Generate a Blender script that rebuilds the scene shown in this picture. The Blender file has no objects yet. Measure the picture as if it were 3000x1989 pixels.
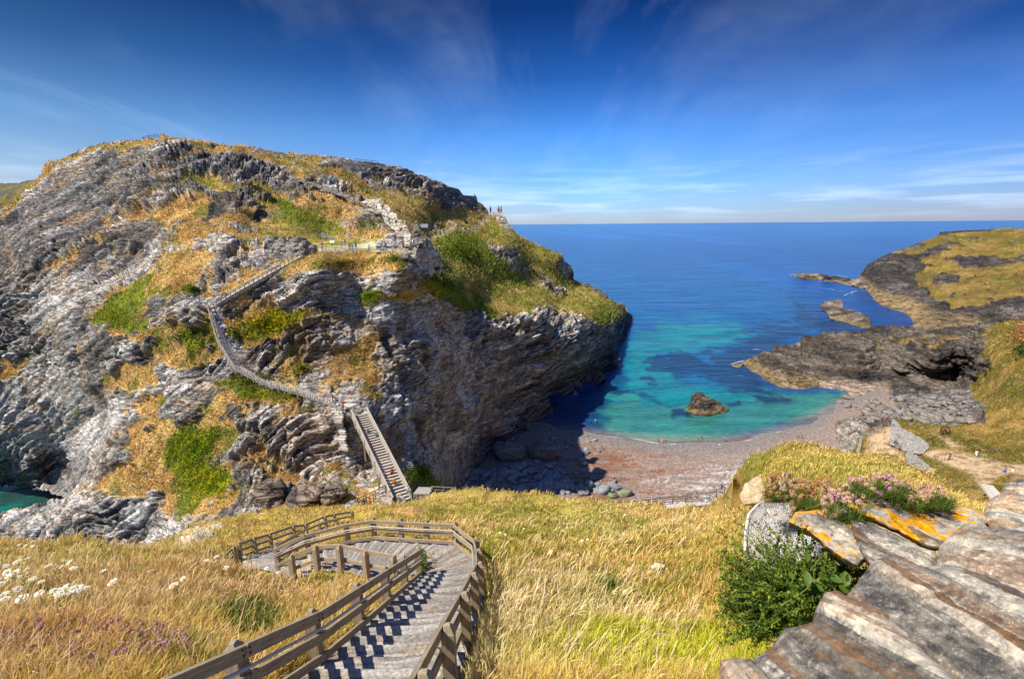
import bpy, bmesh, math, random
import numpy as np
from mathutils import Vector, Matrix
from mathutils.bvhtree import BVHTree
random.seed(7); RNG = np.random.default_rng(11)
SC = bpy.context.scene
COL = SC.collection
R = math.radians
# ---------------------------------------------------------------- camera model (photo is 3000 x 1989)
FPX = 1400.0; H = 72.0; PITCH = math.atan(338/1400.0); ROLL = R(0.5)
_f = np.array([0, math.cos(PITCH), -math.sin(PITCH)])
_r0 = np.array([1.0, 0, 0]); _u0 = np.array([0, math.sin(PITCH), math.cos(PITCH)])
CR = math.cos(ROLL)*_r0 - math.sin(ROLL)*_u0
CU = math.sin(ROLL)*_r0 + math.cos(ROLL)*_u0
CAM = np.array([0, 0, H])
def U(px, py, d):
    px = np.asarray(px, float); py = np.asarray(py, float); d = np.asarray(d, float)
    u = (px-1500)/FPX; v = -(py-994.5)/FPX
    return CAM + d[..., None]*(u[..., None]*CR + v[..., None]*CU + _f)
def UV(px, py, d): return Vector(U(px, py, d))
def proj(P):
    Q = np.asarray(P, float)-CAM
    d = Q@_f
    return 1500+FPX*(Q@CR)/d, 994.5-FPX*(Q@CU)/d, d
def dz(px, py, z):
    """depth at which the ray through a photo point reaches height z"""
    w = (px-1500)/FPX*CR - (py-994.5)/FPX*CU + _f
    return (z-H)/w[2]
# ---------------------------------------------------------------- noise
def _h(i, j, k, s):
    n = (i.astype(np.int64)*374761393 + j.astype(np.int64)*668265263 + k.astype(np.int64)*2147483647 + s*974711) & 0xFFFFFFFF
    n = ((n ^ (n >> 13))*1274126177) & 0xFFFFFFFF
    n = ((n ^ (n >> 15))*2246822519) & 0xFFFFFFFF
    return ((n ^ (n >> 16)) & 0xFFFFFF)/float(0xFFFFFF)*2-1
def vn(P, s=0):
    P = np.asarray(P, float); i = np.floor(P); f = P-i; i = i.astype(np.int64)
    f = f*f*f*(f*(f*6-15)+10)
    out = 0
    for a in (0, 1):
        wa = f[..., 0] if a else 1-f[..., 0]
        for b in (0, 1):
            wb = f[..., 1] if b else 1-f[..., 1]
            for c in (0, 1):
                wc = f[..., 2] if c else 1-f[..., 2]
                out = out + wa*wb*wc*_h(i[..., 0]+a, i[..., 1]+b, i[..., 2]+c, s)
    return out
def fbm(P, o=4, s=0, g=.5):
    r = 0; a = 1; t = 0
    P = np.asarray(P, float)
    for k in range(o):
        r = r + a*vn(P*2**k + 17.3*k, s+k); t += a; a *= g
    return r/t*1.6
def ridg(P, o=4, s=0):
    r = 0; a = 1; t = 0
    P = np.asarray(P, float)
    for k in range(o):
        r = r + a*(1-2*np.abs(vn(P*2**k + 9.1*k, s+k))); t += a; a *= .55
    return r/t
def cell(P, s=0):
    """cellular noise: a random value per cell and the width of the gap between the two nearest cells"""
    P = np.asarray(P, float); b = np.floor(P).astype(np.int64); f1 = np.full(P.shape[:-1], 9.); f2 = f1.copy(); v = np.zeros(f1.shape)
    for i in (-1, 0, 1):
        for j in (-1, 0, 1):
            for k in (-1, 0, 1):
                I, J, K = b[..., 0]+i, b[..., 1]+j, b[..., 2]+k
                dx = I+.5+.42*_h(I, J, K, s+1)-P[..., 0]; dy = J+.5+.42*_h(I, J, K, s+2)-P[..., 1]; dzz = K+.5+.42*_h(I, J, K, s+3)-P[..., 2]
                d = dx*dx+dy*dy+dzz*dzz; m = d < f1; f2 = np.where(m, f1, np.minimum(f2, d)); v = np.where(m, _h(I, J, K, s+4), v); f1 = np.where(m, d, f1)
    return v, np.sqrt(f2)-np.sqrt(f1)
def sst(a, b, x):
    t = np.clip((x-a)/(b-a), 0, 1); return t*t*(3-2*t)
def mix(a, b, t):
    return a*(1-t[..., None]) + np.asarray(b)*t[..., None]
# ---------------------------------------------------------------- interpolation
class TPS:
    def __init__(s, pts, smooth=1e-4):
        p = np.array(pts, float); s.c = p[:, :2]/1000.0; y = 1000.0/p[:, 2]
        n = len(p); K = s.k(s.c, s.c) + np.eye(n)*smooth
        P = np.c_[np.ones(n), s.c]; A = np.zeros((n+3, n+3)); A[:n, :n] = K; A[:n, n:] = P; A[n:, :n] = P.T
        sol = np.linalg.solve(A, np.r_[y, 0, 0, 0]); s.w = sol[:n]; s.a = sol[n:]
        s.lo = y.min()*.9; s.hi = y.max()*1.1
    def k(s, a, b):
        r2 = ((a[:, None, :]-b[None])**2).sum(-1)
        return r2*np.log(r2+1e-12)
    def __call__(s, px, py):
        q = np.stack([np.ravel(px), np.ravel(py)], -1)/1000.0; out = np.empty(len(q))
        for i in range(0, len(q), 40000):
            b = q[i:i+40000]; out[i:i+40000] = s.k(b, s.c)@s.w + s.a[0] + b@s.a[1:]
        return (1000.0/np.clip(out, s.lo, s.hi)).reshape(np.shape(px))
def inpoly(px, py, poly):
    inside = np.zeros(np.shape(px), bool); n = len(poly)
    for i in range(n):
        x1, y1 = poly[i]; x2, y2 = poly[(i+1) % n]
        if y1 == y2: continue
        inside ^= ((y1 > py) != (y2 > py)) & (px < (x2-x1)*(py-y1)/(y2-y1)+x1)
    return inside
def pdist(px, py, line):
    best = np.full(np.shape(px), 1e9)
    for (x1, y1), (x2, y2) in zip(line[:-1], line[1:]):
        L = (x2-x1)**2+(y2-y1)**2+1e-9
        t = np.clip(((px-x1)*(x2-x1)+(py-y1)*(y2-y1))/L, 0, 1)
        best = np.minimum(best, np.hypot(px-x1-t*(x2-x1), py-y1-t*(y2-y1)))
    return best
def spoly(px, py, poly, soft=10):
    """soft mask: 1 inside, falling to 0 outside over `soft` photo pixels"""
    x0 = min(p[0] for p in poly)-soft; x1 = max(p[0] for p in poly)+soft
    y0 = min(p[1] for p in poly)-soft; y1 = max(p[1] for p in poly)+soft
    out = np.zeros(np.shape(px)); m = (px > x0) & (px < x1) & (py > y0) & (py < y1)
    if not m.any(): return out
    a, b = px[m], py[m]
    d = pdist(a, b, list(poly)+[poly[0]])*np.where(inpoly(a, b, poly), 1, -1)
    out[m] = sst(-soft, soft, d); return out
def lerp(x, pts):
    p = sorted(pts); return np.interp(x, [a for a, b in p], [b for a, b in p])
# ---------------------------------------------------------------- objects
def tag(o, label=None, cat=None, group=None, kind=None):
    if label: o['label'] = label
    if cat: o['category'] = cat
    if group: o['group'] = group
    if kind: o['kind'] = kind
    return o
def empty(name, loc=(0, 0, 0), rz=0):
    o = bpy.data.objects.new(name, None); COL.objects.link(o); o.location = loc; o.rotation_euler[2] = rz
    o.empty_display_size = .2; return o
def mesh(name, V, F, mat=None, parent=None, smooth=False, col=None, loc=None):
    me = bpy.data.meshes.new(name)
    V = np.asarray(V, np.float32)
    if isinstance(F, np.ndarray):
        me.vertices.add(len(V)); me.vertices.foreach_set('co', V.ravel())
        n = F.shape[1]; me.loops.add(F.size); me.loops.foreach_set('vertex_index', F.astype(np.int32).ravel())
        me.polygons.add(len(F)); me.polygons.foreach_set('loop_start', np.arange(0, F.size, n, dtype=np.int32))
        me.polygons.foreach_set('loop_total', np.full(len(F), n, np.int32))
        me.update(calc_edges=True); me.validate()
    else:
        me.from_pydata([tuple(map(float, v)) for v in V], [], F); me.update()
    if smooth: me.polygons.foreach_set('use_smooth', np.ones(len(me.polygons), bool))
    if col is not None:
        at = me.attributes.new('Col', 'FLOAT_COLOR', 'POINT')
        c = np.ones((len(V), 4), np.float32); c[:, :col.shape[1]] = col; at.data.foreach_set('color', c.ravel())
    if mat: me.materials.append(mat)
    o = bpy.data.objects.new(name, me); COL.objects.link(o)
    if parent: o.parent = parent
    if loc is not None: o.location = loc
    return o
class MB:
    """collects shapes for ONE mesh object"""
    def __init__(s): s.v = []; s.f = []
    def add(s, V, F):
        n = len(s.v); s.v += [tuple(map(float, v)) for v in V]; s.f += [tuple(i+n for i in f) for f in F]; return s
    def box(s, c, size, rot=None, taper=1.0):
        x, y, z = [a/2 for a in size]; t = taper
        V = [Vector(p) for p in ((-x, -y, -z), (x, -y, -z), (x, y, -z), (-x, y, -z), (-x*t, -y*t, z), (x*t, -y*t, z), (x*t, y*t, z), (-x*t, y*t, z))]
        if rot is not None: V = [rot@p for p in V]
        c = Vector(c)
        return s.add([p+c for p in V], [(0, 3, 2, 1), (4, 5, 6, 7), (0, 1, 5, 4), (1, 2, 6, 5), (2, 3, 7, 6), (3, 0, 4, 7)])
    def bar(s, a, b, w, h, up=(0, 0, 1)):
        a = Vector(a); b = Vector(b); d = (b-a); L = d.length; d.normalize()
        side = d.cross(Vector(up)); side.normalize(); u = side.cross(d)
        M = Matrix((d, side, u)).transposed()
        return s.box((a+b)/2, (L, w, h), M)
    def tube(s, pts, r, n=7, cap=True):
        pts = [Vector(p) for p in pts]; rr = r if isinstance(r, (list, tuple)) else [r]*len(pts); V = []; F = []
        for i, p in enumerate(pts):
            d = (pts[min(i+1, len(pts)-1)]-pts[max(i-1, 0)]).normalized()
            ref = Vector((0, 0, 1)) if abs(d.z) < .9 else Vector((1, 0, 0))
            a = d.cross(ref).normalized(); b = d.cross(a)
            for k in range(n):
                t = 2*math.pi*k/n; V.append(p+rr[i]*(a*math.cos(t)+b*math.sin(t)))
        for i in range(len(pts)-1):
            for k in range(n):
                F.append((i*n+k, i*n+(k+1) % n, (i+1)*n+(k+1) % n, (i+1)*n+k))
        if cap: F.append(tuple(range(n))); F.append(tuple(range(len(V)-n, len(V))))
        return s.add(V, F)
    def build(s, name, mat, parent=None, smooth=False, loc=None):
        o = mesh(name, s.v, s.f, mat, parent, smooth, loc=loc); fixn(o); return o
def fixn(o):
    bm = bmesh.new(); bm.from_mesh(o.data); bmesh.ops.recalc_face_normals(bm, faces=bm.faces); bm.to_mesh(o.data); bm.free()
# ---------------------------------------------------------------- materials
class NT:
    def __init__(s, name):
        s.m = bpy.data.materials.new(name); s.m.use_nodes = True; s.t = s.m.node_tree
        s.b = s.t.nodes['Principled BSDF']; s.b.inputs['Specular IOR Level'].default_value = .2
    def n(s, ty, **kw):
        k = s.t.nodes.new(ty)
        for a, v in kw.items(): setattr(k, a, v)
        return k
    def link(s, a, b): s.t.links.new(a, b)
    def coord(s, which='Object', scale=(1, 1, 1), rot=(0, 0, 0)):
        c = s.n('ShaderNodeTexCoord'); m = s.n('ShaderNodeMapping')
        m.inputs['Scale'].default_value = scale; m.inputs['Rotation'].default_value = rot
        s.link(c.outputs[which], m.inputs['Vector']); return m.outputs['Vector']
    def geo(s, scale=(1, 1, 1), rot=(0, 0, 0)):
        c = s.n('ShaderNodeNewGeometry'); m = s.n('ShaderNodeMapping')
        m.inputs['Scale'].default_value = scale; m.inputs['Rotation'].default_value = rot
        s.link(c.outputs['Position'], m.inputs['Vector']); return m.outputs['Vector']
    def noise(s, vec, scale, detail=6, rough=.6, dist=0):
        k = s.n('ShaderNodeTexNoise'); k.inputs['Scale'].default_value = scale; k.inputs['Detail'].default_value = detail
        k.inputs['Roughness'].default_value = rough; k.inputs['Distortion'].default_value = dist
        s.link(vec, k.inputs['Vector']); return k.outputs['Fac']
    def ramp(s, fac, stops):
        k = s.n('ShaderNodeValToRGB'); e = k.color_ramp.elements
        while len(e) < len(stops): e.new(.5)
        for el, (p, c) in zip(e, stops):
            el.position = p; el.color = (*c, 1) if len(c) == 3 else c
        s.link(fac, k.inputs['Fac']); return k.outputs['Color']
    def math(s, op, a, b=None, clamp=False):
        k = s.n('ShaderNodeMath', operation=op); k.use_clamp = clamp
        for i, v in enumerate((a, b)):
            if v is None: continue
            if isinstance(v, (int, float)): k.inputs[i].default_value = v
            else: s.link(v, k.inputs[i])
        return k.outputs[0]
    def mixc(s, fac, a, b, mode='MIX'):
        k = s.n('ShaderNodeMix', data_type='RGBA', blend_type=mode)
        for i, v in ((0, fac), (6, a), (7, b)):
            if isinstance(v, (int, float)): k.inputs[i].default_value = v
            elif isinstance(v, tuple): k.inputs[i].default_value = (*v, 1)
            else: s.link(v, k.inputs[i])
        return k.outputs[2]
    def bump(s, h, strength=.5, dist=.1):
        k = s.n('ShaderNodeBump'); k.inputs['Strength'].default_value = strength; k.inputs['Distance'].default_value = dist
        s.link(h, k.inputs['Height']); s.link(k.outputs['Normal'], s.b.inputs['Normal'])
    def out(s, col, rough=.85, spec=None):
        if isinstance(col, tuple): s.b.inputs['Base Color'].default_value = (*col, 1)
        else: s.link(col, s.b.inputs['Base Color'])
        if isinstance(rough, (int, float)): s.b.inputs['Roughness'].default_value = rough
        else: s.link(rough, s.b.inputs['Roughness'])
        if spec is not None: s.b.inputs['Specular IOR Level'].default_value = spec
        return s.m
def m_terrain(name, fine=2.0, bump=.6, dist=.3, tilt=0.0, crack=1.0):
    t = NT(name); a = t.n('ShaderNodeAttribute', attribute_name='Col')
    v = t.geo((.35, .35, 1.6), (0, R(tilt), 0)); g = t.geo()
    n1 = t.noise(v, fine, 8, .68, .6); n2 = t.noise(g, fine*2.5, 6, .7)
    f = t.mixc(a.outputs['Alpha'], n1, n2)
    k = t.ramp(f, [(.3, (.42, .42, .43)), (.5, (.98, .98, .97)), (.70, (1.6, 1.56, 1.5))])
    # open joints and bedding cracks of the slate: long along the beds, short across them
    n3 = t.noise(t.geo((.16, .16, 1.1), (0, R(tilt), 0)), fine*1.3, 7, .62, 1.0); n4 = t.noise(t.geo((.5, .5, .55), (0, R(tilt*.5), R(30))), fine*.8, 6, .6, .6)
    e1 = t.math('ABSOLUTE', t.math('SUBTRACT', n3, .5)); e2 = t.math('ABSOLUTE', t.math('SUBTRACT', n4, .5))
    c1 = t.ramp(e1, [(.0, (0, 0, 0)), (.030, (1, 1, 1))]); c2 = t.ramp(e2, [(.0, (0, 0, 0)), (.020, (1, 1, 1))])
    cr = t.math('MINIMUM', c1, c2); cr = t.math('MAXIMUM', cr, t.math('MAXIMUM', t.math('MULTIPLY', a.outputs['Alpha'], .9), 1.0-crack))
    h = t.math('ADD', f, t.math('MULTIPLY', cr, .30)); t.bump(h, bump, dist)
    k2 = t.ramp(cr, [(0, (.16, .155, .15)), (1, (1, 1, 1))])
    return t.out(t.mixc(1.0, t.mixc(1.0, a.outputs['Color'], k, 'MULTIPLY'), k2, 'MULTIPLY'), .9, .12)
def m_col(name, rough=.8, spec=.15, trans=False):
    """vertex-coloured plants"""
    t = NT(name); a = t.n('ShaderNodeAttribute', attribute_name='Col')
    t.out(a.outputs['Color'], rough, spec)
    if trans:
        o = t.t.nodes['Material Output']; tr = t.n('ShaderNodeBsdfTranslucent'); t.link(a.outputs['Color'], tr.inputs['Color'])
        mx = t.n('ShaderNodeMixShader'); mx.inputs[0].default_value = .35
        t.link(t.b.outputs[0], mx.inputs[1]); t.link(tr.outputs[0], mx.inputs[2]); t.link(mx.outputs[0], o.inputs['Surface'])
    return t.m
def m_plain(name, c, rough=.8, var=.25, scale=8, bump=.2, spec=.2, bd=.02):
    t = NT(name); n = t.noise(t.coord(), scale, 5)
    k = t.ramp(n, [(.25, tuple(x*(1-var) for x in c)), (.75, tuple(min(1, x*(1+var)) for x in c))])
    if bump: t.bump(n, bump, bd)
    return t.out(k, rough, spec)
def m_wood(name, a, b, scale=1.0, axis='x'):
    t = NT(name); sc = {'x': (1.2, 14, 14), 'z': (14, 14, 1.2), 'y': (14, 1.2, 14)}[axis]
    n = t.noise(t.coord('Object', tuple(q*scale for q in sc)), 2.2, 8, .7, .8)
    n2 = t.noise(t.coord('Object'), 1.3*scale, 3)
    k = t.ramp(n, [(.28, tuple(x*.45 for x in a)), (.45, a), (.7, b)])
    k = t.mixc(t.math('MULTIPLY', n2, .5), k, tuple(x*.7 for x in a))
    t.bump(n, .5, .012); return t.out(k, .85, .15)
# ================================================================ terrain sheets
TREES = []          # BVH of every ground surface, for standing things on it
GRID = {}
def hit(px, py):
    o = Vector(CAM); d = (UV(px, py, 1.0)-o).normalized(); best = None
    for t, nm in TREES:
        h = t.ray_cast(o, d)
        if h[0] is not None and (best is None or h[3] < best[3]): best = (h[0], h[1], nm, h[3])
    return best
def ground(px, py, d=100):
    h = hit(px, py); return h[0].copy() if h else UV(px, py, d)
def drop(p, up=6):
    """height of the ground under a world point"""
    best = None
    for t, nm in TREES:
        h = t.ray_cast(Vector((p[0], p[1], p[2]+up)), Vector((0, 0, -1)))
        if h[0] is not None and (best is None or h[0].z > best): best = h[0].z
    return best
def sheet(name, x0, x1, step, top, bot, rows, ctrl, mat, disp=None, paint=None, cut=None, back=None, post=None):
    xs = np.arange(x0, x1+.1, step); nx = len(xs)
    yt = lerp(xs, top); yb = lerp(xs, bot)
    t = np.linspace(0, 1, rows)[:, None]
    PX = np.broadcast_to(xs[None], (rows, nx)).copy(); PY = yt[None]*(1-t)+yb[None]*t
    f = TPS(ctrl); D = f(PX, PY); P = U(PX, PY, D)
    if post is not None: P = post(P)
    du = np.gradient(P, axis=1); dv = np.gradient(P, axis=0)
    N = np.cross(du, dv); N /= np.linalg.norm(N, axis=-1, keepdims=True)+1e-9
    s = np.sign((N*(CAM-P)).sum(-1)); N *= s[..., None]
    A = paint(P, PX, PY, N, D) if paint else np.ones((rows, nx, 4))
    if disp is not None: P = P + disp(P, PX, PY, N, D, A)
    if back:
        dirs = (P[0]-CAM)*[1, 1, 0]; dirs /= np.linalg.norm(dirs, axis=-1, keepdims=True)
        ex = []
        for q, zf in back:
            e = P[0]+dirs*q*D[0][:, None]; e[:, 2] = P[0][:, 2]*zf + np.minimum(0, 0)
            e += vn(e/ (6+q*30.), 5)[:, None]*np.array([0, 0, min(q*6, 3.)]); hd = np.linalg.norm((P[0]-CAM)[:, :2], axis=-1); e[:, 2] = np.minimum(e[:, 2], P[0][:, 2]+np.minimum((P[0][:, 2]-H)/hd, 0)*q*D[0]-.06*q*D[0]); ex.append(e)
        P = np.concatenate([np.array(ex[::-1]), P]); k = len(ex)
        A = np.concatenate([np.repeat(A[:1], k, 0), A]); PX = np.concatenate([np.repeat(PX[:1], k, 0), PX]); PY = np.concatenate([np.repeat(PY[:1], k, 0)-1, PY])
    nr = P.shape[0]
    idx = np.arange(nr*nx).reshape(nr, nx)
    Fq = np.stack([idx[1:, :-1], idx[1:, 1:], idx[:-1, 1:], idx[:-1, :-1]], -1).reshape(-1, 4)
    if cut:
        cx = PX.ravel()[Fq].mean(1); cy = PY.ravel()[Fq].mean(1); Fq = Fq[~cut(cx, cy)]
    o = mesh(name, P.reshape(-1, 3), Fq, mat, smooth=(name in ('beach', 'meadow')), col=A.reshape(-1, 4))
    tag(o, kind='structure')
    TREES.append((BVHTree.FromPolygons(P.reshape(-1, 3).tolist(), Fq.tolist()), name)); GRID[name] = (P, PX, PY, A)
    print(name, P.shape, 'z', P[..., 2].min(), P[..., 2].max())
    return o, f
# ---------------------------------------------------------------- colours (albedo)
DRY = np.array([.58, .37, .13]); STRAW = np.array([.74, .52, .20]); OLIVE = np.array([.36, .30, .06])
GREEN = np.array([.12, .19, .015]); BRIGHT = np.array([.28, .33, .012]); RUST = np.array([.36, .18, .07])
GREY = np.array([.40, .385, .365]); PALE = np.array([.72, .70, .68]); DARK = np.array([.10, .096, .095]); TAN = np.array([.50, .41, .31]); BLU = np.array([.17, .19, .22])
def warp(px, py, P, amp=12, sc=6.0, s=0):
    return px+amp*fbm(P/sc, 4, 40+s), py+amp*fbm(P/sc, 4, 60+s)
def strata(P, ang, wob=2.2, s=0):
    w = P + wob*np.stack([fbm(P/22., 3, 80+s), fbm(P/22., 3, 81+s), fbm(P/22., 3, 82+s)], -1) + .35*fbm(P/3., 2, 83)[..., None]
    ca, sa = np.cos(ang), np.sin(ang)
    z = w[..., 2]*ca - w[..., 0]*sa; x = w[..., 0]*ca + w[..., 2]*sa
    return np.stack([x, w[..., 1], z], -1)
# ================================================================ the island headland
I_TOP = [(-160, 668), (0, 617), (76, 558), (123, 515), (127, 486), (169, 471), (232, 443), (296, 424), (368, 414), (419, 407), (463, 405), (470, 395), (528, 405), (613, 412), (676, 420), (740, 431), (803, 443), (888, 452), (1000, 460), (1038, 470), (1106, 478), (1174, 493), (1241, 515), (1309, 546), (1343, 552), (1356, 572), (1395, 574), (1398, 590), (1414, 600), (1426, 614), (1434, 630), (1468, 629), (1481, 635), (1487, 655), (1500, 668), (1521, 692), (1556, 709), (1602, 729), (1642, 743), (1653, 766), (1676, 784), (1680, 818), (1711, 834), (1780, 872), (1808, 887), (1831, 894), (1836, 914), (1854, 922)]
I_BOT = [(-160, 1640), (0, 1640), (450, 1660), (700, 1660), (1000, 1560), (1150, 1520), (1240, 1500), (1290, 1492), (1345, 1462), (1400, 1405), (1425, 1345), (1480, 1300), (1560, 1246), (1640, 1203), (1740, 1138), (1776, 1116), (1804, 1062), (1810, 1020), (1834, 985), (1838, 952), (1854, 940)]
I_CT = [(-160, 668, 152), (0, 620, 150), (125, 500, 160), (300, 424, 155), (470, 400, 150), (680, 420, 160), (890, 452, 175), (1040, 470, 190), (1174, 493, 210), (1309, 546, 240), (1350, 560, 260), (1395, 576, 290), (1434, 630, 288), (1487, 650, 290), (1556, 709, 300), (1642, 743, 310), (1679, 800, 318), (1711, 832, 322), (1780, 870, 332), (1831, 893, 362), (1854, 930, 365),
 (1838, 952, 345), (1833, 990, 308), (1805, 1025, 282), (1804, 1060, 257), (1774, 1113, 228), (1740, 1135, 217), (1640, 1200, 191), (1560, 1243, 177), (1480, 1295, 162), (1425, 1340, 149), (1400, 1402, 136), (1342, 1450, 127), (1285, 1490, 118), (1235, 1500, 85), (1200, 1490, 67), (1230, 1385, 82), (1262, 1435, 88), (1295, 1445, 108),
 (1250, 690, 172), (1330, 668, 205), (1430, 634, 284), (1350, 720, 188), (1450, 780, 205), (1300, 780, 138), (1400, 850, 168), (1550, 820, 245), (1650, 870, 265), (1600, 760, 285), (1500, 720, 245),
 (1250, 860, 110), (1330, 915, 130), (1440, 935, 155), (1560, 905, 188), (1700, 930, 228), (1765, 960, 255), (1800, 930, 300),
 (1250, 1000, 109), (1250, 1200, 103), (1340, 1100, 124), (1350, 1250, 124), (1450, 1100, 150), (1500, 1210, 168), (1600, 1100, 188), (1600, 1000, 181), (1700, 1040, 213), (1700, 1120, 226), (1620, 1160, 198), (1300, 1350, 112), (1540, 1160, 176),
 (1180, 860, 100), (1145, 950, 97), (1140, 1050, 94.5), (1150, 1150, 91), (1170, 1250, 88.5), (1205, 1350, 86),
 (800, 880, 91), (1000, 860, 95), (1120, 800, 98.5), (720, 735, 100), (800, 740, 98.5), (950, 738, 98), (1190, 738, 101), (1069, 706, 119), (950, 708, 116), (1180, 715, 113), (870, 700, 112), (1240, 790, 103), (1290, 830, 112),
 (900, 640, 130), (1000, 660, 131), (1100, 640, 130), (1000, 600, 142), (700, 610, 117), (760, 640, 122), (640, 655, 112), (560, 560, 127), (750, 560, 138), (600, 500, 140), (900, 520, 154), (1100, 570, 168), (1250, 600, 200), (1350, 620, 242), (1200, 560, 205), (1130, 540, 195), (650, 730, 99), (560, 690, 108),
 (620, 890, 88), (700, 845, 90.5), (800, 790, 93.5), (880, 755, 96), (650, 980, 86), (700, 1070, 84), (780, 1115, 83), (900, 1150, 82), (970, 1175, 81), (1020, 1200, 80), (1060, 1205, 80.5), (900, 1020, 87), (800, 1000, 86.5), (1020, 1080, 88), (1080, 1000, 93),
 (100, 700, 128), (100, 900, 122), (100, 1100, 118), (50, 1250, 118), (100, 1380, 123), (0, 1424, 135), (90, 1432, 133), (-150, 900, 125), (-150, 1250, 120), (-150, 1440, 132), (300, 600, 132), (300, 700, 124),
 (620, 740, 102), (400, 820, 108), (480, 850, 96), (350, 950, 97), (250, 1000, 102), (450, 1050, 90), (560, 1000, 87.5), (560, 1150, 83.5), (400, 1160, 90), (340, 1280, 91), (268, 1390, 96), (200, 1456, 102), (0, 1530, 107), (100, 1495, 104.5), (-150, 1560, 108),
 (300, 1230, 107), (215, 1370, 117), (170, 1428, 123), (230, 1200, 112), (450, 1300, 83), (450, 1450, 80), (300, 1550, 88), (100, 1585, 98), (0, 1605, 102), (500, 1580, 74), (600, 1400, 77), (600, 1560, 66), (720, 1330, 76), (700, 1200, 80), (850, 1220, 79), (900, 1300, 78.5), (1000, 1290, 79), (1080, 1400, 78), (1040, 1330, 80), (900, 1420, 73), (800, 1440, 70), (900, 1500, 62), (1000, 1500, 62), (1150, 1500, 62), (700, 1640, 57), (1000, 1560, 57)]
WATER_L = [(-200, 1416), (0, 1424), (89, 1433), (134, 1447), (196, 1458), (134, 1482), (67, 1504), (0, 1522), (-200, 1560)]
GD = [  # dry grass on the island: (polygon, colour bias 0 orange .. 1 olive)
 ([(423, 562), (444, 549), (550, 513), (634, 511), (719, 541), (825, 579), (909, 617), (1000, 672), (1010, 704), (888, 695), (803, 690), (791, 655), (782, 617), (740, 583), (676, 558), (571, 536), (486, 548)], .75),
 ([(380, 638), (406, 612), (507, 587), (613, 579), (600, 634), (655, 667), (782, 682), (800, 700), (753, 702), (634, 700), (571, 712), (507, 722), (499, 701), (520, 676), (460, 650), (380, 665), (355, 680), (296, 718), (237, 756), (178, 778), (97, 808), (120, 790), (178, 758), (254, 703), (317, 670)], .1),
 ([(507, 739), (571, 727), (634, 743), (571, 794), (558, 811), (634, 820), (613, 840), (507, 874), (423, 892), (605, 887), (626, 963), (655, 1000), (670, 1025), (625, 1047), (469, 1061), (420, 1030), (402, 1007), (277, 980), (187, 1060), (250, 989), (286, 913), (340, 860), (420, 790)], .35),
 ([(286, 1132), (312, 1092), (379, 1065), (469, 1055), (446, 1114), (370, 1150)], .0),
 ([(370, 1186), (446, 1132), (473, 1168), (451, 1221), (527, 1217), (558, 1186), (661, 1150), (696, 1087), (800, 1132), (900, 1168), (850, 1192), (780, 1182), (730, 1230), (700, 1260), (690, 1310), (640, 1330), (600, 1340), (620, 1390), (660, 1420), (700, 1430), (680, 1470), (620, 1500), (560, 1520), (540, 1540), (480, 1530), (440, 1480), (350, 1450), (270, 1446), (300, 1400), (340, 1320), (330, 1280)], .15),
 ([(640, 905), (700, 868), (760, 850), (770, 880), (814, 920), (895, 907), (921, 929), (823, 992), (720, 1018), (698, 990), (660, 960)], .25),
 ([(912, 1028), (1020, 1019), (1113, 979), (1120, 1000), (1046, 1086), (980, 1108), (908, 1068)], .2),
 ([(823, 1108), (895, 1072), (910, 1095), (850, 1120)], .4),
 ([(930, 748), (1050, 742), (1190, 745), (1195, 782), (1100, 792), (1050, 775), (940, 788), (850, 790), (720, 850), (790, 800), (860, 760)], .4),
 ([(1030, 848), (1090, 840), (1150, 858), (1240, 850), (1250, 880), (1180, 880), (1080, 870)], .3),
 ([(600, 400), (700, 422), (800, 438), (886, 452), (964, 472), (1021, 508), (1106, 517), (1157, 541), (1207, 575), (1275, 602), (1326, 614), (1383, 620), (1424, 618), (1440, 634), (1330, 668), (1255, 668), (1190, 650), (1140, 624), (1113, 597), (1052, 586), (981, 556), (862, 529), (812, 505), (730, 478), (690, 455), (600, 430)], .4),
 ([(1050, 560), (1150, 585), (1240, 600), (1300, 640), (1260, 700), (1200, 690), (1130, 620)], .3),
 ([(1240, 690), (1330, 670), (1440, 632), (1500, 668), (1560, 709), (1645, 742), (1682, 800), (1720, 836), (1790, 876), (1830, 895), (1825, 935), (1765, 966), (1700, 928), (1570, 898), (1560, 922), (1440, 938), (1340, 912), (1280, 870), (1225, 840), (1285, 800), (1290, 740)], .85),
 ([(-160, 1040), (0, 1034), (58, 1016), (143, 949), (110, 1000), (70, 1040), (89, 1070), (27, 1105), (-160, 1110)], .4),
 ([(-160, 650), (0, 605), (76, 550), (127, 488), (300, 420), (465, 400), (530, 400), (640, 405), (640, 425), (520, 420), (440, 424), (300, 442), (170, 492), (120, 540), (60, 600), (0, 650), (-160, 720)], .2),
 ([(423, 498), (503, 469), (558, 439), (640, 425), (740, 460), (690, 462), (620, 450), (570, 458), (520, 488), (440, 510)], .05),
 ([(820, 1440), (940, 1450), (1060, 1440), (1130, 1470), (1150, 1530), (900, 1560), (650, 1620), (500, 1660), (600, 1560), (760, 1520)], .2),
 ([(700, 690), (860, 690), (1000, 700), (1130, 705), (1190, 735), (950, 736), (720, 730)], .6),
 ([(1190, 1340), (1260, 1370), (1300, 1440), (1240, 1500), (1190, 1450)], 1.6),
 ([(900, 1370), (1000, 1390), (1060, 1410), (1000, 1450), (930, 1430)], .9)]
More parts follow.
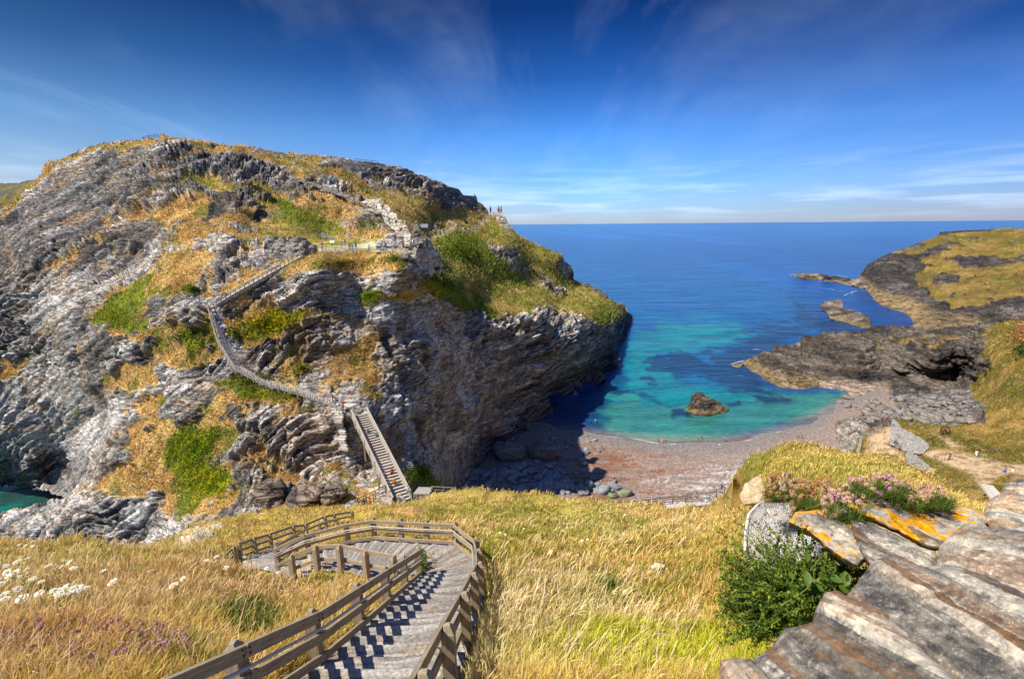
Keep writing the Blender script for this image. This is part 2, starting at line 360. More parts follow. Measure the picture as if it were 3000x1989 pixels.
GR = [[(490, 1270), (520, 1240), (640, 1262), (640, 1290), (600, 1310), (590, 1350), (660, 1370), (700, 1430), (600, 1470), (540, 1530), (500, 1540), (520, 1450), (510, 1380), (480, 1330)],
 [(800, 580), (909, 620), (990, 672), (900, 690), (830, 650)], [(1290, 690), (1350, 675), (1420, 715), (1480, 790), (1540, 850), (1450, 800), (1380, 760), (1300, 740)],
 [(1255, 790), (1300, 800), (1360, 850), (1420, 900), (1440, 940), (1340, 915), (1270, 850)], [(640, 1120), (700, 1085), (790, 1140), (860, 1165), (800, 1180), (700, 1150)],
 [(280, 940), (340, 870), (420, 800), (480, 780), (420, 870), (380, 940), (300, 980)], [(1740, 900), (1800, 910), (1800, 950), (1760, 965)],
 [(520, 975), (620, 985), (650, 1010), (560, 1020)], [(330, 940), (420, 930), (440, 980), (360, 985)], [(705, 940), (800, 930), (890, 905), (880, 950), (800, 985), (720, 1005)],
 [(1040, 860), (1110, 855), (1115, 882), (1060, 890)], [(790, 905), (900, 900), (905, 925), (820, 930)]]
RK = [[(600, 640), (605, 600), (640, 572), (700, 580), (760, 600), (795, 640), (790, 672), (660, 667)], [(1412, 712), (1440, 718), (1510, 735), (1520, 775), (1560, 800), (1530, 800), (1480, 768)],
 [(1640, 750), (1676, 784), (1680, 815), (1660, 812), (1635, 780)], [(1455, 636), (1485, 640), (1490, 665), (1500, 690), (1470, 670)], [(365, 650), (440, 640), (500, 680), (480, 720), (440, 760), (370, 730)],
 [(575, 800), (650, 770), (800, 720), (840, 740), (830, 790), (720, 840), (600, 850)], [(1570, 800), (1640, 850), (1660, 870), (1600, 850)],
 [(700, 1240), (780, 1190), (900, 1190), (1000, 1215), (1070, 1260), (1080, 1400), (1010, 1430), (900, 1400), (760, 1370), (700, 1340)],
 [(860, 530), (960, 560), (1060, 590), (1130, 640), (1160, 700), (1060, 700), (960, 640), (880, 590)], [(420, 880), (560, 850), (600, 860), (560, 900), (440, 930)]]
def i_paint(P, px, py, N, D):
    wx, wy = warp(px, py, P, 30, 6.0); wx2, wy2 = warp(px, py, P, 18, 1.8, 7)
    wx = (wx+wx2)/2; wy = (wy+wy2)/2
    g = np.zeros(px.shape); olive = np.zeros(px.shape)
    for poly, b in GD:
        m = spoly(wx, wy, poly, 9); g = np.maximum(g, m); olive = np.where(m > .3, b, olive)
    for poly in RK: g = g*(1-spoly(wx, wy, poly, 8))
    out = sst(.0, .34, fbm(strata(P, .3)*[.10, .10, .26], 4, 141)+.40*fbm(P/2.2, 3, 143)); g = g*(1-.9*out*(px < 1250)*(py > 700)); g = g*(1-.6*out*(px < 1000)*(py > 560)*(py <= 700)); g = g*(1-.8*out*(px > 600)*(px < 1420)*(py < 600))
    gr = np.zeros(px.shape)
    for poly in GR: gr = np.maximum(gr, spoly(wx, wy, poly, 24))
    n1 = fbm(P/3.5, 5, 3); n2 = fbm(P/9., 4, 9); n3 = fbm(P/.9, 3, 21)
    g = np.maximum(g, gr*.9)
    # tufts on flat ledges, rock showing through on the steep
    g = g + (1-g)*(.36*sst(.42, .8, N[..., 2])+.16*sst(-.2, .5, n2))*(px < 1190)*(py > 560)*(wx > 300)
    nar = fbm(strata(P, .25)*[.12, .25, .5], 4, 13)
    g = sst(.33, .57, g + .34*n1*(px < 1270) + .14*n3 - .30*sst(.15, .55, nar)*(px < 760)*(gr < .5))
    # rock colour: beds of different slate
    ang = np.interp(px, [0, 600, 900, 1300, 1700], [.50, .42, .12, -.05, .05]); S = strata(P, ang)
    b1 = fbm(S*[.04, .04, .45], 5, 31); b2 = fbm(S*[.18, .18, 1.6], 4, 33); b3 = fbm(P/7., 4, 35)
    rock = np.broadcast_to(GREY, px.shape+(3,)).copy()
    rock = mix(rock, TAN, .9*sst(-.15, .65, b3))
    rock = mix(rock, PALE, .85*sst(.0, .7, b1+.35*b3))
    rock = mix(rock, DARK, .8*sst(.10, .5, -b1+.25*b2))
    c1, e1 = cell(S*[.07, .07, .50], 3); c2, e2 = cell(S*[.18, .18, 1.7], 8); rock = rock*(1+.26*c1+.34*c2)[..., None]
    rock = mix(rock, DARK*.7, .75*sst(.13, .0, e2)); rock = mix(rock, DARK*.6, .7*sst(.07, 0, e1))
    pale = np.maximum.reduce([spoly(wx, wy, q, 22) for q in ([(755, 850), (850, 800), (960, 780), (1080, 790), (1190, 800), (1140, 870), (960, 870), (880, 930), (780, 910)], [(-160, 1080), (250, 1060), (290, 1200), (250, 1350), (60, 1300), (-160, 1250)], [(300, 1150), (370, 1180), (350, 1280), (290, 1260)], [(580, 730), (780, 690), (900, 690), (900, 730), (700, 790), (600, 800)], [(380, 1540), (480, 1540), (640, 1560), (500, 1600)], [(90, 860), (280, 800), (420, 770), (300, 860), (150, 950)])])
    rock = mix(rock, PALE*[1.0, .97, .92], .62*pale*(.6+.5*sst(-.4, .4, b2)))
    dk = np.maximum.reduce([spoly(wx, wy, q, 30) for q in ([(-160, 640), (60, 600), (300, 450), (600, 430), (720, 470), (700, 540), (400, 560), (300, 700), (100, 800), (-160, 850)], [(860, 530), (1130, 640), (1160, 700), (1060, 700), (880, 590)], [(1000, 480), (1180, 495), (1350, 560), (1390, 620), (1230, 580), (1080, 510)], [(600, 570), (800, 600), (800, 680), (600, 670)], [(0, 1360), (250, 1350), (200, 1450), (0, 1430)])])
    rock = mix(rock, DARK*1.25, .80*dk*(.40+.7*sst(-.5, .5, b2)))
    tan = np.maximum.reduce([spoly(wx, wy, q, 30) for q in ([(850, 1200), (1020, 1210), (1080, 1400), (900, 1420), (840, 1330)], [(960, 860), (1160, 850), (1140, 1000), (1000, 1060)])])
    rock = mix(rock, TAN*1.25, .65*tan)
    ctr = spoly(wx, wy, [(960, 860), (1180, 840), (1420, 960), (1460, 1150), (1380, 1440), (1180, 1480), (1000, 1420), (940, 1200)], 90); k1, q1 = cell(P/[6., 6., 4.5], 31); cc = mix(mix(np.broadcast_to(np.array([.46, .41, .34]), px.shape+(3,)).copy(), np.array([.62, .62, .60]), sst(-.2, .6, b3+.4*k1)), np.array([.20, .17, .14]), .8*sst(.05, .55, fbm(P/3., 5, 37)-.2*k1)); rock = rock*(1-.8*ctr[..., None])+cc*.8*ctr[..., None]
    # damp, weed-stained foot of the seaward face
    wet = sst(16, 3, P[..., 2])*(px > 1200); rock = mix(rock, np.array([.045, .045, .055]), .55*wet)
    rgt = sst(1150, 1300, px); rock = mix(rock, np.clip(rock*[1.32, 1.2, 1.05], 0, .8), rgt); rock = mix(rock, RUST*.8, .35*rgt*sst(.3, .8, fbm(P/6., 3, 71)))  # shaded right cliff: rock colour brightened and warmed to lift the shade
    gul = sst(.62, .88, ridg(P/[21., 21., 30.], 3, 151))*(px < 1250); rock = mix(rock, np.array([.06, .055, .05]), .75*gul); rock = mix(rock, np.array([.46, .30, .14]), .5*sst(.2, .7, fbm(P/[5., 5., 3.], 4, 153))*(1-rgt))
    # lichen and rust stains
    rock = mix(rock, RUST, .35*sst(.45, .8, fbm(P/2.2, 4, 51))*(1-rgt))
    q = np.clip(np.where(olive > 1, .9, olive) + .35*n2 + .15*n1, 0, 1)
    gc = mix(np.broadcast_to(DRY, px.shape+(3,)).copy(), OLIVE, sst(.2, .8, q))
    gc = mix(gc, STRAW, .7*sst(-.05, .55, fbm(P/2.5, 4, 23))); gc = mix(gc, RUST, .55*sst(.25, .8, fbm(P/3.1, 4, 27))*(px < 1250))
    gg = sst(.3, .7, gr + .3*n1 + .8*(olive > 1) + .42*spoly(wx, wy, [(1240, 690), (1440, 640), (1560, 720), (1700, 830), (1800, 920), (1700, 925), (1440, 935), (1250, 860)], 20)*sst(-.3, .4, n2+.5*n3)) ; gc = mix(gc, GREEN, np.maximum(.9*gg, .7*sst(.12, .65, fbm(P/4.2, 4, 25)+.3*q)))
    gc = mix(gc, BRIGHT, .75*gg*sst(-.1, .5, fbm(P/1.7, 3, 29)))
    yellow = np.maximum(spoly(wx, wy, GR[9], 12), spoly(wx, wy, [(520, 1330), (590, 1340), (640, 1390), (620, 1460), (540, 1500)], 14))
    gc = mix(gc, np.array([.42, .36, .01]), .75*yellow*sst(-.2, .4, n3))
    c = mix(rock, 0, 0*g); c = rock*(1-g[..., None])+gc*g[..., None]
    # worn path up to the lookout, the courtyard and the white sandy bank
    pth = [[(1240, 700), (1290, 688), (1330, 672), (1380, 678), (1405, 660), (1434, 634), (1470, 630)], ]
    for l in pth: c = mix(c, np.array([.58, .47, .33]), sst(7, 3, pdist(wx*.3+px*.7, wy*.3+py*.7, l)))
    c = mix(c, np.array([.62, .54, .40]), .9*spoly(px*.7+wx*.3, py*.7+wy*.3, [(930, 728), (1000, 722), (1090, 712), (1130, 716), (1100, 724), (1020, 735), (940, 737)], 4))
    return np.concatenate([c, g[..., None]], -1)
def i_disp(P, px, py, N, D, A):
    g = A[..., 3]; k = np.clip(D/110., .6, 1.5)
    ang = np.interp(px, [0, 600, 900, 1300, 1700], [.50, .42, .12, -.05, .05]); S = strata(P, ang)
    big = 1.2*fbm(P/[16., 16., 11.], 3, 101) + (1-g)*(2.4*ridg(P/[24., 24., 15.], 3, 131)-.6)
    led = .8*ridg(S*[.06, .06, .30], 4, 103) + .6*ridg(S*[.16, .16, .9], 3, 105) + .42*ridg(S*[.4, .4, 2.4], 2, 107)
    blk = .35*np.abs(fbm(P/[5., 5., 4.], 3, 109)) + .15*ridg(P/[3.2, 3.2, 6.], 2, 119)
    c1, e1 = cell(S*[.07, .07, .50], 3); c2, e2 = cell(S*[.18, .18, 1.7], 8)
    c3, e3 = cell(P/[10., 10., 8.], 14); led = .25*led + .85*c1 + .62*c2 + .6*c3 - .8*sst(.12, .0, e1) - .45*sst(.14, .0, e2) - .8*sst(.07, 0, e3)
    mid = spoly(px, py, [(960, 860), (1180, 840), (1420, 960), (1460, 1150), (1380, 1440), (1180, 1480), (1000, 1420), (940, 1200)], 90)
    k1, q1 = cell(P/[6., 6., 4.5], 31); k2, q2 = cell(P/[2.2, 2.2, 1.6], 33)
    led = led*(1-.72*mid) + mid*(.9*k1+.5*k2-.7*sst(.07, 0, q1)-.35*sst(.1, 0, q2)+.5*fbm(P/1.1, 3, 35))
    d = big + (1-g)*(led+blk+.6) + g*(.5*fbm(P/2.6, 4, 111)+.25*fbm(P/.8, 2, 113)-.3)
    # the cliff above the beach is deeply fluted
    fl = sst(1150, 1260, px)*(1-g)*sst(70, 35, P[..., 2]); d = d + fl*(3.2*ridg(P/[15., 15., 30.], 3, 115) - .5)
    flat = np.maximum(spoly(px, py, [(880, 700), (1200, 700), (1200, 740), (720, 740)], 20), sst(34, 14, pdist(px, py, STAIR_PX)))
    gul = sst(.62, .88, ridg(P/[21., 21., 30.], 3, 151))*(px < 1250); d = d*(.5+.85*sst(-.4, .5, fbm(P/19., 2, 155))) - 2.2*gul*(1-.6*g)
    d = d*(1-.93*flat); d = d*(1-.55*spoly(px, py, [(-160, 1090), (230, 1070), (290, 1200), (250, 1340), (60, 1330), (-160, 1300)], 30))
    edge = np.minimum(1, (np.arange(P.shape[0])/14.))[:, None]
    face = np.abs((N*(CAM-P)).sum(-1))/np.linalg.norm(CAM-P, axis=-1); d = d*(.25+.75*edge)*k*np.clip(face*1.9, .12, 1)
    v = N*.8 + np.array([0, 0, .2])
    return v*d[..., None]
STAIR_PX = [(885, 752), (800, 792), (700, 845), (620, 888), (650, 980), (700, 1070), (780, 1115), (900, 1150), (970, 1175), (1040, 1203)]
# ================================================================ near meadow and grassy knoll
M_TOP = [(-160, 1570), (0, 1585), (150, 1585), (250, 1597), (330, 1618), (420, 1602), (500, 1575), (560, 1545), (650, 1520), (760, 1500), (850, 1492), (950, 1490), (1040, 1484), (1100, 1476), (1170, 1472), (1210, 1462), (1260, 1444), (1320, 1432), (1400, 1432), (1460, 1445), (1520, 1452), (1560, 1447), (1620, 1450), (1700, 1470), (1800, 1488), (1900, 1497), (2000, 1490), (2080, 1476), (2120, 1450), (2150, 1402), (2180, 1370), (2220, 1338), (2265, 1318), (2320, 1304), (2380, 1310), (2440, 1324), (2520, 1346), (2620, 1362), (2680, 1390), (2760, 1425), (2830, 1465), (2950, 1500), (3160, 1560), (3700, 1730)]
M_CT = [(-160, 1570, 24), (0, 1585, 24), (250, 1597, 24), (330, 1618, 24), (420, 1602, 31), (560, 1545, 44), (700, 1510, 50), (850, 1492, 54), (1040, 1484, 50), (1200, 1464, 47), (1350, 1434, 45), (1500, 1450, 42), (1700, 1470, 36), (1900, 1497, 31), (2080, 1476, 24), (2150, 1402, 18), (2220, 1338, 15.5), (2320, 1304, 14), (2520, 1346, 12), (2720, 1408, 10), (2860, 1475, 8), (3160, 1560, 6),
 (2250, 1400, 12.5), (2180, 1460, 17), (2400, 1400, 9.5), (2600, 1420, 7.5), (2250, 1700, 8), (2100, 1560, 17.5), (2060, 1650, 14), (2080, 1800, 9.5), (2600, 1600, 4.6), (2900, 1700, 3.2), (2500, 1900, 3.4), (2200, 1989, 5.2), (3160, 2050, 2.0),
 (0, 1989, 6.4), (0, 1800, 9.8), (300, 1700, 14), (-160, 1900, 7.8), (150, 1640, 19), (450, 1660, 18), (0, 2100, 5.0), (1700, 1989, 6.2), (1500, 1900, 7.8), (1700, 1800, 9.9), (1500, 1700, 13.5), (1700, 1650, 16.5), (1500, 1560, 23), (1800, 1560, 23), (1950, 1540, 23), (1350, 1480, 36), (1700, 2100, 5.0), (2300, 2100, 3.6), (3700, 1740, 5.0), (3700, 2110, 1.9), (1250, 1490, 36), (1120, 1500, 32)]
# fence post tops traced in the photo, with their depth
F_LEFT = [(100, 2113, 3.35), (682, 1878, 5.2), (910, 1785, 7.11), (1042, 1709, 9.02), (1125, 1660, 10.9), (1180, 1629, 12.8), (1225, 1603, 15.0)]
F_INNER = [(1225, 1603, 15.0), (1151, 1629, 14.8), (1069, 1614, 15.6), (993, 1597, 16.3), (923, 1599, 16.8), (852, 1626, 17.2)]
F_OUT = [(1120, 2190, 2.9), (1242, 1965, 4.3), (1312, 1827, 5.9), (1362, 1734, 7.87), (1390, 1677, 9.9), (1407, 1646, 11.6), (1404, 1607, 14.0), (1396, 1574, 16.2), (1333, 1527, 17.8), (1248, 1523, 18.0), (1172, 1519, 18.2), (1092, 1515, 18.6), (1014, 1527, 18.6), (897, 1557, 18.6), (808, 1598, 18.9)]
F_REAR = [(699, 1589, 23.5), (743, 1574, 25), (790, 1561, 26.5), (859, 1538, 28.5), (895, 1534, 29.5), (952, 1510, 31.5), (980, 1504, 32.5), (1031, 1496, 34)]
F_REAR2 = [(804, 1592, 22.5), (849, 1568, 25), (889, 1547, 27.5), (935, 1530, 30), (985, 1516, 32)]
def gl(L, h=1.0): return [UV(*p)-Vector((0, 0, h)) for p in L]
def resample(pts, n):
    P = np.array([list(p) for p in pts]); s = np.r_[0, np.cumsum(np.linalg.norm(np.diff(P, axis=0), axis=1))]
    t = np.linspace(0, s[-1], n); return np.stack([np.interp(t, s, P[:, i]) for i in range(3)], -1)
def strip(La, Lb, n): return resample(La, n), resample(Lb, n)
gL = gl(F_LEFT); gI = gl(F_INNER); gO = gl(F_OUT); gR = gl(F_REAR); gR2 = gl(F_REAR2)
# near flight / landing / second flight edges, matched in pieces
PA = []; PB = []
for la, lb, n in ((gL[:7], gO[:8], 260), (gI[:3], gO[7:11], 90), (gI[2:], gO[10:], 110)):
    a, b = strip(la, lb, n); PA.append(a); PB.append(b)
a, b = strip([gI[-1], (gI[-1]+gR2[0])/2+Vector((-.9, 0, 0)), gR[0]+Vector((.4, -.6, 0))], [gO[-1], gO[-1]*.5+gR2[0]*.5, gR2[0]], 60); PA.append(a); PB.append(b)
a, b = strip(gR, gR2+[gR2[-1]+Vector((1.2, 1.5, -1.0))], 120); PA.append(a); PB.append(b)
PA = np.concatenate(PA); PB = np.concatenate(PB)
_t = np.linspace(0, 1, 9)[None, :, None]
PATH = PA[:, None]*(1-_t)+PB[:, None]*_t
for q in (gL[1:], gI[1:], gO[2:], gR[1:], gR2):
    for p in q:
        x, y, d = proj(np.array(p)); M_CT.append((float(x), float(y), float(d)))
_keep = []
for c in M_CT:
    if all((c[0]-k[0])**2+(c[1]-k[1])**2 > 18**2 for k in _keep): _keep.append(c)
M_CT = _keep
def path_near(P):
    """nearest path sample (plan view): distance and height"""
    Q = PATH[::3].reshape(-1, 3); sh = P.shape[:-1]; p = P.reshape(-1, 3); dd = np.full(len(p), 9.); zz = np.zeros(len(p))
    m = (p[:, 0] > -16) & (p[:, 0] < 2) & (p[:, 1] < 40); ii = np.where(m)[0]
    for k in range(0, len(ii), 1500):
        b = ii[k:k+1500]; r = np.hypot(p[b, None, 0]-Q[None, :, 0], p[b, None, 1]-Q[None, :, 1]); m = r.min(1)
        w = np.exp(-((r-m[:, None])/.22)**2); dd[b] = m; zz[b] = (w*Q[None, :, 2]).sum(1)/w.sum(1)
    return dd.reshape(sh), zz.reshape(sh)
def m_post(P):
    d, z = path_near(P); w = sst(1.6, .25, d)
    P = P.copy(); tgt = z-.10; P[..., 2] = P[..., 2]*(1-w)+np.where(d < 9, tgt, P[..., 2])*w; return P
def m_paint(P, px, py, N, D):
    n1 = fbm(P/2.2, 4, 3); n2 = fbm(P/.7, 3, 5); n3 = fbm(P/5., 3, 8)
    c = mix(np.broadcast_to(OLIVE, px.shape+(3,)).copy(), DRY*.8, sst(-.3, .5, n1)); c = mix(c, GREEN*1.1, .6*sst(.0, .7, n3+.3*n2)); c = mix(c, STRAW*.8, .5*sst(.1, .7, n2))
    white = spoly(px+12*n1, py+8*n1, [(500, 1600), (560, 1555), (640, 1535), (650, 1550), (600, 1580), (520, 1612)], 8); c = mix(c, np.array([.68, .60, .50]), white)
    return np.concatenate([c, np.ones(px.shape+(1,))], -1)
def m_disp(P, px, py, N, D, A):
    d, z = path_near(P); k = sst(.3, 1.5, d)*np.clip(D/14., .15, 2.0)
    h = .28*fbm(P/3.0, 3, 12)+.12*fbm(P/.9, 3, 14)
    return np.stack([0*h, 0*h, h*k], -1)
# ================================================================ haven slope: spur, cove and right bank
S_TOP = [(2138, 1074), (2165, 1066), (2180, 1058), (2222, 1038), (2290, 1013), (2345, 1000), (2348, 990), (2400, 980), (2460, 975), (2570, 962), (2640, 958), (2713, 965), (2790, 958), (2851, 955), (2920, 932), (3000, 925), (3160, 905)]
S_BOT = [(2138, 1080), (2165, 1078), (2200, 1108), (2240, 1140), (2330, 1168), (2420, 1196), (2445, 1240), (2465, 1330), (2485, 1400), (2600, 1440), (2800, 1500), (3160, 1600)]
S_CT = [(2138, 1076, 250), (2165, 1068, 250), (2222, 1040, 254), (2290, 1015, 256), (2348, 992, 262), (2460, 975, 262), (2570, 962, 256), (2700, 960, 240), (2850, 956, 222), (3000, 926, 212), (3160, 905, 200), (2200, 1106, 232), (2240, 1138, 216), (2330, 1165, 205), (2420, 1194, 194), (2460, 1192, 192), (2600, 1180, 191), (2700, 1165, 190),
 (2350, 1060, 232), (2500, 1062, 220), (2480, 1110, 218), (2500, 1150, 206), (2640, 1060, 214), (2640, 1110, 214), (2620, 1145, 202), (2750, 1050, 204), (2810, 1090, 214), (2780, 1130, 202), (2840, 1150, 178), (2600, 1010, 240), (2400, 1020, 246),
 (2900, 1050, 172), (2950, 1150, 140), (2860, 1200, 142), (3000, 1000, 165), (3160, 1100, 125), (3000, 1250, 115), (2800, 1250, 131), (2720, 1235, 148), (2620, 1228, 149), (2680, 1300, 124), (2770, 1280, 121), (2850, 1340, 104), (3000, 1380, 92), (2700, 1400, 98), (2550, 1300, 137), (2500, 1290, 151), (2480, 1350, 143), (2445, 1260, 165), (2520, 1230, 172), (2560, 1380, 120), (2900, 1450, 75), (2600, 1430, 104), (3160, 1500, 55)]
def s_paint(P, px, py, N, D):
    wx, wy = warp(px, py, P, 12, 7.0); n1 = fbm(P/4., 4, 3); n2 = fbm(P/12., 3, 4); n3 = fbm(P/1.2, 3, 6)
    S = strata(P, -.12, 2); b1 = fbm(S*[.04, .04, .6], 5, 31); b2 = fbm(S*[.2, .2, 2.], 3, 33)
    rock = np.broadcast_to(np.array([.12, .10, .085]), px.shape+(3,)).copy()
    c1, e1 = cell(S*[.08, .08, .5], 3); rock = mix(rock, np.array([.27, .23, .19]), .8*sst(-.1, .6, b1+.3*c1)); rock = mix(rock, DARK*.6, .85*sst(0, .5, -b1+.3*b2-.3*c1)); rock = mix(rock, np.array([.26, .15, .05]), .35*sst(.4, .8, n1)); rock = rock*.8
    slip = spoly(wx, wy, [(2430, 1240), (2500, 1225), (2560, 1240), (2560, 1290), (2520, 1350), (2480, 1410), (2440, 1410)], 10); rock = mix(rock, mix(np.broadcast_to(np.array([.46, .42, .36]), px.shape+(3,)).copy(), np.array([.22, .19, .15]), sst(0, .5, n1+.4*n3)), .85*slip)
    low = sst(3.0, 1.0, P[..., 2])*(px < 2420); rock = mix(rock, np.array([.28, .20, .08]), .6*low)
    cob = spoly(wx, wy, [(2440, 1205), (2560, 1160), (2700, 1150), (2860, 1140), (2880, 1200), (2800, 1250), (2640, 1240), (2590, 1225), (2500, 1225)], 12)
    vor = fbm(P/1.6, 3, 41); rock = mix(rock, mix(np.broadcast_to(np.array([.30, .28, .27]), px.shape+(3,)).copy(), np.array([.12, .10, .09]), sst(-.1, .3, vor)), cob)
    g = np.maximum.reduce([spoly(wx, wy, q, 10) for q in ([(2880, 1010), (2930, 960), (3160, 920), (3160, 1620), (2900, 1520), (2700, 1450), (2560, 1420), (2640, 1330), (2620, 1228), (2720, 1240), (2800, 1240), (2850, 1180), (2840, 1130), (2900, 1080)], [(2860, 990), (2960, 940), (3160, 905), (3160, 990), (2960, 990)])])
    g = np.maximum(g, .55*spoly(wx, wy, [(2540, 990), (2700, 985), (2860, 970), (2860, 990), (2700, 1020), (2560, 1030)], 14)*sst(-.1, .3, n1)); g = np.maximum(g, .8*spoly(wx, wy, [(2500, 1330), (2540, 1270), (2560, 1280), (2540, 1350), (2500, 1400)], 8))
    for q in ([(2850, 1060), (2880, 1080), (2830, 1160), (2800, 1200), (2760, 1180)], [(2840, 1170), (2880, 1190), (2900, 1240), (2830, 1230), (2790, 1240), (2770, 1220)]): g = g*(1-spoly(wx, wy, q, 10))
    g = sst(.38, .62, g+.18*n1+.08*n3)
    gc = mix(np.broadcast_to(np.array([.19, .145, .025]), px.shape+(3,)).copy(), np.array([.38, .25, .07]), sst(-.2, .6, n1)); gc = mix(gc, np.array([.09, .10, .015]), .7*sst(.0, .6, n2+.4*n3))
    gc = mix(gc, np.array([.5, .42, .22]), .5*sst(.45, .8, n3)*(py > 1000))
    c = rock*(1-g[..., None])+gc*g[..., None]
    ax = .7*px+.3*wx; ay = .7*py+.3*wy
    sand = np.maximum.reduce([spoly(ax, ay, q, 7) for q in ([(2560, 1275), (2610, 1250), (2620, 1285), (2600, 1300), (2640, 1330), (2650, 1350), (2620, 1360), (2570, 1345), (2530, 1340), (2545, 1290)], [(2705, 1330), (2740, 1318), (2800, 1322), (2870, 1335), (2940, 1355), (3160, 1375), (3160, 1400), (2960, 1385), (2910, 1405), (2890, 1420), (2900, 1450), (2870, 1430), (2850, 1390), (2790, 1365)], [(2730, 1270), (2760, 1285), (2800, 1300), (2840, 1315), (2790, 1315), (2770, 1295)])])
    c = mix(c, mix(np.broadcast_to(np.array([.62, .45, .27]), px.shape+(3,)).copy(), np.array([.36, .25, .14]), sst(.0, .6, n3)), sand)
    bs = sst(2.2, .8, P[..., 2])*(px > 2400)*(1-cob); c = mix(c, np.array([.45, .34, .26]), .8*bs)
    g = np.maximum(g, sand); return np.concatenate([c, g[..., None]], -1)
def s_disp(P, px, py, N, D, A):
    g = A[..., 3]; S = strata(P, -.12, 2); k = np.clip(D/180., .5, 1.2)
    c1, e1 = cell(S*[.08, .08, .5], 3); c2 = cell(S*[.2, .2, 1.3], 5)[0]; led = .8*ridg(S*[.05, .05, .35], 4, 103)+.4*ridg(S*[.2, .2, 1.2], 3, 105)+.9*c1+.5*c2-.6*sst(.12, 0, e1)
    cob = spoly(px, py, [(2440, 1205), (2560, 1160), (2700, 1150), (2860, 1140), (2880, 1200), (2800, 1250), (2640, 1240), (2500, 1225)], 15)
    d = .7*fbm(P/12., 3, 101)+(1-g)*(led*(1-.75*cob)+.5*np.abs(fbm(P/5., 3, 109)))+g*(.35*fbm(P/3., 3, 111)+.2*fbm(P/1., 2, 113))
    flat = spoly(px, py, [(2700, 1325), (3000, 1350), (3160, 1400), (2900, 1430)], 15); d *= 1-.8*flat
    shore = sst(.1, 2.5, P[..., 2]); return N*(d*k*(.3+.7*shore))[..., None]
# ================================================================ far headland to the right
E_TOP = [(2478, 868), (2500, 856), (2516, 850), (2520, 818), (2531, 790), (2543, 774), (2574, 756), (2614, 739), (2654, 727), (2693, 711), (2748, 692), (2752, 680), (2792, 677), (2851, 674), (2891, 673), (2950, 668), (3000, 671), (3160, 682)]
E_BOT = [(2478, 872), (2495, 891), (2535, 915), (2594, 938), (2654, 966), (2673, 975), (2720, 1000), (3160, 1000)]
E_CT = [(2478, 870, 486), (2495, 889, 446), (2535, 914, 403), (2594, 937, 371), (2654, 965, 337), (2700, 990, 296), (2516, 848, 540), (2524, 814, 590), (2574, 756, 580), (2654, 727, 590), (2752, 681, 620), (2891, 673, 600), (3000, 671, 560), (3160, 682, 500), (2700, 800, 500), (2650, 870, 432), (2800, 850, 420), (3000, 850, 380), (2850, 760, 500), (3000, 760, 460), (2850, 930, 332), (2850, 895, 356), (3000, 915, 300), (3160, 880, 280), (2600, 850, 466), (2580, 800, 530), (3000, 990, 285), (3160, 990, 262), (2850, 995, 300), (2740, 900, 372), (2720, 930, 348)]
def e_paint(P, px, py, N, D):
    wx, wy = warp(px, py, P, 9, 22.0); n1 = fbm(P/9., 4, 3); n2 = fbm(P/28., 3, 4); n3 = fbm(P/3.5, 3, 6)
    S = strata(P, -.18, 4); b1 = fbm(S*[.02, .02, .25], 5, 31)
    rock = mix(np.broadcast_to(np.array([.07, .06, .055]), px.shape+(3,)).copy(), np.array([.18, .155, .14]), sst(.1, .7, b1)); rock = mix(rock, DARK*.5, .7*sst(.1, .6, -b1))
    rock = mix(rock, np.array([.30, .21, .10]), .8*sst(7, 2.5, P[..., 2]))
    g = np.maximum.reduce([spoly(wx, wy, q, 8) for q in ([(2640, 735), (2700, 710), (2748, 690), (2850, 680), (2950, 664), (3160, 675), (3160, 870), (3000, 872), (2920, 880), (2840, 905), (2790, 905), (2730, 870), (2690, 840), (2680, 800), (2740, 780), (2690, 770)], [(2600, 745), (2700, 708), (2740, 720), (2680, 745)])])
    for q in ([(2640, 760), (2720, 735), (2800, 720), (2830, 725), (2740, 745), (2660, 775)], [(2750, 765), (2830, 760), (3000, 750), (3160, 760), (3000, 775), (2850, 785)], [(2730, 822), (2810, 820), (2800, 832), (2740, 838)], [(2748, 690), (2752, 678), (2860, 672), (2850, 682), (2790, 690)]): g = g*(1-.75*spoly(wx, wy, q, 6))
    g = sst(.42, .60, g+.42*n1+.16*n3-.12)
    gc = mix(np.broadcast_to(np.array([.20, .15, .03]), px.shape+(3,)).copy(), np.array([.31, .20, .055]), sst(-.2, .5, n1)); gc = mix(gc, np.array([.11, .105, .015]), .7*sst(-.1, .5, n2)); gc = mix(gc, np.array([.5, .4, .2]), .3*sst(.3, .8, n3)); gc = mix(gc, np.array([.16, .095, .04]), .6*sst(.15, .6, fbm(P/14., 4, 77))); gc = gc*.85
    return np.concatenate([rock*(1-g[..., None])+gc*g[..., None], g[..., None]], -1)
def e_disp(P, px, py, N, D, A):
    g = A[..., 3]; S = strata(P, -.18, 4)
    d = 2.0*fbm(P/30., 3, 101)+(1-g)*(3.5*ridg(S*[.02, .02, .14], 4, 103)+1.6*ridg(S*[.08, .08, .5], 3, 105)+1.5*np.abs(fbm(P/11., 3, 9)))+g*.6*fbm(P/5., 3, 7)
    edge = np.minimum(1, (np.arange(P.shape[0])/10.))[:, None]
    return N*(d*(.15+.85*sst(.2, 5, P[..., 2]))*edge)[..., None]
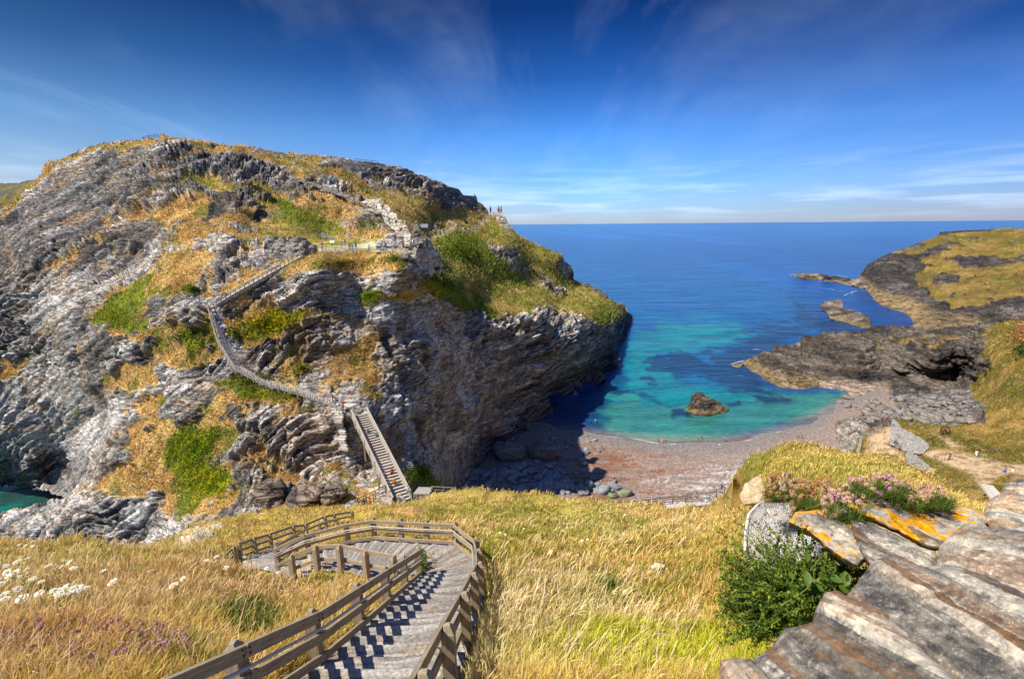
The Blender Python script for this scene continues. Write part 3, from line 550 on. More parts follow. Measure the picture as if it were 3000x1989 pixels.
# ================================================================ beach
WL = [(1400, 1200), (1500, 1222), (1600, 1242), (1680, 1258), (1760, 1275), (1850, 1290), (1960, 1299), (2060, 1299), (2150, 1293), (2230, 1278), (2310, 1256), (2390, 1222), (2440, 1196), (2480, 1170)]
B_TOP = [(1300, 1190), (1640, 1190), (2100, 1240), (2500, 1150), (2620, 1130)]
B_BOT = [(1300, 1500), (2000, 1540), (2620, 1460)]
B_CT = []
for x, y in WL: B_CT += [(x, y, dz(x, y, 0.0))]
for x in (1450, 1650, 1850, 2050, 2250, 2420):
    yw = float(lerp(x, WL)); B_CT += [(x, yw-40, dz(x, yw-40, -1.2)), (x, yw+60, dz(x, yw+60, 1.1)), (x, yw+140, dz(x, yw+140, 2.4)), (x, yw+230, dz(x, yw+230, 4.2))]
B_CT += [(1300, 1500, dz(1300, 1500, 5)), (2620, 1300, dz(2620, 1300, 4)), (2560, 1210, dz(2560, 1210, 1.6)), (2560, 1150, dz(2560, 1150, .2))]
def b_paint(P, px, py, N, D):
    n1 = fbm(P*[.10, .30, 1], 4, 3); n2 = fbm(P*[.22, 1.1, 1], 4, 5); n3 = fbm(P/.6, 4, 7)
    c = np.broadcast_to(np.array([.27, .21, .175]), px.shape+(3,)).copy()
    weed = sst(-.25, .35, .7*n1+.7*n2+.35*n3)*spoly(px, py, [(1640, 1330), (1800, 1305), (1960, 1320), (2080, 1380), (2000, 1420), (1960, 1480), (1700, 1490), (1600, 1400)], 70)
    c = mix(c, np.array([.22, .085, .035]), .95*weed)
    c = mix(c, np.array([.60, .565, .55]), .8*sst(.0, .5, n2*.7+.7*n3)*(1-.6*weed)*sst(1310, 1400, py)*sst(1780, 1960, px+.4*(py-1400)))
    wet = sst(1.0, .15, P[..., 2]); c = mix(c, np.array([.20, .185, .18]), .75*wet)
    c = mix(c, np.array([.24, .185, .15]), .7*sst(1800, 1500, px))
    return np.concatenate([c, np.ones(px.shape+(1,))], -1)
def b_disp(P, px, py, N, D, A):
    h = (.12*fbm(P/3., 3, 3)+.05*fbm(P/.9, 2, 4))*sst(.0, .6, P[..., 2])+.26*fbm(P/11., 3, 6); return np.stack([0*h, 0*h, h], -1)
MT_I = m_terrain('slate_and_turf', 1.1, .9, .35, -22); MT_S = m_terrain('brown_slate_turf', .8, .8, .4, 6); MT_E = m_terrain('far_slate_turf', .25, .7, .8, 8)
MT_M = m_terrain('meadow_soil', 5., .6, .06); MT_B = m_terrain('shingle_sand', .55, .6, .15)
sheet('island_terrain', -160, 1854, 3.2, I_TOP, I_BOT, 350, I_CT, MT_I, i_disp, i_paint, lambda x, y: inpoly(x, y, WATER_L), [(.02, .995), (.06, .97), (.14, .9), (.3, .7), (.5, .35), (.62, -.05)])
sheet('headland_terrain', 2478, 3160, 3.4, E_TOP, E_BOT, 90, E_CT, MT_E, e_disp, e_paint, None, [(.02, .98), (.06, .9), (.15, .6), (.25, -.05)])
sheet('haven_terrain', 2138, 3160, 3.4, S_TOP, S_BOT, 180, S_CT, MT_S, s_disp, s_paint, None, [(.01, .9), (.03, .6), (.06, -.1)])
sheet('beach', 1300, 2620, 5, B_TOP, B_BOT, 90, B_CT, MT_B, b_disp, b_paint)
sheet('meadow', -160, 3700, 6, M_TOP, [(-160, 2110), (3700, 2110)], 190, M_CT, MT_M, m_disp, m_paint, None, [(.04, .97), (.12, .86), (.2, .75)], m_post)
sheet('far_coast_terrain', -160, 150, 5, [(-160, 545), (0, 537), (40, 531), (70, 530), (90, 527), (110, 517), (150, 510)], [(-160, 700), (150, 700)], 30, [(-160, 545, 310), (150, 510, 300), (-160, 700, 270), (150, 700, 270)], MT_E, lambda P, px, py, N, D, A: N*(2.2*fbm(P/9., 4, 5))[..., None], lambda P, px, py, N, D: np.concatenate([mix(np.broadcast_to(np.array([.10, .11, .08]), px.shape+(3,)).copy(), np.array([.2, .16, .05]), sst(-.2, .4, fbm(P/8., 4, 2))), np.ones(px.shape+(1,))], -1), None, [(.05, .97), (.2, .6), (.4, -.05)])
# the slope carries on to the right of the view, down to the haven
def hillside():
    x = np.linspace(1.5, 220, 150); y = np.linspace(-14, 135, 130); X, Y = np.meshgrid(x, y); Z = np.maximum(63-.62*Y, np.interp(X, [0, 95, 130, 220], [-4, -4, 2, 14]))
    P = np.stack([X, Y, Z], -1); P[..., 2] += .7*fbm(P/9., 3, 5)-.4; A = m_paint(P, X*0+2000, Y*0+1700, None, None); nr, nx = X.shape; idx = np.arange(nr*nx).reshape(nr, nx)
    F = np.stack([idx[:-1, :-1], idx[:-1, 1:], idx[1:, 1:], idx[1:, :-1]], -1).reshape(-1, 4); tag(mesh('hillside', P.reshape(-1, 3), F, MT_M, smooth=True, col=A.reshape(-1, 4)), kind='structure')
hillside()
# ================================================================ sea
def build_sea():
    th = np.radians(np.concatenate([np.linspace(-75, -42, 30), np.linspace(-41.9, -30, 60), np.linspace(-29.8, 0, 60), np.linspace(.15, 48, 420), np.linspace(48.4, 75, 30)]))
    r = np.concatenate([np.linspace(70, 120, 50)[:-1], np.geomspace(120, 700, 330)[:-1], np.geomspace(700, 60000, 110)])
    T, Rr = np.meshgrid(th, r); P = np.stack([np.sin(T)*Rr, np.cos(T)*Rr, 0*T], -1)
    px, py, d = proj(P)
    n1 = fbm(P/[22., 22., 1], 4, 3); n2 = fbm(P/[7., 7., 1], 4, 5); n3 = fbm(P/[60., 160., 1], 3, 6); n4 = fbm(P/[200., 1400., 1], 3, 16)
    n5 = fbm(P/[3., 3., 1], 3, 25); wx = px+30*n1+14*n2+5*n5; wy = py+20*n1+11*n2+4*n5
    deep = np.array([.004, .055, .21]); mid = np.array([.003, .082, .235]); turq = np.array([.004, .16, .19]); shal = np.array([.032, .165, .135]); weed = np.array([.006, .032, .085]); sand = np.array([.17, .16, .12])
    c = np.broadcast_to(deep, px.shape+(3,)).copy()
    c = mix(c, np.array([.015, .10, .30]), sst(740, 655, py)*.8)
    c = mix(c, mid, .9*sst(.1, .8, spoly(wx, wy, [(1620, 760), (1900, 780), (2200, 820), (2360, 900), (2380, 980), (2150, 1030), (2100, 1160), (1650, 1200), (1750, 1000)], 90)+.15*n3))
    c = mix(c, turq, sst(.2, .9, spoly(wx, wy, [(1830, 1000), (1960, 940), (2140, 930), (2230, 990), (2130, 1000), (2080, 1030), (1930, 1040), (2010, 1120), (2290, 1138), (2490, 1135), (2400, 1245), (2100, 1300), (1840, 1290), (1740, 1230), (1790, 1160), (1820, 1080)], 45)))
    c = mix(c, shal, .8*sst(.2, .9, spoly(wx, wy, [(1780, 1180), (1900, 1170), (2200, 1180), (2310, 1150), (2490, 1140), (2470, 1215), (2100, 1310), (1840, 1300), (1740, 1240)], 35)))
    wd = np.maximum.reduce([spoly(wx, wy, q, s*2.2) for q, s in (([(1890, 1075), (1930, 1045), (2060, 1040), (2140, 1010), (2180, 1060), (2240, 1140), (2160, 1150), (2060, 1110), (1990, 1120), (1950, 1100), (1900, 1095)], 18), ([(1815, 1140), (1850, 1140), (1925, 1160), (1910, 1172), (1860, 1165), (1840, 1180), (1815, 1165)], 9), ([(1915, 1165), (1970, 1170), (1965, 1185), (1925, 1182)], 9), ([(1960, 1195), (1990, 1185), (2030, 1215), (1980, 1228)], 10), ([(2140, 1190), (2180, 1185), (2190, 1200), (2150, 1205)], 8), ([(2240, 1180), (2330, 1170), (2340, 1195), (2260, 1200)], 14), ([(2180, 1130), (2250, 1140), (2260, 1160), (2190, 1160)], 12), ([(1880, 1108), (1920, 1112), (1915, 1125), (1885, 1122)], 7), ([(2440, 960), (2640, 975), (2600, 990), (2420, 990)], 14), ([(2130, 1010), (2250, 950), (2420, 950), (2350, 1010), (2190, 1060), (2230, 1130), (2290, 1170), (2230, 1170), (2150, 1140)], 22), ([(2330, 880), (2420, 930), (2560, 975), (2400, 975), (2300, 930)], 25))])
    c = mix(c, weed, .93*sst(.28, .72, wd*1.05+.28*n2+.16*n5*(wd > .02)-.08))
    ey = py-lerp(px, WL); shore = sst(-34, -3, ey)*(px > 1380)*(px < 2500)
    c = mix(c, sand, .75*shore); c = mix(c, np.array([.13, .06, .045]), .5*sst(.1, .5, n1)*sst(-16, -3, ey)*(px > 1800)*(px < 2200))
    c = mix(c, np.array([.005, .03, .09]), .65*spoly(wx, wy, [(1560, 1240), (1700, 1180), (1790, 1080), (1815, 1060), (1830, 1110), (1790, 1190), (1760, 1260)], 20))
    lw = (px < 400); c = np.where(lw[..., None], mix(np.broadcast_to(np.array([.004, .12, .105]), px.shape+(3,)).copy(), np.array([.01, .045, .04]), sst(-.1, .5, n2+.5*n1)), c)
    # lighter streaks in the water colour far out
    c = mix(c, c*1.7, .6*sst(.1, .7, n4)*(d > 500))
    foam = np.zeros(px.shape)
    for line, w in (([(1838, 1283), (1880, 1288), (1920, 1297), (1945, 1299)], 1.7), ([(2180, 1292), (2210, 1285), (2260, 1262)], 1.5), ([(1770, 1247), (1800, 1256), (1830, 1268)], 1.0), ([(2312, 806), (2340, 812)], 2.0), ([(2405, 823), (2425, 821)], 2.2), ([(2440, 807), (2480, 811)], 1.6), ([(2150, 1063), (2190, 1056), (2200, 1050)], 2.4), ([(2475, 866), (2500, 856), (2515, 850)], 2.2), ([(2400, 845), (2470, 853)], 1.3), ([(2160, 1099), (2175, 1102)], 1.2), ([(2210, 1023), (2228, 1025)], 1.4)):
        foam = np.maximum(foam, sst(w*1.1, w*.2, pdist(px+3*n2, py+2*n2, line)))
    foam = foam*0; A = np.concatenate([c, foam[..., None]], -1)
    nr, nx = T.shape; idx = np.arange(nr*nx).reshape(nr, nx); F = np.stack([idx[:-1, :-1], idx[:-1, 1:], idx[1:, 1:], idx[1:, :-1]], -1).reshape(-1, 4)
    t = NT('sea_water'); a = t.n('ShaderNodeAttribute', attribute_name='Col')
    g1 = t.geo((.30, .9, 1), (0, 0, R(-18))); g2 = t.geo((.03, .10, 1), (0, 0, R(-12))); g3 = t.geo((.006, .022, 1), (0, 0, R(-6)))
    w1 = t.noise(g1, 1.0, 5, .65, .4); w2 = t.noise(g2, 1.0, 5, .6, .4); w3 = t.noise(g3, 1.0, 4, .6, .2)
    h = t.math('ADD', t.math('MULTIPLY', w1, .45), t.math('ADD', t.math('MULTIPLY', w2, 2.2), t.math('MULTIPLY', w3, 5.0)))
    k = t.ramp(t.math('ADD', t.math('MULTIPLY', w1, .45), t.math('MULTIPLY', w2, .55)), [(.36, (.42, .50, .60)), (.5, (1, 1, 1)), (.64, (1.75, 1.55, 1.38))])  # bright and dark ripple lines painted into the water colour
    t.bump(h, .55, 1.0); t.out(t.mixc(1.0, a.outputs['Color'], k, 'MULTIPLY'), .22, .28)
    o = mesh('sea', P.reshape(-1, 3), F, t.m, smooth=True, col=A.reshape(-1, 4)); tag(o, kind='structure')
    TREES.append((BVHTree.FromPolygons(P.reshape(-1, 3).tolist(), F.tolist()), 'sea'))
build_sea()
def surf():
    V = []; F = []
    for line, w in FOAM:
        L = resample([UV(x, y, dz(x, y, .12)) for x, y in line], max(8, int(3+sum(math.hypot(b[0]-a[0], b[1]-a[1]) for a, b in zip(line[:-1], line[1:]))/1.2))); t = np.gradient(L, axis=0); t[:, 2] = 0; t /= np.linalg.norm(t, axis=1, keepdims=True)+1e-9; n = np.stack([-t[:, 1], t[:, 0], 0*t[:, 0]], -1); D = proj(L)[2]
        ww = D/FPX*w*(.55+.6*fbm(L/4., 3, 5))*np.sin(np.linspace(.15, math.pi-.15, len(L)))**.5; off = (D/FPX*1.6*fbm(L/6., 3, 9))[:, None]*n; k = len(V)
        for i in range(len(L)): V += [L[i]+off[i]-n[i]*max(ww[i], .02), L[i]+off[i]+n[i]*max(ww[i], .02)]
        F += [(k+2*i, k+2*i+1, k+2*i+3, k+2*i+2) for i in range(len(L)-1)]
    o = mesh('surf', V, F, m_plain('sea_foam', (.78, .80, .80), .8, .2, .6, 0)); tag(o, 'thin white lines of foam along the shore and round the rocks', 'foam', None, 'stuff')
FOAM = (([(1838, 1283), (1880, 1289), (1920, 1297), (1945, 1300), (1990, 1301)], 1.6), ([(2180, 1293), (2210, 1286), (2260, 1270), (2290, 1262)], 1.3), ([(1750, 1272), (1790, 1279), (1838, 1286)], .7), ([(2312, 806), (2322, 805), (2340, 813), (2360, 818)], 1.7), ([(2400, 822), (2415, 824), (2428, 822)], 1.6), ([(2440, 806), (2460, 808), (2484, 812)], 1.3), ([(2138, 1068), (2160, 1061), (2190, 1054), (2205, 1046)], 1.5), ([(2472, 866), (2495, 857), (2512, 851)], 1.6), ([(2400, 844), (2430, 847), (2470, 854)], 1.0), ([(2205, 1024), (2218, 1023), (2230, 1026)], 1.2), ([(2152, 1098), (2164, 1099), (2176, 1103)], .9))
surf()
# ================================================================ light, sky, camera
SUN_EL = 54.0; SUN_AZ = 201.0       # degrees; azimuth measured from +X, counter-clockwise: the sun stands to the left, a little behind the camera
sv = Vector((math.cos(R(SUN_EL))*math.cos(R(SUN_AZ)), math.cos(R(SUN_EL))*math.sin(R(SUN_AZ)), math.sin(R(SUN_EL))))
def build_light():
    l = bpy.data.lights.new('sun', 'SUN'); l.energy = 4.6; l.angle = R(.5); l.color = (1, .93, .82)
    o = bpy.data.objects.new('sun', l); COL.objects.link(o); o.rotation_euler = sv.to_track_quat('Z', 'Y').to_euler()
    w = bpy.data.worlds.new('World'); SC.world = w; w.use_nodes = True; t = w.node_tree; N = t.nodes; L = t.links.new
    bg = N['Background']; bg.inputs['Strength'].default_value = .15
    sky = N.new('ShaderNodeTexSky'); sky.sky_type = 'NISHITA'; sky.sun_disc = False; sky.sun_elevation = R(SUN_EL); sky.sun_rotation = R(90-SUN_AZ); sky.air_density = 1.0; sky.dust_density = .3; sky.ozone_density = 2.5
    tc = N.new('ShaderNodeTexCoord'); sx = N.new('ShaderNodeSeparateXYZ'); L(tc.outputs['Generated'], sx.inputs[0])
    def mth(op, a, b=None, cl=False):
        k = N.new('ShaderNodeMath'); k.operation = op; k.use_clamp = cl
        for i, v in enumerate((a, b)):
            if v is None: continue
            if isinstance(v, (int, float)): k.inputs[i].default_value = v
            else: L(v, k.inputs[i])
        return k.outputs[0]
    def ramp(f, st):
        k = N.new('ShaderNodeValToRGB'); e = k.color_ramp.elements
        while len(e) < len(st): e.new(.5)
        for q, (p, c) in zip(e, st): q.position = p; q.color = (*c, 1)
        L(f, k.inputs[0]); return k.outputs[0]
    def mx(f, a, b, mode='MIX'):
        k = N.new('ShaderNodeMix'); k.data_type = 'RGBA'; k.blend_type = mode
        for i, v in ((0, f), (6, a), (7, b)):
            if isinstance(v, (int, float)): k.inputs[i].default_value = v
            elif isinstance(v, tuple): k.inputs[i].default_value = (*v, 1)
            else: L(v, k.inputs[i])
        return k.outputs[2]
    z = mth('MAXIMUM', sx.outputs['Z'], 0)
    # clear air: deep polarised blue a little above the horizon, deepest away from the sun
    g = ramp(z, [(0, (.35, .40, .66)), (.06, (.27, .42, .76)), (.16, (.16, .35, .70)), (.26, (.05, .165, .41)), (.36, (.014, .07, .21)), (.55, (.05, .13, .36)), (1, (.3, .45, .8))])
    side = ramp(mth('ADD', mth('MULTIPLY', sx.outputs['X'], .5), .5), [(.18, (1.5, 1.02, .70)), (.42, (1.15, 1.12, 1.02)), (.58, (1.05, 1.18, 1.14)), (.86, (.72, .72, .74))])
    c = mx(1.0, sky.outputs[0], g, 'MULTIPLY'); c = mx(1.0, c, side, 'MULTIPLY')
    # high cirrus
    den = mth('ADD', z, .16); cv = N.new('ShaderNodeCombineXYZ')
    L(mth('DIVIDE', sx.outputs['X'], den), cv.inputs[0]); L(mth('DIVIDE', sx.outputs['Y'], den), cv.inputs[1])
    def cl(scale, rot, detail, sc):
        mp = N.new('ShaderNodeMapping'); mp.inputs['Scale'].default_value = scale; mp.inputs['Rotation'].default_value = (0, 0, R(rot)); L(cv.outputs[0], mp.inputs[0])
        n = N.new('ShaderNodeTexNoise'); n.inputs['Scale'].default_value = sc; n.inputs['Detail'].default_value = detail; n.inputs['Roughness'].default_value = .62; n.inputs['Distortion'].default_value = .7; L(mp.outputs[0], n.inputs['Vector']); return n.outputs['Fac']
    a = cl((1.15, .42, 1), 48, 8, 1.0); b = cl((.8, .6, 1), 10, 5, .55)
    wisps = mth('MULTIPLY', ramp(a, [(.46, (0, 0, 0)), (.72, (1, 1, 1))]), ramp(b, [(.40, (0, 0, 0)), (.62, (1, 1, 1))]))
    c = mx(mth('MULTIPLY', wisps, .22), c, (3.6, 4.6, 6.2))
    hz = mth('MULTIPLY', ramp(cl((.5, .28, 1), 35, 4, .6), [(.42, (0, 0, 0)), (.7, (1, 1, 1))]), ramp(sx.outputs['X'], [(.1, (0, 0, 0)), (.55, (1, 1, 1))]))
    c = mx(mth('MULTIPLY', hz, .16), c, (3.0, 4.0, 5.6))
    # low cloud bank over the horizon
    mp = N.new('ShaderNodeMapping'); mp.inputs['Scale'].default_value = (4, 4, 42); L(tc.outputs['Generated'], mp.inputs[0])
    n = N.new('ShaderNodeTexNoise'); n.inputs['Scale'].default_value = 1.6; n.inputs['Detail'].default_value = 6; L(mp.outputs[0], n.inputs['Vector'])
    bank = mth('MULTIPLY', ramp(n.outputs['Fac'], [(.48, (0, 0, 0)), (.66, (1, 1, 1))]), ramp(z, [(.0, (.0, .0, .0)), (.035, (1, 1, 1)), (.075, (.5, .5, .5)), (.13, (0, 0, 0))]))
    c = mx(mth('MULTIPLY', bank, .35), c, (4.6, 5.4, 6.8))
    L(c, bg.inputs['Color'])
    cd = bpy.data.cameras.new('camera'); cd.sensor_width = 36; cd.sensor_fit = 'HORIZONTAL'; cd.lens = 36*FPX/3000.; cd.clip_start = .05; cd.dof.use_dof = True; cd.dof.focus_distance = 22; cd.dof.aperture_fstop = 5.6; cd.clip_end = 120000
    cam = bpy.data.objects.new('camera', cd); COL.objects.link(cam)
    M = Matrix(((CR[0], CU[0], -_f[0], 0), (CR[1], CU[1], -_f[1], 0), (CR[2], CU[2], -_f[2], H), (0, 0, 0, 1))); cam.matrix_world = M; SC.camera = cam
    v = SC.view_settings; SC.display_settings.display_device = 'sRGB'; v.view_transform = 'Standard'; v.look = 'None'; v.gamma = 1; v.use_curve_mapping = False; v.exposure = .6
    SC.cycles.max_bounces = 5; SC.cycles.diffuse_bounces = 2; SC.cycles.glossy_bounces = 2; SC.cycles.transmission_bounces = 2; SC.cycles.transparent_max_bounces = 4
build_light()
# ================================================================ materials for things
M = {}
M['wood'] = m_wood('weathered_wood', (.33, .26, .175), (.60, .49, .36)); M['wood_post'] = m_wood('weathered_post', (.33, .26, .175), (.57, .47, .34), axis='z')
M['wood_pale'] = m_wood('bleached_boards', (.40, .36, .31), (.64, .58, .52)); M['wood_dark'] = m_wood('dark_boards', (.16, .125, .09), (.28, .22, .17))
M['steel'] = m_plain('galvanised_pipe', (.42, .42, .44), .45, .15, 6, .1, .5); M['iron'] = m_plain('rusted_iron', (.045, .035, .03), .7, .4, 4, .3)
M['white'] = m_plain('painted_panel', (.78, .78, .76), .5, .05, 3, 0)
M['plant'] = m_col('plant_leaf', .75, .12, True); M['leafy'] = m_col('glossy_leaf', .5, .3, True)
def m_rock(name, a, b, d, sc=(.5, .5, 2.5), scale=1.2, bump=.8, dist=.15, rot=(0, 0, 0)):
    t = NT(name); v = t.geo(sc, rot); g = t.geo(); n = t.noise(v, scale, 9, .68, .5); n2 = t.noise(g, scale*3, 6, .7)
    f = t.math('ADD', t.math('MULTIPLY', n, .7), t.math('MULTIPLY', n2, .3)); k = t.ramp(f, [(.34, d), (.48, a), (.64, b)]); t.bump(f, bump, dist); return t.out(k, .88, .15)
M['beach_stone'] = m_rock('sea_worn_stone', (.20, .21, .225), (.36, .37, .38), (.08, .085, .09)); M['green_stone'] = m_rock('weedy_stone', (.17, .19, .11), (.33, .34, .24), (.07, .08, .04))
M['brown_rock'] = m_rock('brown_slate', (.24, .19, .15), (.40, .34, .29), (.04, .035, .03), (.35, .35, 1.8), .9, .9, .4)
M['dark_rock'] = m_rock('dark_slate', (.14, .13, .125), (.27, .255, .24), (.035, .033, .035), (.3, .3, 1.6), .8, .9, .4)
def m_masonry(name, c1, c2, mort, sx, sz):
    t = NT(name); w = t.noise(t.geo(), 1.2, 4, .6); q = t.n('ShaderNodeVectorMath', operation='ADD'); t.link(t.geo((sx, sx, sz)), q.inputs[0]); t.link(w, q.inputs[1])
    v = t.n('ShaderNodeTexVoronoi', feature='F1'); t.link(q.outputs[0], v.inputs['Vector']); v.inputs['Scale'].default_value = 1
    v2 = t.n('ShaderNodeTexVoronoi', feature='DISTANCE_TO_EDGE'); t.link(q.outputs[0], v2.inputs['Vector']); v2.inputs['Scale'].default_value = 1
    sep = t.n('ShaderNodeSeparateColor'); t.link(v.outputs['Color'], sep.inputs[0]); k = t.mixc(sep.outputs[0], c1, c2); k = t.mixc(t.math('MULTIPLY', t.noise(t.geo(), 2.5, 6, .7), .55), k, (.10, .095, .08))
    e = t.ramp(v2.outputs['Distance'], [(.02, (1, 1, 1)), (.12, (0, 0, 0))]); t.bump(t.math('MINIMUM', v2.outputs['Distance'], .25), .9, .4); return t.out(t.mixc(e, k, mort), .9, .1)
M['ruin'] = m_masonry('ruined_slate_masonry', (.26, .245, .225), (.62, .58, .52), (.12, .11, .10), 2.6, 4.2); M['revet'] = m_masonry('drystone_wall', (.42, .39, .35), (.74, .69, .62), (.14, .13, .12), 1.8, 6.0)
M['slateroof'] = m_plain('slate_roof', (.20, .22, .26), .6, .3, 5, .3)
# ================================================================ fences
def post_mb(mb, top, hp, w, yaw):
    rot = Matrix.Rotation(yaw, 3, 'Z'); mb.box(top-Vector((0, 0, hp/2+.05)), (w, w, hp-.1), rot); mb.box(top-Vector((0, 0, .05)), (w, w, .1), rot, .35); return mb
def fence(name, label, tops, hp=1.25, pw=.15, rails=((.1, .14), (.46, .12), (.82, .12)), rt=.05, side=1, pipe=None, mat='wood', cat='fence', group=None, mesh_panel=False):
    tops = [Vector(t) for t in tops]; base = tops[0]-Vector((0, 0, hp)); root = empty(name, base); tag(root, label, cat, group)
    def loc(p): return p-base
    for i, t in enumerate(tops):
        a = tops[max(i-1, 0)]; b = tops[min(i+1, len(tops)-1)]; d = b-a; yaw = math.atan2(d.y, d.x)
        m = MB(); post_mb(m, Vector((0, 0, 0)), hp, pw, yaw); m.build('post', M['wood_post' if mat == 'wood' else mat], root, loc=loc(t))
    for i in range(len(tops)-1):
        a, b = tops[i], tops[i+1]; d = (b-a); h = Vector((d.x, d.y, 0)).normalized(); n = Vector((-h.y, h.x, 0))*side; off = n*(pw/2+rt/2-.004)
        ext = d.normalized()*.04
        for q, (dzz, w) in enumerate(rails):
            p0 = a+off-Vector((0, 0, dzz+.0007*q))-ext*(i > 0)*0; p1 = b+off-Vector((0, 0, dzz+.0007*q))
            j = Vector((0, 0, RNG.normal()*.008)); m = MB(); L = (p1-p0).length; dd = (p1-p0).normalized(); sd = dd.cross(Vector((0, 0, 1))).normalized(); up = sd.cross(dd)
            m.box((0, 0, 0), (L-.006, rt, w)); o = m.build('rail', M[mat], root); mw = Matrix((dd, -sd, up)).transposed().to_4x4(); mw.translation = loc((p0+p1)/2)+j*0; o.matrix_local = mw
    if pipe:
        pts = [loc(t+Vector((0, 0, -pipe))) for t in tops]; n2 = []
        for i, p in enumerate(pts):
            a = tops[max(i-1, 0)]; b = tops[min(i+1, len(tops)-1)]; d = b-a; h = Vector((d.x, d.y, 0)).normalized(); n2.append(p+Vector((-h.y, h.x, 0))*side*(pw/2+rt+.05))
        MB().tube(n2, .021, 8).build('handrail', M['steel'], root, True)
        for t_, p in list(zip(tops, n2))[1:5]:
            d = tops[2]-tops[1]; h = Vector((d.x, d.y, 0)).normalized(); nn = Vector((-h.y, h.x, 0))*side
            for u_ in (-.07, .07):
                for v_ in (-.035, .035): m = MB(); c0 = loc(t_)+nn*(pw/2+rt-.002)+d.normalized()*u_+Vector((0, 0, v_-rails[0][0])); m.tube([c0, c0+nn*.012], .011, 8); m.build('bolt', M['iron'], root)
        for p, q in zip(n2, pts): m = MB(); m.tube([p+Vector((0, 0, .02)), p+Vector((0, 0, -.07)), q+(p-q)*.4+Vector((0, 0, -.09))], .012, 6); m.build('bracket', M['steel'], root)
    return root
W = lambda L: [UV(*p) for p in L]
fence('path_fence', 'long grey timber fence with pipe handrail down the left of the slate path', W(F_LEFT), 1.2, .17, ((.13, .15), (.50, .13), (.86, .12)), .05, -1, .30)
fence('path_fence', 'weathered timber fence round the right and far side of the slate path bend', W(F_OUT), 1.2, .16, ((.12, .13), (.47, .12), (.83, .12)), .05, 1, .28)
fence('path_fence', 'short low timber fence on the inside of the slate path bend', W(F_INNER[1:]), 1.05, .17, ((.10, .13), (.62, .12)), .05, -1)
fence('path_fence', 'timber fence along the lower flight, behind the bend', W(F_REAR), 1.2, .15, ((.12, .13), (.48, .12), (.84, .12)), .05, 1)
fence('path_fence', 'timber handrail fence on the near side of the lower flight', W(F_REAR2), 1.2, .14, ((.12, .12), (.55, .12)), .05, -1)
e0 = UV(*F_REAR[0]); fence('fence_end', 'short splayed end section of fence at the switchback corner', [e0+Vector((-.7, -1.2, -.5)), e0+Vector((-.12, -.2, -.05))], 1.2, .14, ((.12, .13), (.5, .12)), .05, 1)
# ================================================================ slate path
def build_path():
    n = 1700; ti = np.linspace(0, len(PA)-1, n); a = np.stack([np.interp(ti, np.arange(len(PA)), PA[:, i]) for i in range(3)], -1); b = np.stack([np.interp(ti, np.arange(len(PB)), PB[:, i]) for i in range(3)], -1)
    # widen to run under the fences
    c = (a+b)/2; s = np.r_[0, np.cumsum(np.linalg.norm(np.diff(c, axis=0)[:, :2], axis=1))]
    t = np.linspace(-.02, 1.02, 30)[None, :, None]; P = a[:, None]*(1-t)+b[:, None]*t
    u = np.broadcast_to(np.linspace(0, 1, 30)[None]*2.3, P.shape[:2]); ss = np.broadcast_to(s[:, None], P.shape[:2]) + .05*fbm(np.stack([u*1.6, u*0+3, u*0], -1), 2, 5)
    tread = .52; st = np.floor(ss/tread)*tread; zs = np.interp(st+tread*.9, s, c[:, 2])-np.interp(ss, s, c[:, 2])
    k = sst(22, 17, ss); P[..., 2] += (zs*.9)*k + .04
    q = np.stack([u*1.1, ss*13, ss*0], -1); f = fbm(q, 4, 3); f2 = fbm(np.stack([u*3, ss*3, ss*0], -1), 3, 5); P[..., 2] += .016*f+.012*f2
    col = mix(np.broadcast_to(np.array([.27, .25, .23]), P.shape).copy(), np.array([.42, .39, .35]), sst(-.1, .6, f)); col = mix(col, np.array([.22, .18, .14]), .75*sst(.25, .65, -f+.4*f2)); col = mix(col, np.array([.40, .31, .22]), .45*sst(.2, .7, f2))
    A = np.concatenate([col, np.ones(P.shape[:2]+(1,))], -1); nr, nx = P.shape[:2]; idx = np.arange(nr*nx).reshape(nr, nx); F = np.stack([idx[:-1, :-1], idx[:-1, 1:], idx[1:, 1:], idx[1:, :-1]], -1).reshape(-1, 4)
    o = mesh('slate_path', P.reshape(-1, 3), F, m_terrain('edge_set_slate', 7, .6, .03), col=A.reshape(-1, 4)); tag(o, kind='structure'); fixn(o)
    TREES.append((BVHTree.FromPolygons(P.reshape(-1, 3).tolist(), F.tolist()), 'slate_path'))
build_path()
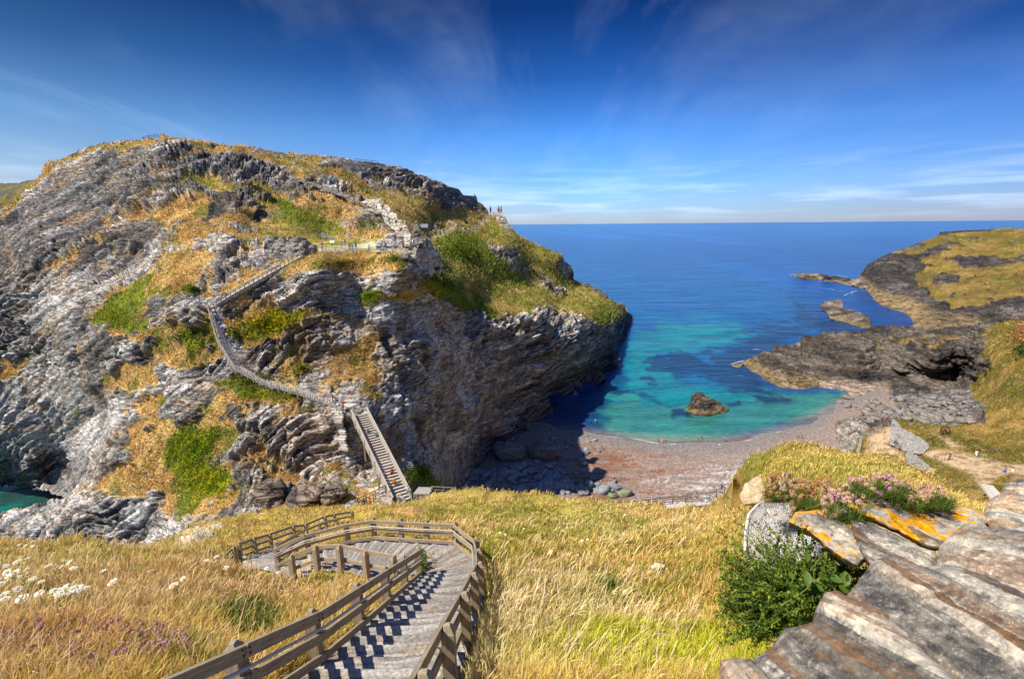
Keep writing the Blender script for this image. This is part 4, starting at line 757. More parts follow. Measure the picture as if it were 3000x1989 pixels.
# ================================================================ wooden footbridge on the neck and the stairs above it
def build_bridge():
    top = UV(1053, 1214, 80); bot = UV(1179, 1470, 64); root = empty('footbridge', bot); tag(root, 'sloping wooden footbridge with stepped deck and boarded sides across the gap', 'footbridge')
    d = bot-top; h = Vector((d.x, d.y, 0)); L = h.length; h.normalize(); n = Vector((-h.y, h.x, 0)); w = 1.25; N = 34
    if n.x > 0: n = -n      # n points to the left in the photo
    for i in range(N):
        p = top+d*((i+.5)/N); m = MB(); M3 = Matrix((n, h, Vector((0, 0, 1)))).transposed(); m.box((0, 0, 0), (2*w-.02, L/N*.62, .06), M3); m.box(h*(L/N*.30)-Vector((0, 0, .1)), (2*w-.03, .03, .14), M3); m.build('tread', M['wood_pale'], root, loc=p-bot)
    for s, nm in ((1, 'left'), (-1, 'right')):
        e = n*s; a = top+e*w-bot; b = bot+e*w-bot
        m = MB(); sl = (b-a).normalized()
        for k in range(6): z = .06+k*.165; m.bar(a+Vector((0, 0, z)), b+Vector((0, 0, z)), .035, .145)
        m.build('side_panel', M['wood_pale'], root)
        MB().bar(a+Vector((0, 0, -.25)), b+Vector((0, 0, -.25)), .14, .34).build('beam', M['wood'], root)
        MB().bar(a+Vector((0, 0, 1.08)), b+Vector((0, 0, 1.08)), .24, .06).build('cap_rail', M['wood_pale'], root)
        for k in range(9):
            m = MB(); p = a+(b-a)*(k/8); m.box((0, 0, .32), (.11, .11, 1.45)); m.build('post', M['wood_pale'], root, loc=p+e*.075)
    for k in (.28, .62):
        p = top+d*k
        for s in (1, -1): m = MB(); m.box((0, 0, -2.2), (.25, .25, 4.0)); m.build('pier', M['wood'], root, loc=p+n*s*.95-bot)
build_bridge()
def deck(name, label, cat, quad, mat, thick=.12, planks=8, skirt=0):
    """boards laid between two edges (a-b and d-c)"""
    a, b, c, d = [Vector(q) for q in quad]; root = empty(name, a); tag(root, label, cat)
    for i in range(planks):
        t0 = (i+.04)/planks; t1 = (i+.96)/planks; p = [a.lerp(b, t0), a.lerp(b, t1), d.lerp(c, t1), d.lerp(c, t0)]; p = [q-a for q in p]
        V = p+[q-Vector((0, 0, thick)) for q in p]; m = MB(); m.add(V, [(0, 1, 2, 3), (7, 6, 5, 4), (0, 4, 5, 1), (1, 5, 6, 2), (2, 6, 7, 3), (3, 7, 4, 0)]); m.build('plank', M[mat], root)
    if skirt:
        p = [q-a-Vector((0, 0, thick+.005)) for q in (a, b, c, d)]; V = p+[q-Vector((0, 0, skirt)) for q in p]; m = MB(); m.add(V, [(0, 1, 2, 3), (7, 6, 5, 4), (0, 4, 5, 1), (1, 5, 6, 2), (2, 6, 7, 3), (3, 7, 4, 0)]); m.build('base', M['ruin'], root)
    return root
deck('landing_deck', 'pale timber landing at the head of the footbridge', 'deck', [UV(1008, 1192, 82), UV(1072, 1188, 82.5), UV(1080, 1210, 80.3), UV(1020, 1218, 80)], 'wood_pale', .15, 5, 3)
deck('viewing_deck', 'small boarded platform beside the foot of the footbridge', 'deck', [UV(1226, 1426, 64), UV(1268, 1427, 64), UV(1258, 1446, 61), UV(1210, 1446, 61)], 'wood_pale', .15, 7, 3)
fence('deck_rail', 'timber rail on the small platform beside the footbridge foot', W([(1263, 1425, 62), (1300, 1427, 62.3), (1336, 1429, 62.6)]), 1.3, .12, ((.06, .14), (.5, .09), (.9, .09)), .05, 1, mat='wood_pale')
fence('landing_rail', 'post and rail fence beside the two people below the footbridge', W([(1046, 1461, 60), (1072, 1449, 61), (1098, 1437, 62), (1128, 1420, 63.5)]), 1.3, .12, ((.06, .12), (.5, .1), (.9, .1)), .05, 1)
fence('landing_rail', 'sloping handrail at the very foot of the footbridge steps', W([(1092, 1443, 61.5), (1112, 1450, 61), (1124, 1468, 60), (1140, 1486, 59)]), 1.3, .12, ((.06, .12), (.5, .1)), .05, -1)
deck('lower_steps', 'short timber steps under the footbridge foot', 'steps', [UV(1100, 1470, 62), UV(1142, 1462, 62.5), UV(1150, 1490, 60), UV(1112, 1496, 59.5)], 'wood_pale', .15, 6, 2)
# the long stair up the rock
def stair(name, label, line, width, nst, mat, rise=True, h0=.18):
    P = [UV(*p) for p in line]; Q = resample(P, nst+1); root = empty(name, P[0]); tag(root, label, 'steps'); o0 = np.array(P[0])
    for i in range(nst):
        a, b = Q[i], Q[i+1]; d = b-a; d[2] = 0; ln = np.linalg.norm(d)+1e-6; d /= ln; n = np.array([-d[1], d[0], 0]); z = min(a[2], b[2])+.12
        c = (a+b)/2; m = MB(); M3 = Matrix((Vector(d), Vector(n), Vector((0, 0, 1)))).transposed(); m.box((0, 0, -.35), (max(ln, .25)*.66, width*(1+.1*RNG.normal()), .8), M3)
        m.build('step', M[mat], root, loc=Vector((c[0]-o0[0], c[1]-o0[1], z-o0[2])))
    return Q
m_step = m_plain('pale_stone_step', (.56, .52, .46), .9, .25, 2, .3); M['step'] = m_step; M['old_step'] = m_plain('worn_brown_step', (.36, .29, .21), .9, .3, 1.2, .4)
SQ = stair('rock_stair', 'long stair of pale steps climbing the rock above the footbridge', [(1030, 1196, 81), (975, 1178, 81.2), (900, 1150, 81.8), (780, 1116, 82.8), (700, 1072, 83.8), (660, 1000, 85.3), (640, 940, 86.8), (628, 896, 87.8)], 1.5, 78, 'step')
def lift(L, px, dh): return L
def railtops(line, n, h, dx=0, dy=0):
    Q = resample([UV(x+dx, y+dy, d) for x, y, d in line], n); return [Vector(q)+Vector((0, 0, h)) for q in Q]
fence('stair_fence', 'white-grey post and rail fence down the open side of the long rock stair', railtops([(1000, 1212, 79.3), (965, 1190, 80), (890, 1165, 80.6), (775, 1130, 81.6), (690, 1088, 82.5), (640, 1010, 84), (622, 950, 85.5), (610, 898, 87)], 30, 1.15), 1.5, .13, ((.05, .12), (.5, .1), (.85, .1)), .05, 1, mat='wood_pale')
SQ2 = stair('rock_stair', 'upper flight of steps slanting up to the castle gate', [(628, 893, 87.8), (700, 850, 89.8), (790, 800, 92.8), (850, 768, 94.6), (888, 748, 95.6)], 1.4, 50, 'step')
fence('stair_fence', 'grey post and rail fence beside the upper flight to the castle gate', railtops([(635, 896, 87), (700, 858, 89), (790, 808, 92), (850, 775, 94), (884, 756, 95)], 20, 1.15), 1.5, .12, ((.05, .11), (.45, .1), (.85, .1)), .05, 1, mat='wood_pale')
def old_steps():
    root = empty('old_steps', ground(995, 1260)); tag(root, 'short flight of old worn steps below the landing, cut in brown rock', 'steps')
    for i in range(15):
        t = i/14; x = 984+20*t+3*math.sin(i); y = 1200+112*t; g = ground(x, y); m = MB(); m.box((0, 0, 0), (1.9*(1+.12*RNG.normal()), .42, .5), Matrix.Rotation(R(-8+6*RNG.normal()), 3, 'Z')); m.build('step', M['step'], root, loc=g+Vector((0, -.15, -.02))-root.location)
old_steps()
fence('landing_fence', 'short fence with two posts beside the group at the top of the footbridge', W([(970, 1176, 80), (985, 1196, 79), (994, 1207, 78.6), (1016, 1210, 79)]), 1.5, .13, ((.05, .12), (.5, .1), (.85, .1)), .05, 1, mat='wood_pale')
# beach walk
fence('beach_walk_fence', 'dark timber fence along the top of the beach steps', W([(1640, 1466, 80), (1672, 1462, 82), (1715, 1465, 83), (1758, 1468, 84), (1812, 1469, 85), (1867, 1468, 86), (1900, 1464, 87), (1933, 1459, 88), (1972, 1456, 89), (2010, 1453, 90), (2055, 1458, 88)]), 1.8, .13, ((.05, .15), (.5, .1), (1.0, .1)), .05, 1, mat='wood_dark')
fence('beach_walk_fence', 'dark timber fence round the upper landing of the beach steps', W([(2010, 1451, 92), (2041, 1439, 93), (2080, 1444, 91), (2100, 1436, 91), (2124, 1425, 91)]), 1.8, .13, ((.05, .15), (.55, .1), (1.0, .1)), .05, 1, mat='wood_dark')
deck('beach_steps', 'pale steps behind the meadow edge that lead down to the beach', 'steps', [UV(1780, 1492, 84), UV(2070, 1468, 89), UV(2085, 1476, 86), UV(1790, 1506, 81)], 'step', .2, 22, 8)
# ================================================================ hill top and castle rails
def groundfence(name, label, pts, h, pw, rails, mat, d=None, side=1):
    tops = []
    for x, y in pts:
        g = ground(x, y); tops.append(g+Vector((0, 0, h)))
    return fence(name, label, tops, h+.5, pw, rails, .04, side, mat=mat)
fence('viewpoint_fence', 'thin metal mesh fence on the highest point of the skyline', W([(419, 400, 149), (438, 397, 149.5), (452, 394.5, 150), (464, 393, 150)]), 2.0, .06, ((.04, .07), (.3, .05), (.55, .05), (.8, .05)), .04, 1, mat='iron')
fence('skyline_fence', 'low two-rail fence on the skyline right of the summit', W([(1038, 465, 189), (1055, 467, 190), (1073, 469, 192), (1091, 471, 195), (1108, 473, 198)]), 2.2, .09, ((.05, .14), (.7, .1)), .05, 1, mat='wood_dark')
groundfence('slope_fence', 'long thin fence crossing the green slope above the sea cliff', [(1285, 735), (1325, 745), (1366, 757), (1389, 770), (1425, 779), (1458, 788), (1490, 797), (1521, 808), (1558, 818), (1596, 830), (1630, 836), (1659, 839)], 1.2, .16, ((.1, .14), (.6, .12)), 'wood_dark')
groundfence('castle_fence', 'low timber fence on the front edge of the castle courtyard', [(930, 734), (955, 737), (982, 739), (1012, 741), (1045, 742), (1080, 742)], 1.0, .1, ((.05, .1), (.5, .08)), 'wood_pale')
groundfence('castle_fence', 'metal barrier on the wall edge right of the courtyard', [(1082, 742), (1115, 742), (1150, 742), (1188, 741)], 1.0, .08, ((.05, .09), (.5, .07), (.8, .06)), 'steel')
groundfence('castle_fence', 'short fence at the back of the courtyard under the grass slope', [(885, 690), (902, 688), (920, 687), (940, 687)], 1.1, .1, ((.05, .1), (.5, .08)), 'wood_dark')
# ================================================================ castle
def rag(poly, amp=1.2, step=7, keep=()):
    out = []; n = len(poly)
    for i in range(n):
        (x1, y1), (x2, y2) = poly[i], poly[(i+1) % n]; L = math.hypot(x2-x1, y2-y1); k = max(1, int(L/step))
        for j in range(k):
            t = j/k; out.append((x1+(x2-x1)*t+RNG.normal()*amp*.6*(j > 0), y1+(y2-y1)*t+RNG.normal()*amp*.6*(j > 0)))
    return out
def pxwall(name, poly, d, thick, mat, parent=None, ragged=1.0, base=None, rough=.28):
    """a wall face traced at its own distance (d: number or [(px, depth), ...]) and given its thickness"""
    p = rag(poly, ragged) if ragged else poly; df = d if callable(d) else (lambda x, y: d) if not isinstance(d, list) else (lambda x, y: float(lerp(x, d)))
    V = [UV(x, y, df(x, y)) for x, y in p]; n = len(V); c = sum(V, Vector())/n; dirv = Vector((c.x, c.y, 0)).normalized()*thick
    V2 = V+[v+dirv for v in V]; o0 = base if base is not None else Vector((c.x, c.y, min(v.z for v in V)))
    bm = bmesh.new(); bv = [bm.verts.new(v-o0) for v in V2]; f = bm.faces.new(bv[:n]); b = bm.faces.new(bv[n:][::-1])
    for i in range(n): bm.faces.new((bv[i], bv[(i+1) % n], bv[n+(i+1) % n], bv[n+i]))
    bmesh.ops.triangulate(bm, faces=[f, b]); L = sum((e.calc_length() for e in bm.edges))/len(bm.edges); bmesh.ops.recalc_face_normals(bm, faces=bm.faces)
    if rough:
        for _ in range(2):
            lg = [e for e in bm.edges if e.calc_length() > .7]
            if lg: bmesh.ops.subdivide_edges(bm, edges=lg, cuts=2, use_grid_fill=True)
        bmesh.ops.triangulate(bm, faces=bm.faces[:])
        co = np.array([v.co[:] for v in bm.verts])+np.array(o0); q = cell(co/[.9, .9, .5], 5)[0]*.5+fbm(co/1.6, 3, 7); dv = np.array(dirv/thick)
        for v, k in zip(bm.verts, q): v.co += Vector(dv*float(k)*rough)+Vector((0, 0, float(k)*rough*.4))
        bmesh.ops.recalc_face_normals(bm, faces=bm.faces)
    me = bpy.data.meshes.new(name); bm.to_mesh(me); bm.free(); me.materials.append(M[mat]); o = bpy.data.objects.new(name, me); COL.objects.link(o)
    if parent: o.parent = parent
    else: o.location = o0
    return o
b0 = UV(830, 735, 96.5); cw = empty('battlement_wall', b0); tag(cw, 'ruined castle wall with a row of stone merlons above the upper flight', 'castle wall')
pxwall('wall', [(774, 745), (772, 706), (885, 706), (888, 752), (860, 762), (800, 752)], 97, 1.4, 'revet', cw, .8, b0)
for x in (774, 797, 820, 843, 866): pxwall('merlon', [(x, 708), (x+.3, 698), (x+5, 692), (x+16, 692), (x+20, 698), (x+20, 708)], 96.95, 1.5, 'revet', cw, .3, b0)
g0 = pxwall('gate_wall', [(885, 756), (884, 700), (889, 695), (897, 698), (900, 706), (915, 714), (928, 719), (929, 742), (905, 752)], [(884, 95.8), (930, 97)], 1.2, 'ruin'); tag(g0, 'tall gate pier and return wall at the right end of the merlons', 'castle wall')
for nm, lab, poly, d, th in (
 ('ruined_pillar', 'thin standing finger of ruined masonry in front of the stone hut', [(1200, 720), (1205, 690), (1212, 683), (1212, 665), (1216, 649), (1222, 647), (1223, 660), (1228, 672), (1226, 692), (1240, 700), (1246, 712), (1244, 725)], 112, 1.8),
 ('low_wall', 'low curved foundation wall at the back of the courtyard', [(932, 697), (940, 691), (958, 695), (1000, 702), (1050, 704), (1095, 705), (1100, 714), (1040, 718), (1000, 717), (950, 708)], [(930, 118), (1100, 119)], 1.0),
 ('low_wall', 'long broken field wall crossing the upper hillside', [(836, 514), (860, 515), (900, 532), (960, 548), (990, 560), (1030, 576), (1057, 590), (1052, 595), (1000, 574), (950, 557), (890, 537), (842, 520)], [(836, 148), (1057, 140)], 1.0),
 ('headland_wall', 'ruined wall running down the far point of the island to the sea', [(1706, 850), (1711, 830), (1722, 829), (1750, 846), (1780, 864), (1783, 892), (1766, 888), (1762, 874), (1745, 866)], [(1706, 318), (1783, 322)], 2.0)):
    tag(pxwall(nm, poly, d, th, 'ruin', ragged=2.2), lab, 'castle wall')
hx = empty('stone_hut', UV(1225, 690, 172)); tag(hx, 'small stone hut with a slate roof behind the castle ruin', 'hut')
def hut():
    m = MB(); m.box((0, 2.0, 1.0), (6.4, 4, 3.6)); m.build('wall', M['revet'], hx)
    m = MB(); m.add([(-3.6, -.5, 2.75), (3.6, -.5, 2.75), (3.6, 2.2, 4.0), (-3.6, 2.2, 4.0), (3.6, 4.6, 2.75), (-3.6, 4.6, 2.75), (-3.6, -.5, 2.55), (3.6, -.5, 2.55), (3.6, 4.6, 2.55), (-3.6, 4.6, 2.55)], [(0, 1, 2, 3), (3, 2, 4, 5), (6, 7, 1, 0), (1, 7, 8, 4, 2), (5, 4, 8, 9), (6, 0, 3, 5, 9), (6, 9, 8, 7)]); m.build('roof', M['slateroof'], hx)
    for x, w in ((1.6, 1.0), (-.9, .7)): m = MB(); m.box((x, -.02, .9), (w, .1, 2.0)); m.build('door' if x > 0 else 'window', M['iron'], hx)
hut(); hx.rotation_euler[2] = R(8)
sg = empty('sign_board', ground(974, 724)); tag(sg, 'small white information panel on a leg in the castle courtyard', 'sign'); m = MB(); m.box((0, 0, 1.15), (1.0, .06, .5), Matrix.Rotation(R(-35), 3, 'X')); m.build('panel', M['white'], sg); m = MB(); m.box((0, 0.05, .5), (.08, .08, 1.1)); m.build('leg', M['wood_dark'], sg)
# walls of the haven
def hdep(x, y):
    h = hit(x, min(y, 1300) if False else y)
    return (float(proj(np.array(h[0]))[2]) if h and h[2] == 'haven_terrain' else float(lerp(x, [(2606, 126), (2650, 105), (2738, 92)])))-1.0
def gwall(name, lab, poly, dfn, th, mat='revet'): tag(pxwall(name, poly, dfn, th, mat, ragged=.8), lab, 'stone wall')
gwall('retaining_wall', 'pale slate retaining wall under the grassy bank above the beach slip', [(2606, 1286), (2612, 1236), (2618, 1232), (2640, 1260), (2665, 1272), (2700, 1292), (2722, 1308), (2705, 1330), (2670, 1326), (2640, 1314), (2606, 1300)], hdep, 2.0)
gwall('retaining_wall', 'pale slate wall with a ragged end in the middle of the grass bank', [(2652, 1335), (2656, 1326), (2664, 1326), (2690, 1345), (2712, 1366), (2738, 1392), (2722, 1406), (2690, 1394), (2655, 1382)], hdep, 1.6)
gwall('slip_wall', 'small white-edged wall beside the beach slip', [(2508, 1330), (2512, 1310), (2520, 1284), (2526, 1284), (2524, 1305), (2518, 1328)], hdep, .8)
def winch():
    g = ground(2768, 1272); r = empty('winch_wheel', g); tag(r, 'old rusty spoked iron winch standing on the grass above the beach', 'winch'); s = 1.0
    for x, rr in ((-.45, .95), (.45, .95)):
        m = MB(); pts = [(x, rr*math.cos(a), 1.0+rr*math.sin(a)) for a in np.linspace(0, 2*math.pi, 25)]; m.tube(pts, .085, 6, False); m.build('rim', M['iron'], r)
        for k in range(6): a = math.pi*k/3; m = MB(); m.tube([(x, 0, 1.0), (x, rr*math.cos(a), 1+rr*math.sin(a))], .055, 6); m.build('spoke', M['iron'], r)
    MB().tube([(-.8, 0, 1), (.8, 0, 1)], .16, 10).build('axle', M['iron'], r)
    for x in (-.7, .7): m = MB(); m.bar((x, -1.0, -.1), (x, 0, 1.0), .16, .16); m.bar((x, 1.0, -.1), (x, 0, 1.0), .16, .16); m.build('frame', M['iron'], r)
    r.rotation_euler[2] = R(55)
winch()
g = ground(2780, 1348); pp = empty('wooden_post', g); tag(pp, 'single short wooden post on the sandy path', 'post'); m = MB(); m.box((0, 0, .75), (.26, .26, 1.7), Matrix.Rotation(R(8), 3, 'Y'), .9); m.build('shaft', M['wood_dark'], pp); m = MB(); m.box((.12, 0, 1.62), (.3, .3, .12), Matrix.Rotation(R(8), 3, 'Y'), .5); m.build('cap', M['wood_dark'], pp)
st = []
SB = empty('earth_steps', ground(2905, 1450, 75)); tag(SB, 'narrow flight of earth steps at the bottom of the sandy path', 'steps')
for i in range(9):
    x = 2893+i*5.2; y = 1425+i*6.4; gg = UV(x, y, 74-i*1.9); m = MB(); m.box((0, 0, 0), (1.5, .5, .35), Matrix.Rotation(R(-20), 3, 'Z')); m.build('step', M['step'], SB, loc=gg-SB.location)
# ================================================================ traced rocks
def pxrock(name, poly, ctrl, thick, colfn, mat, label, cat='rock', group=None, nr=60, na=260, bulge=.05, amp=.02, fq=8., dirs=(0, 0, 1), aniso=3., cen=None, jit=2.0, beds=None):
    poly = np.array(poly+[poly[0]], float); s = np.r_[0, np.cumsum(np.hypot(*np.diff(poly, axis=0).T))]; t = np.linspace(0, s[-1], na+1)[:-1]
    bx = np.interp(t, s, poly[:, 0]); by = np.interp(t, s, poly[:, 1]); q = np.stack([bx/18., by/18., bx*0], -1); bx = bx+jit*fbm(q, 3, 2); by = by+jit*fbm(q, 3, 9)
    cx, cy = cen if cen else (bx.mean(), by.mean()); r = np.linspace(0.0, 1, nr)[:, None]**.8; px = cx+(bx-cx)[None]*r; py = cy+(by-cy)[None]*r
    f = TPS(ctrl) if len(ctrl) > 2 else (lambda x, y: np.full(np.shape(x), float(ctrl[0][2]))); D = f(px, py); D = D + bulge*r**14
    P = U(px, py, D); N = np.cross(np.gradient(P, axis=1), np.gradient(P, axis=0)); N /= np.linalg.norm(N, axis=-1, keepdims=True)+1e-9; N *= np.sign((N*(CAM-P)).sum(-1))[..., None]
    n = np.array(dirs, float) if len(np.shape(dirs)) == 1 else np.cross(U(*dirs[1])-U(*dirs[0]), U(*dirs[0])-CAM); n /= np.linalg.norm(n); al = (P@n)[..., None]*n; S = (P-al)*fq/aniso + al*fq
    h = .55*fbm(S, 4, 3)+.5*ridg(S*.45, 3, 7)+.5*cell(S*.5, 4)[0]+.25*cell(S*1.3, 6)[0]
    bt = None
    if beds:
        w = (P@n); h = .35*h; bt = 0*w
        for fr, am, wb in beds:
            b = w*fr+wb*fbm(P*2.2, 3, 51)+.35*wb*fbm(P*9, 2, 53); fl = np.floor(b); rn = _h(fl.astype(np.int64), fl.astype(np.int64)*0+7, fl.astype(np.int64)*0, 3); h = h + am/amp*((b-fl)**.7*(.6+.4*rn)-.4); bt = bt+rn*am/beds[0][1]
    P = P + N*(amp*h*(1-r**6))[..., None]; kw = {'bt': bt} if bt is not None else {}; A = np.concatenate([colfn(P, px, py, S, **kw), np.zeros(px.shape+(1,))], -1)
    # the far side
    away = (P[-1]-CAM); away /= np.linalg.norm(away, axis=-1, keepdims=True); away = away+np.array([0, 0, -.12]); c = P[-1].mean(0); R1 = c+(P[-1]-c)*.97+away*thick*.4; R2 = c+(P[-1]-c)*.6+away*thick
    rings = [P, R1[None], R2[None]]; P = np.concatenate(rings); A = np.concatenate([A, A[-1:], A[-1:]]); k, m = P.shape[:2]; idx = np.arange(k*m).reshape(k, m)
    F = np.stack([idx[:-1], np.roll(idx, -1, 1)[:-1], np.roll(idx, -1, 1)[1:], idx[1:]], -1).reshape(-1, 4); V = P.reshape(-1, 3); o0 = P[:-2].reshape(-1, 3).mean(0)
    V = np.r_[V, [R2.mean(0)]]; A = np.r_[A.reshape(-1, 4), A[-1, :1]]; ft = [(int(idx[-1, i]), int(idx[-1, (i+1) % m]), len(V)-1, len(V)-1) for i in range(m)]
    o = mesh(name, V-o0, np.r_[F, np.array(ft)], mat, smooth=False, col=A, loc=Vector(o0)); tag(o, label, cat, group); fixn(o)
    TREES.append((BVHTree.FromPolygons(V.tolist(), np.r_[F, np.array(ft)].tolist()), name)); return o
LICH = np.array([.72, .33, .012]); WARMG = np.array([.40, .35, .29])
def slabcol(lich=0, warm=.3, dark=.4, scale=16.):
    def f(P, px, py, S, bt=None):
        S = S + .22*np.stack([fbm(P*scale*.6, 3, 91)]*3, -1); n2 = fbm(P*scale, 4, 13); n1 = .85*fbm(S*.35, 5, 11)+.22*n2; n3 = .9*fbm(S*1.0, 4, 15)+.2*fbm(P*scale*2, 3, 16); n4 = fbm(P*scale*5, 4, 17)+.4*fbm(P*scale*16, 2, 18)
        c = np.broadcast_to(np.array([.20, .18, .15]), px.shape+(3,)).copy(); c = mix(c, np.array([.43, .375, .29]), sst(-.1, .6, n1+.3*n4)); c = mix(c, np.array([.085, .08, .075]), dark*1.4*sst(.1, .6, -n1+.4*n3)); c = mix(c, np.array([.36, .19, .085]), warm*sst(.18, .45, fbm(S*.25, 3, 27)+.22*n3)); c = mix(c, np.array([.60, .56, .46]), .35*sst(.25, .8, n4+.3*n2))
        if bt is not None:
            bt = bt+.3*n2; c = c*(1+.42*np.clip(bt, -1, 1))[..., None]; c = mix(c, np.array([.27, .145, .065]), .6*sst(.45, .9, -bt+.4*n1)); c = mix(c, np.array([.58, .52, .41]), .45*sst(.4, .9, bt+.4*n4))
        if lich: c = mix(c, LICH*(1+.25*n4)[..., None], lich*sst(-.10, .06, .8*fbm(P*8., 5, 19)+.5*fbm(P*30., 3, 20)+.15*n4-.02)); c = mix(c, np.array([.55, .54, .46]), .5*sst(.35, .6, fbm(P*9., 4, 23)))
        return c
    return f
MR = m_terrain('near_slate', 30., .7, .008, 0, .0); NB = ((2480, 1470, 3.0), (2850, 1560, 2.9))
pxrock('rock_slab', [(2455, 1466), (2490, 1452), (2545, 1448), (2600, 1460), (2680, 1488), (2730, 1512), (2765, 1475), (2785, 1468), (2880, 1500), (2895, 1530), (2850, 1560), (2780, 1598), (2745, 1606), (2700, 1596), (2640, 1560), (2560, 1522), (2500, 1496)], [(2455, 1466, 3.1), (2700, 1490, 3.3), (2890, 1520, 3.2), (2740, 1604, 2.75), (2560, 1520, 2.85)], .5, slabcol(1.0, .1, .3), MR, 'tilted slate slab thickly spotted with orange lichen, below the pink flowers', amp=.03, fq=9, dirs=NB, bulge=.06, beds=((7., .035, .4), (24., .010, 1.)))
pxrock('rock_slab', [(2330, 1500), (2400, 1492), (2440, 1505), (2490, 1545), (2540, 1590), (2566, 1622), (2540, 1634), (2510, 1660), (2470, 1640), (2420, 1600), (2360, 1545), (2310, 1530)], [(2330, 1500, 2.9), (2440, 1505, 2.95), (2560, 1622, 2.5), (2500, 1655, 2.45), (2340, 1540, 2.75)], .5, slabcol(.9, .1, .3), MR, 'smaller lichen-spotted slab with a straight broken lower edge, above the green bush', amp=.02, fq=9, dirs=NB)
pxrock('rock_slab', [(2490, 1520), (2560, 1530), (2640, 1570), (2700, 1605), (2740, 1615), (2760, 1690), (2660, 1700), (2580, 1690), (2530, 1630), (2500, 1570)], [(2490, 1520, 2.85), (2740, 1615, 2.65), (2660, 1670, 2.3), (2540, 1620, 2.45)], .5, slabcol(0, .1, .7), MR, 'grey folded slate ridge wedged between the lichen slabs and the foreground rock', amp=.04, fq=10, dirs=((2500, 1540, 2.7), (2720, 1650, 2.5)), aniso=5, beds=((24., .030, .6), (70., .010, 1.5)))
pxrock('rock_slab', [(2750, 1600), (2790, 1560), (2830, 1535), (2880, 1530), (2910, 1560), (2960, 1545), (3080, 1540), (3080, 1800), (2960, 1760), (2850, 1720), (2740, 1690)], [(2750, 1600, 2.5), (2880, 1530, 2.7), (3080, 1540, 2.5), (3080, 1760, 1.8), (2760, 1650, 2.2)], .8, slabcol(0, .35, .4), MR, 'pale blocky rock with a squared corner at the right edge', amp=.04, fq=8, dirs=NB, beds=((22., .03, .5), (66., .010, 1.4)))
pxrock('rock_slab', [(2890, 1470), (2930, 1445), (2960, 1395), (2990, 1385), (3090, 1380), (3090, 1580), (2960, 1555), (2905, 1560), (2880, 1520)], [(2890, 1470, 3.6), (2990, 1385, 3.9), (3090, 1580, 3.0), (2900, 1555, 3.1)], .9, slabcol(.25, .1, .5), MR, 'grey upright rock at the right edge above the pale blocky rock', amp=.05, fq=7, dirs=NB, beds=((18., .03, .5), (55., .010, 1.4)))
pxrock('rock_slab', [(2470, 1760), (2530, 1680), (2555, 1642), (2590, 1632), (2640, 1648), (2700, 1660), (2780, 1650), (2900, 1690), (3100, 1780), (3120, 2080), (2850, 2080), (2680, 1900), (2560, 1790)], [(2490, 1745, 1.75), (2590, 1632, 2.05), (2780, 1650, 1.95), (3100, 1780, 1.5), (3120, 2080, 1.0), (2700, 1900, 1.32)], .8, slabcol(0, .35, .75, 22), MR, 'long foreground slate slab with a brown rust streak, second from the bottom corner', amp=.016, fq=46, dirs=((2560, 1660, 1.9), (3000, 1930, 1.35)), aniso=18, nr=110, na=520, beds=((34., .020, .8), (105., .007, 2.)))
pxrock('rock_slab', [(2108, 1935), (2150, 1925), (2200, 1938), (2262, 1892), (2300, 1840), (2380, 1822), (2400, 1760), (2415, 1738), (2450, 1726), (2490, 1750), (2580, 1780), (2700, 1900), (2900, 2080), (2100, 2080)], [(2108, 1935, 1.25), (2262, 1880, 1.35), (2430, 1728, 1.5), (2600, 1850, 1.25), (2760, 2060, .95), (2100, 2060, 1.05)], .6, slabcol(0, .35, .75, 22), MR, 'nearest blurred slate slab filling the bottom right corner', amp=.014, fq=60, dirs=((2430, 1725, 1.5), (3000, 1989, 1.05)), aniso=20, nr=110, na=520, beds=((52., .016, .8), (150., .005, 2.)), cen=(2420, 1960))
# ruined castle masonry, traced piece by piece
def ruincol(P, px, py, S):
    v, e = cell(P*[1.1, 1.1, 2.2], 5); c = np.broadcast_to(np.array([.60, .56, .50]), px.shape+(3,)).copy()*(1+.30*v)[..., None]; c = mix(c, np.array([.12, .11, .10]), .8*sst(.10, 0, e)); c = mix(c, np.array([.07, .065, .06]), sst(.55, .7, fbm(P/1.3, 2, 8))); return mix(c, np.array([.30, .22, .09]), .5*sst(.3, .7, fbm(P/3., 3, 9)))
MRU = m_terrain('ruin_masonry', 1.6, .9, .2, 0, .3)
def ruin(name, label, pieces, dl, amp=.45):
    root = None
    for poly in pieces:
        cc = [(x, y, float(lerp(x, dl))) for x, y in poly]; cc = cc if max(c[2] for c in cc)-min(c[2] for c in cc) > .5 else cc[:1]
        o = pxrock('wall', poly, cc, 2.2, ruincol, MRU, None, None, amp=amp, fq=.9, aniso=1.4, bulge=.25, nr=36, na=150, jit=3.5)
        if root is None: root = empty(name, o.location.copy()); tag(root, label, 'castle wall')
        o.location = o.location-root.location; o.parent = root
ruin('curtain_wall', 'long ruined wall stepping down the hillside to the courtyard', ([(1056, 592), (1075, 585), (1112, 581), (1117, 597), (1136, 603), (1140, 628), (1120, 634), (1090, 612)], [(1128, 606), (1136, 602), (1148, 616), (1161, 628), (1164, 645), (1172, 668), (1150, 674), (1126, 650), (1116, 630)], [(1160, 645), (1166, 642), (1177, 642), (1179, 656), (1188, 646), (1192, 672), (1188, 702), (1168, 692), (1152, 672)], [(1184, 664), (1192, 672), (1201, 684), (1210, 703), (1208, 732), (1188, 732), (1178, 710), (1172, 690)]), [(1056, 135), (1120, 127), (1180, 116), (1210, 112)])
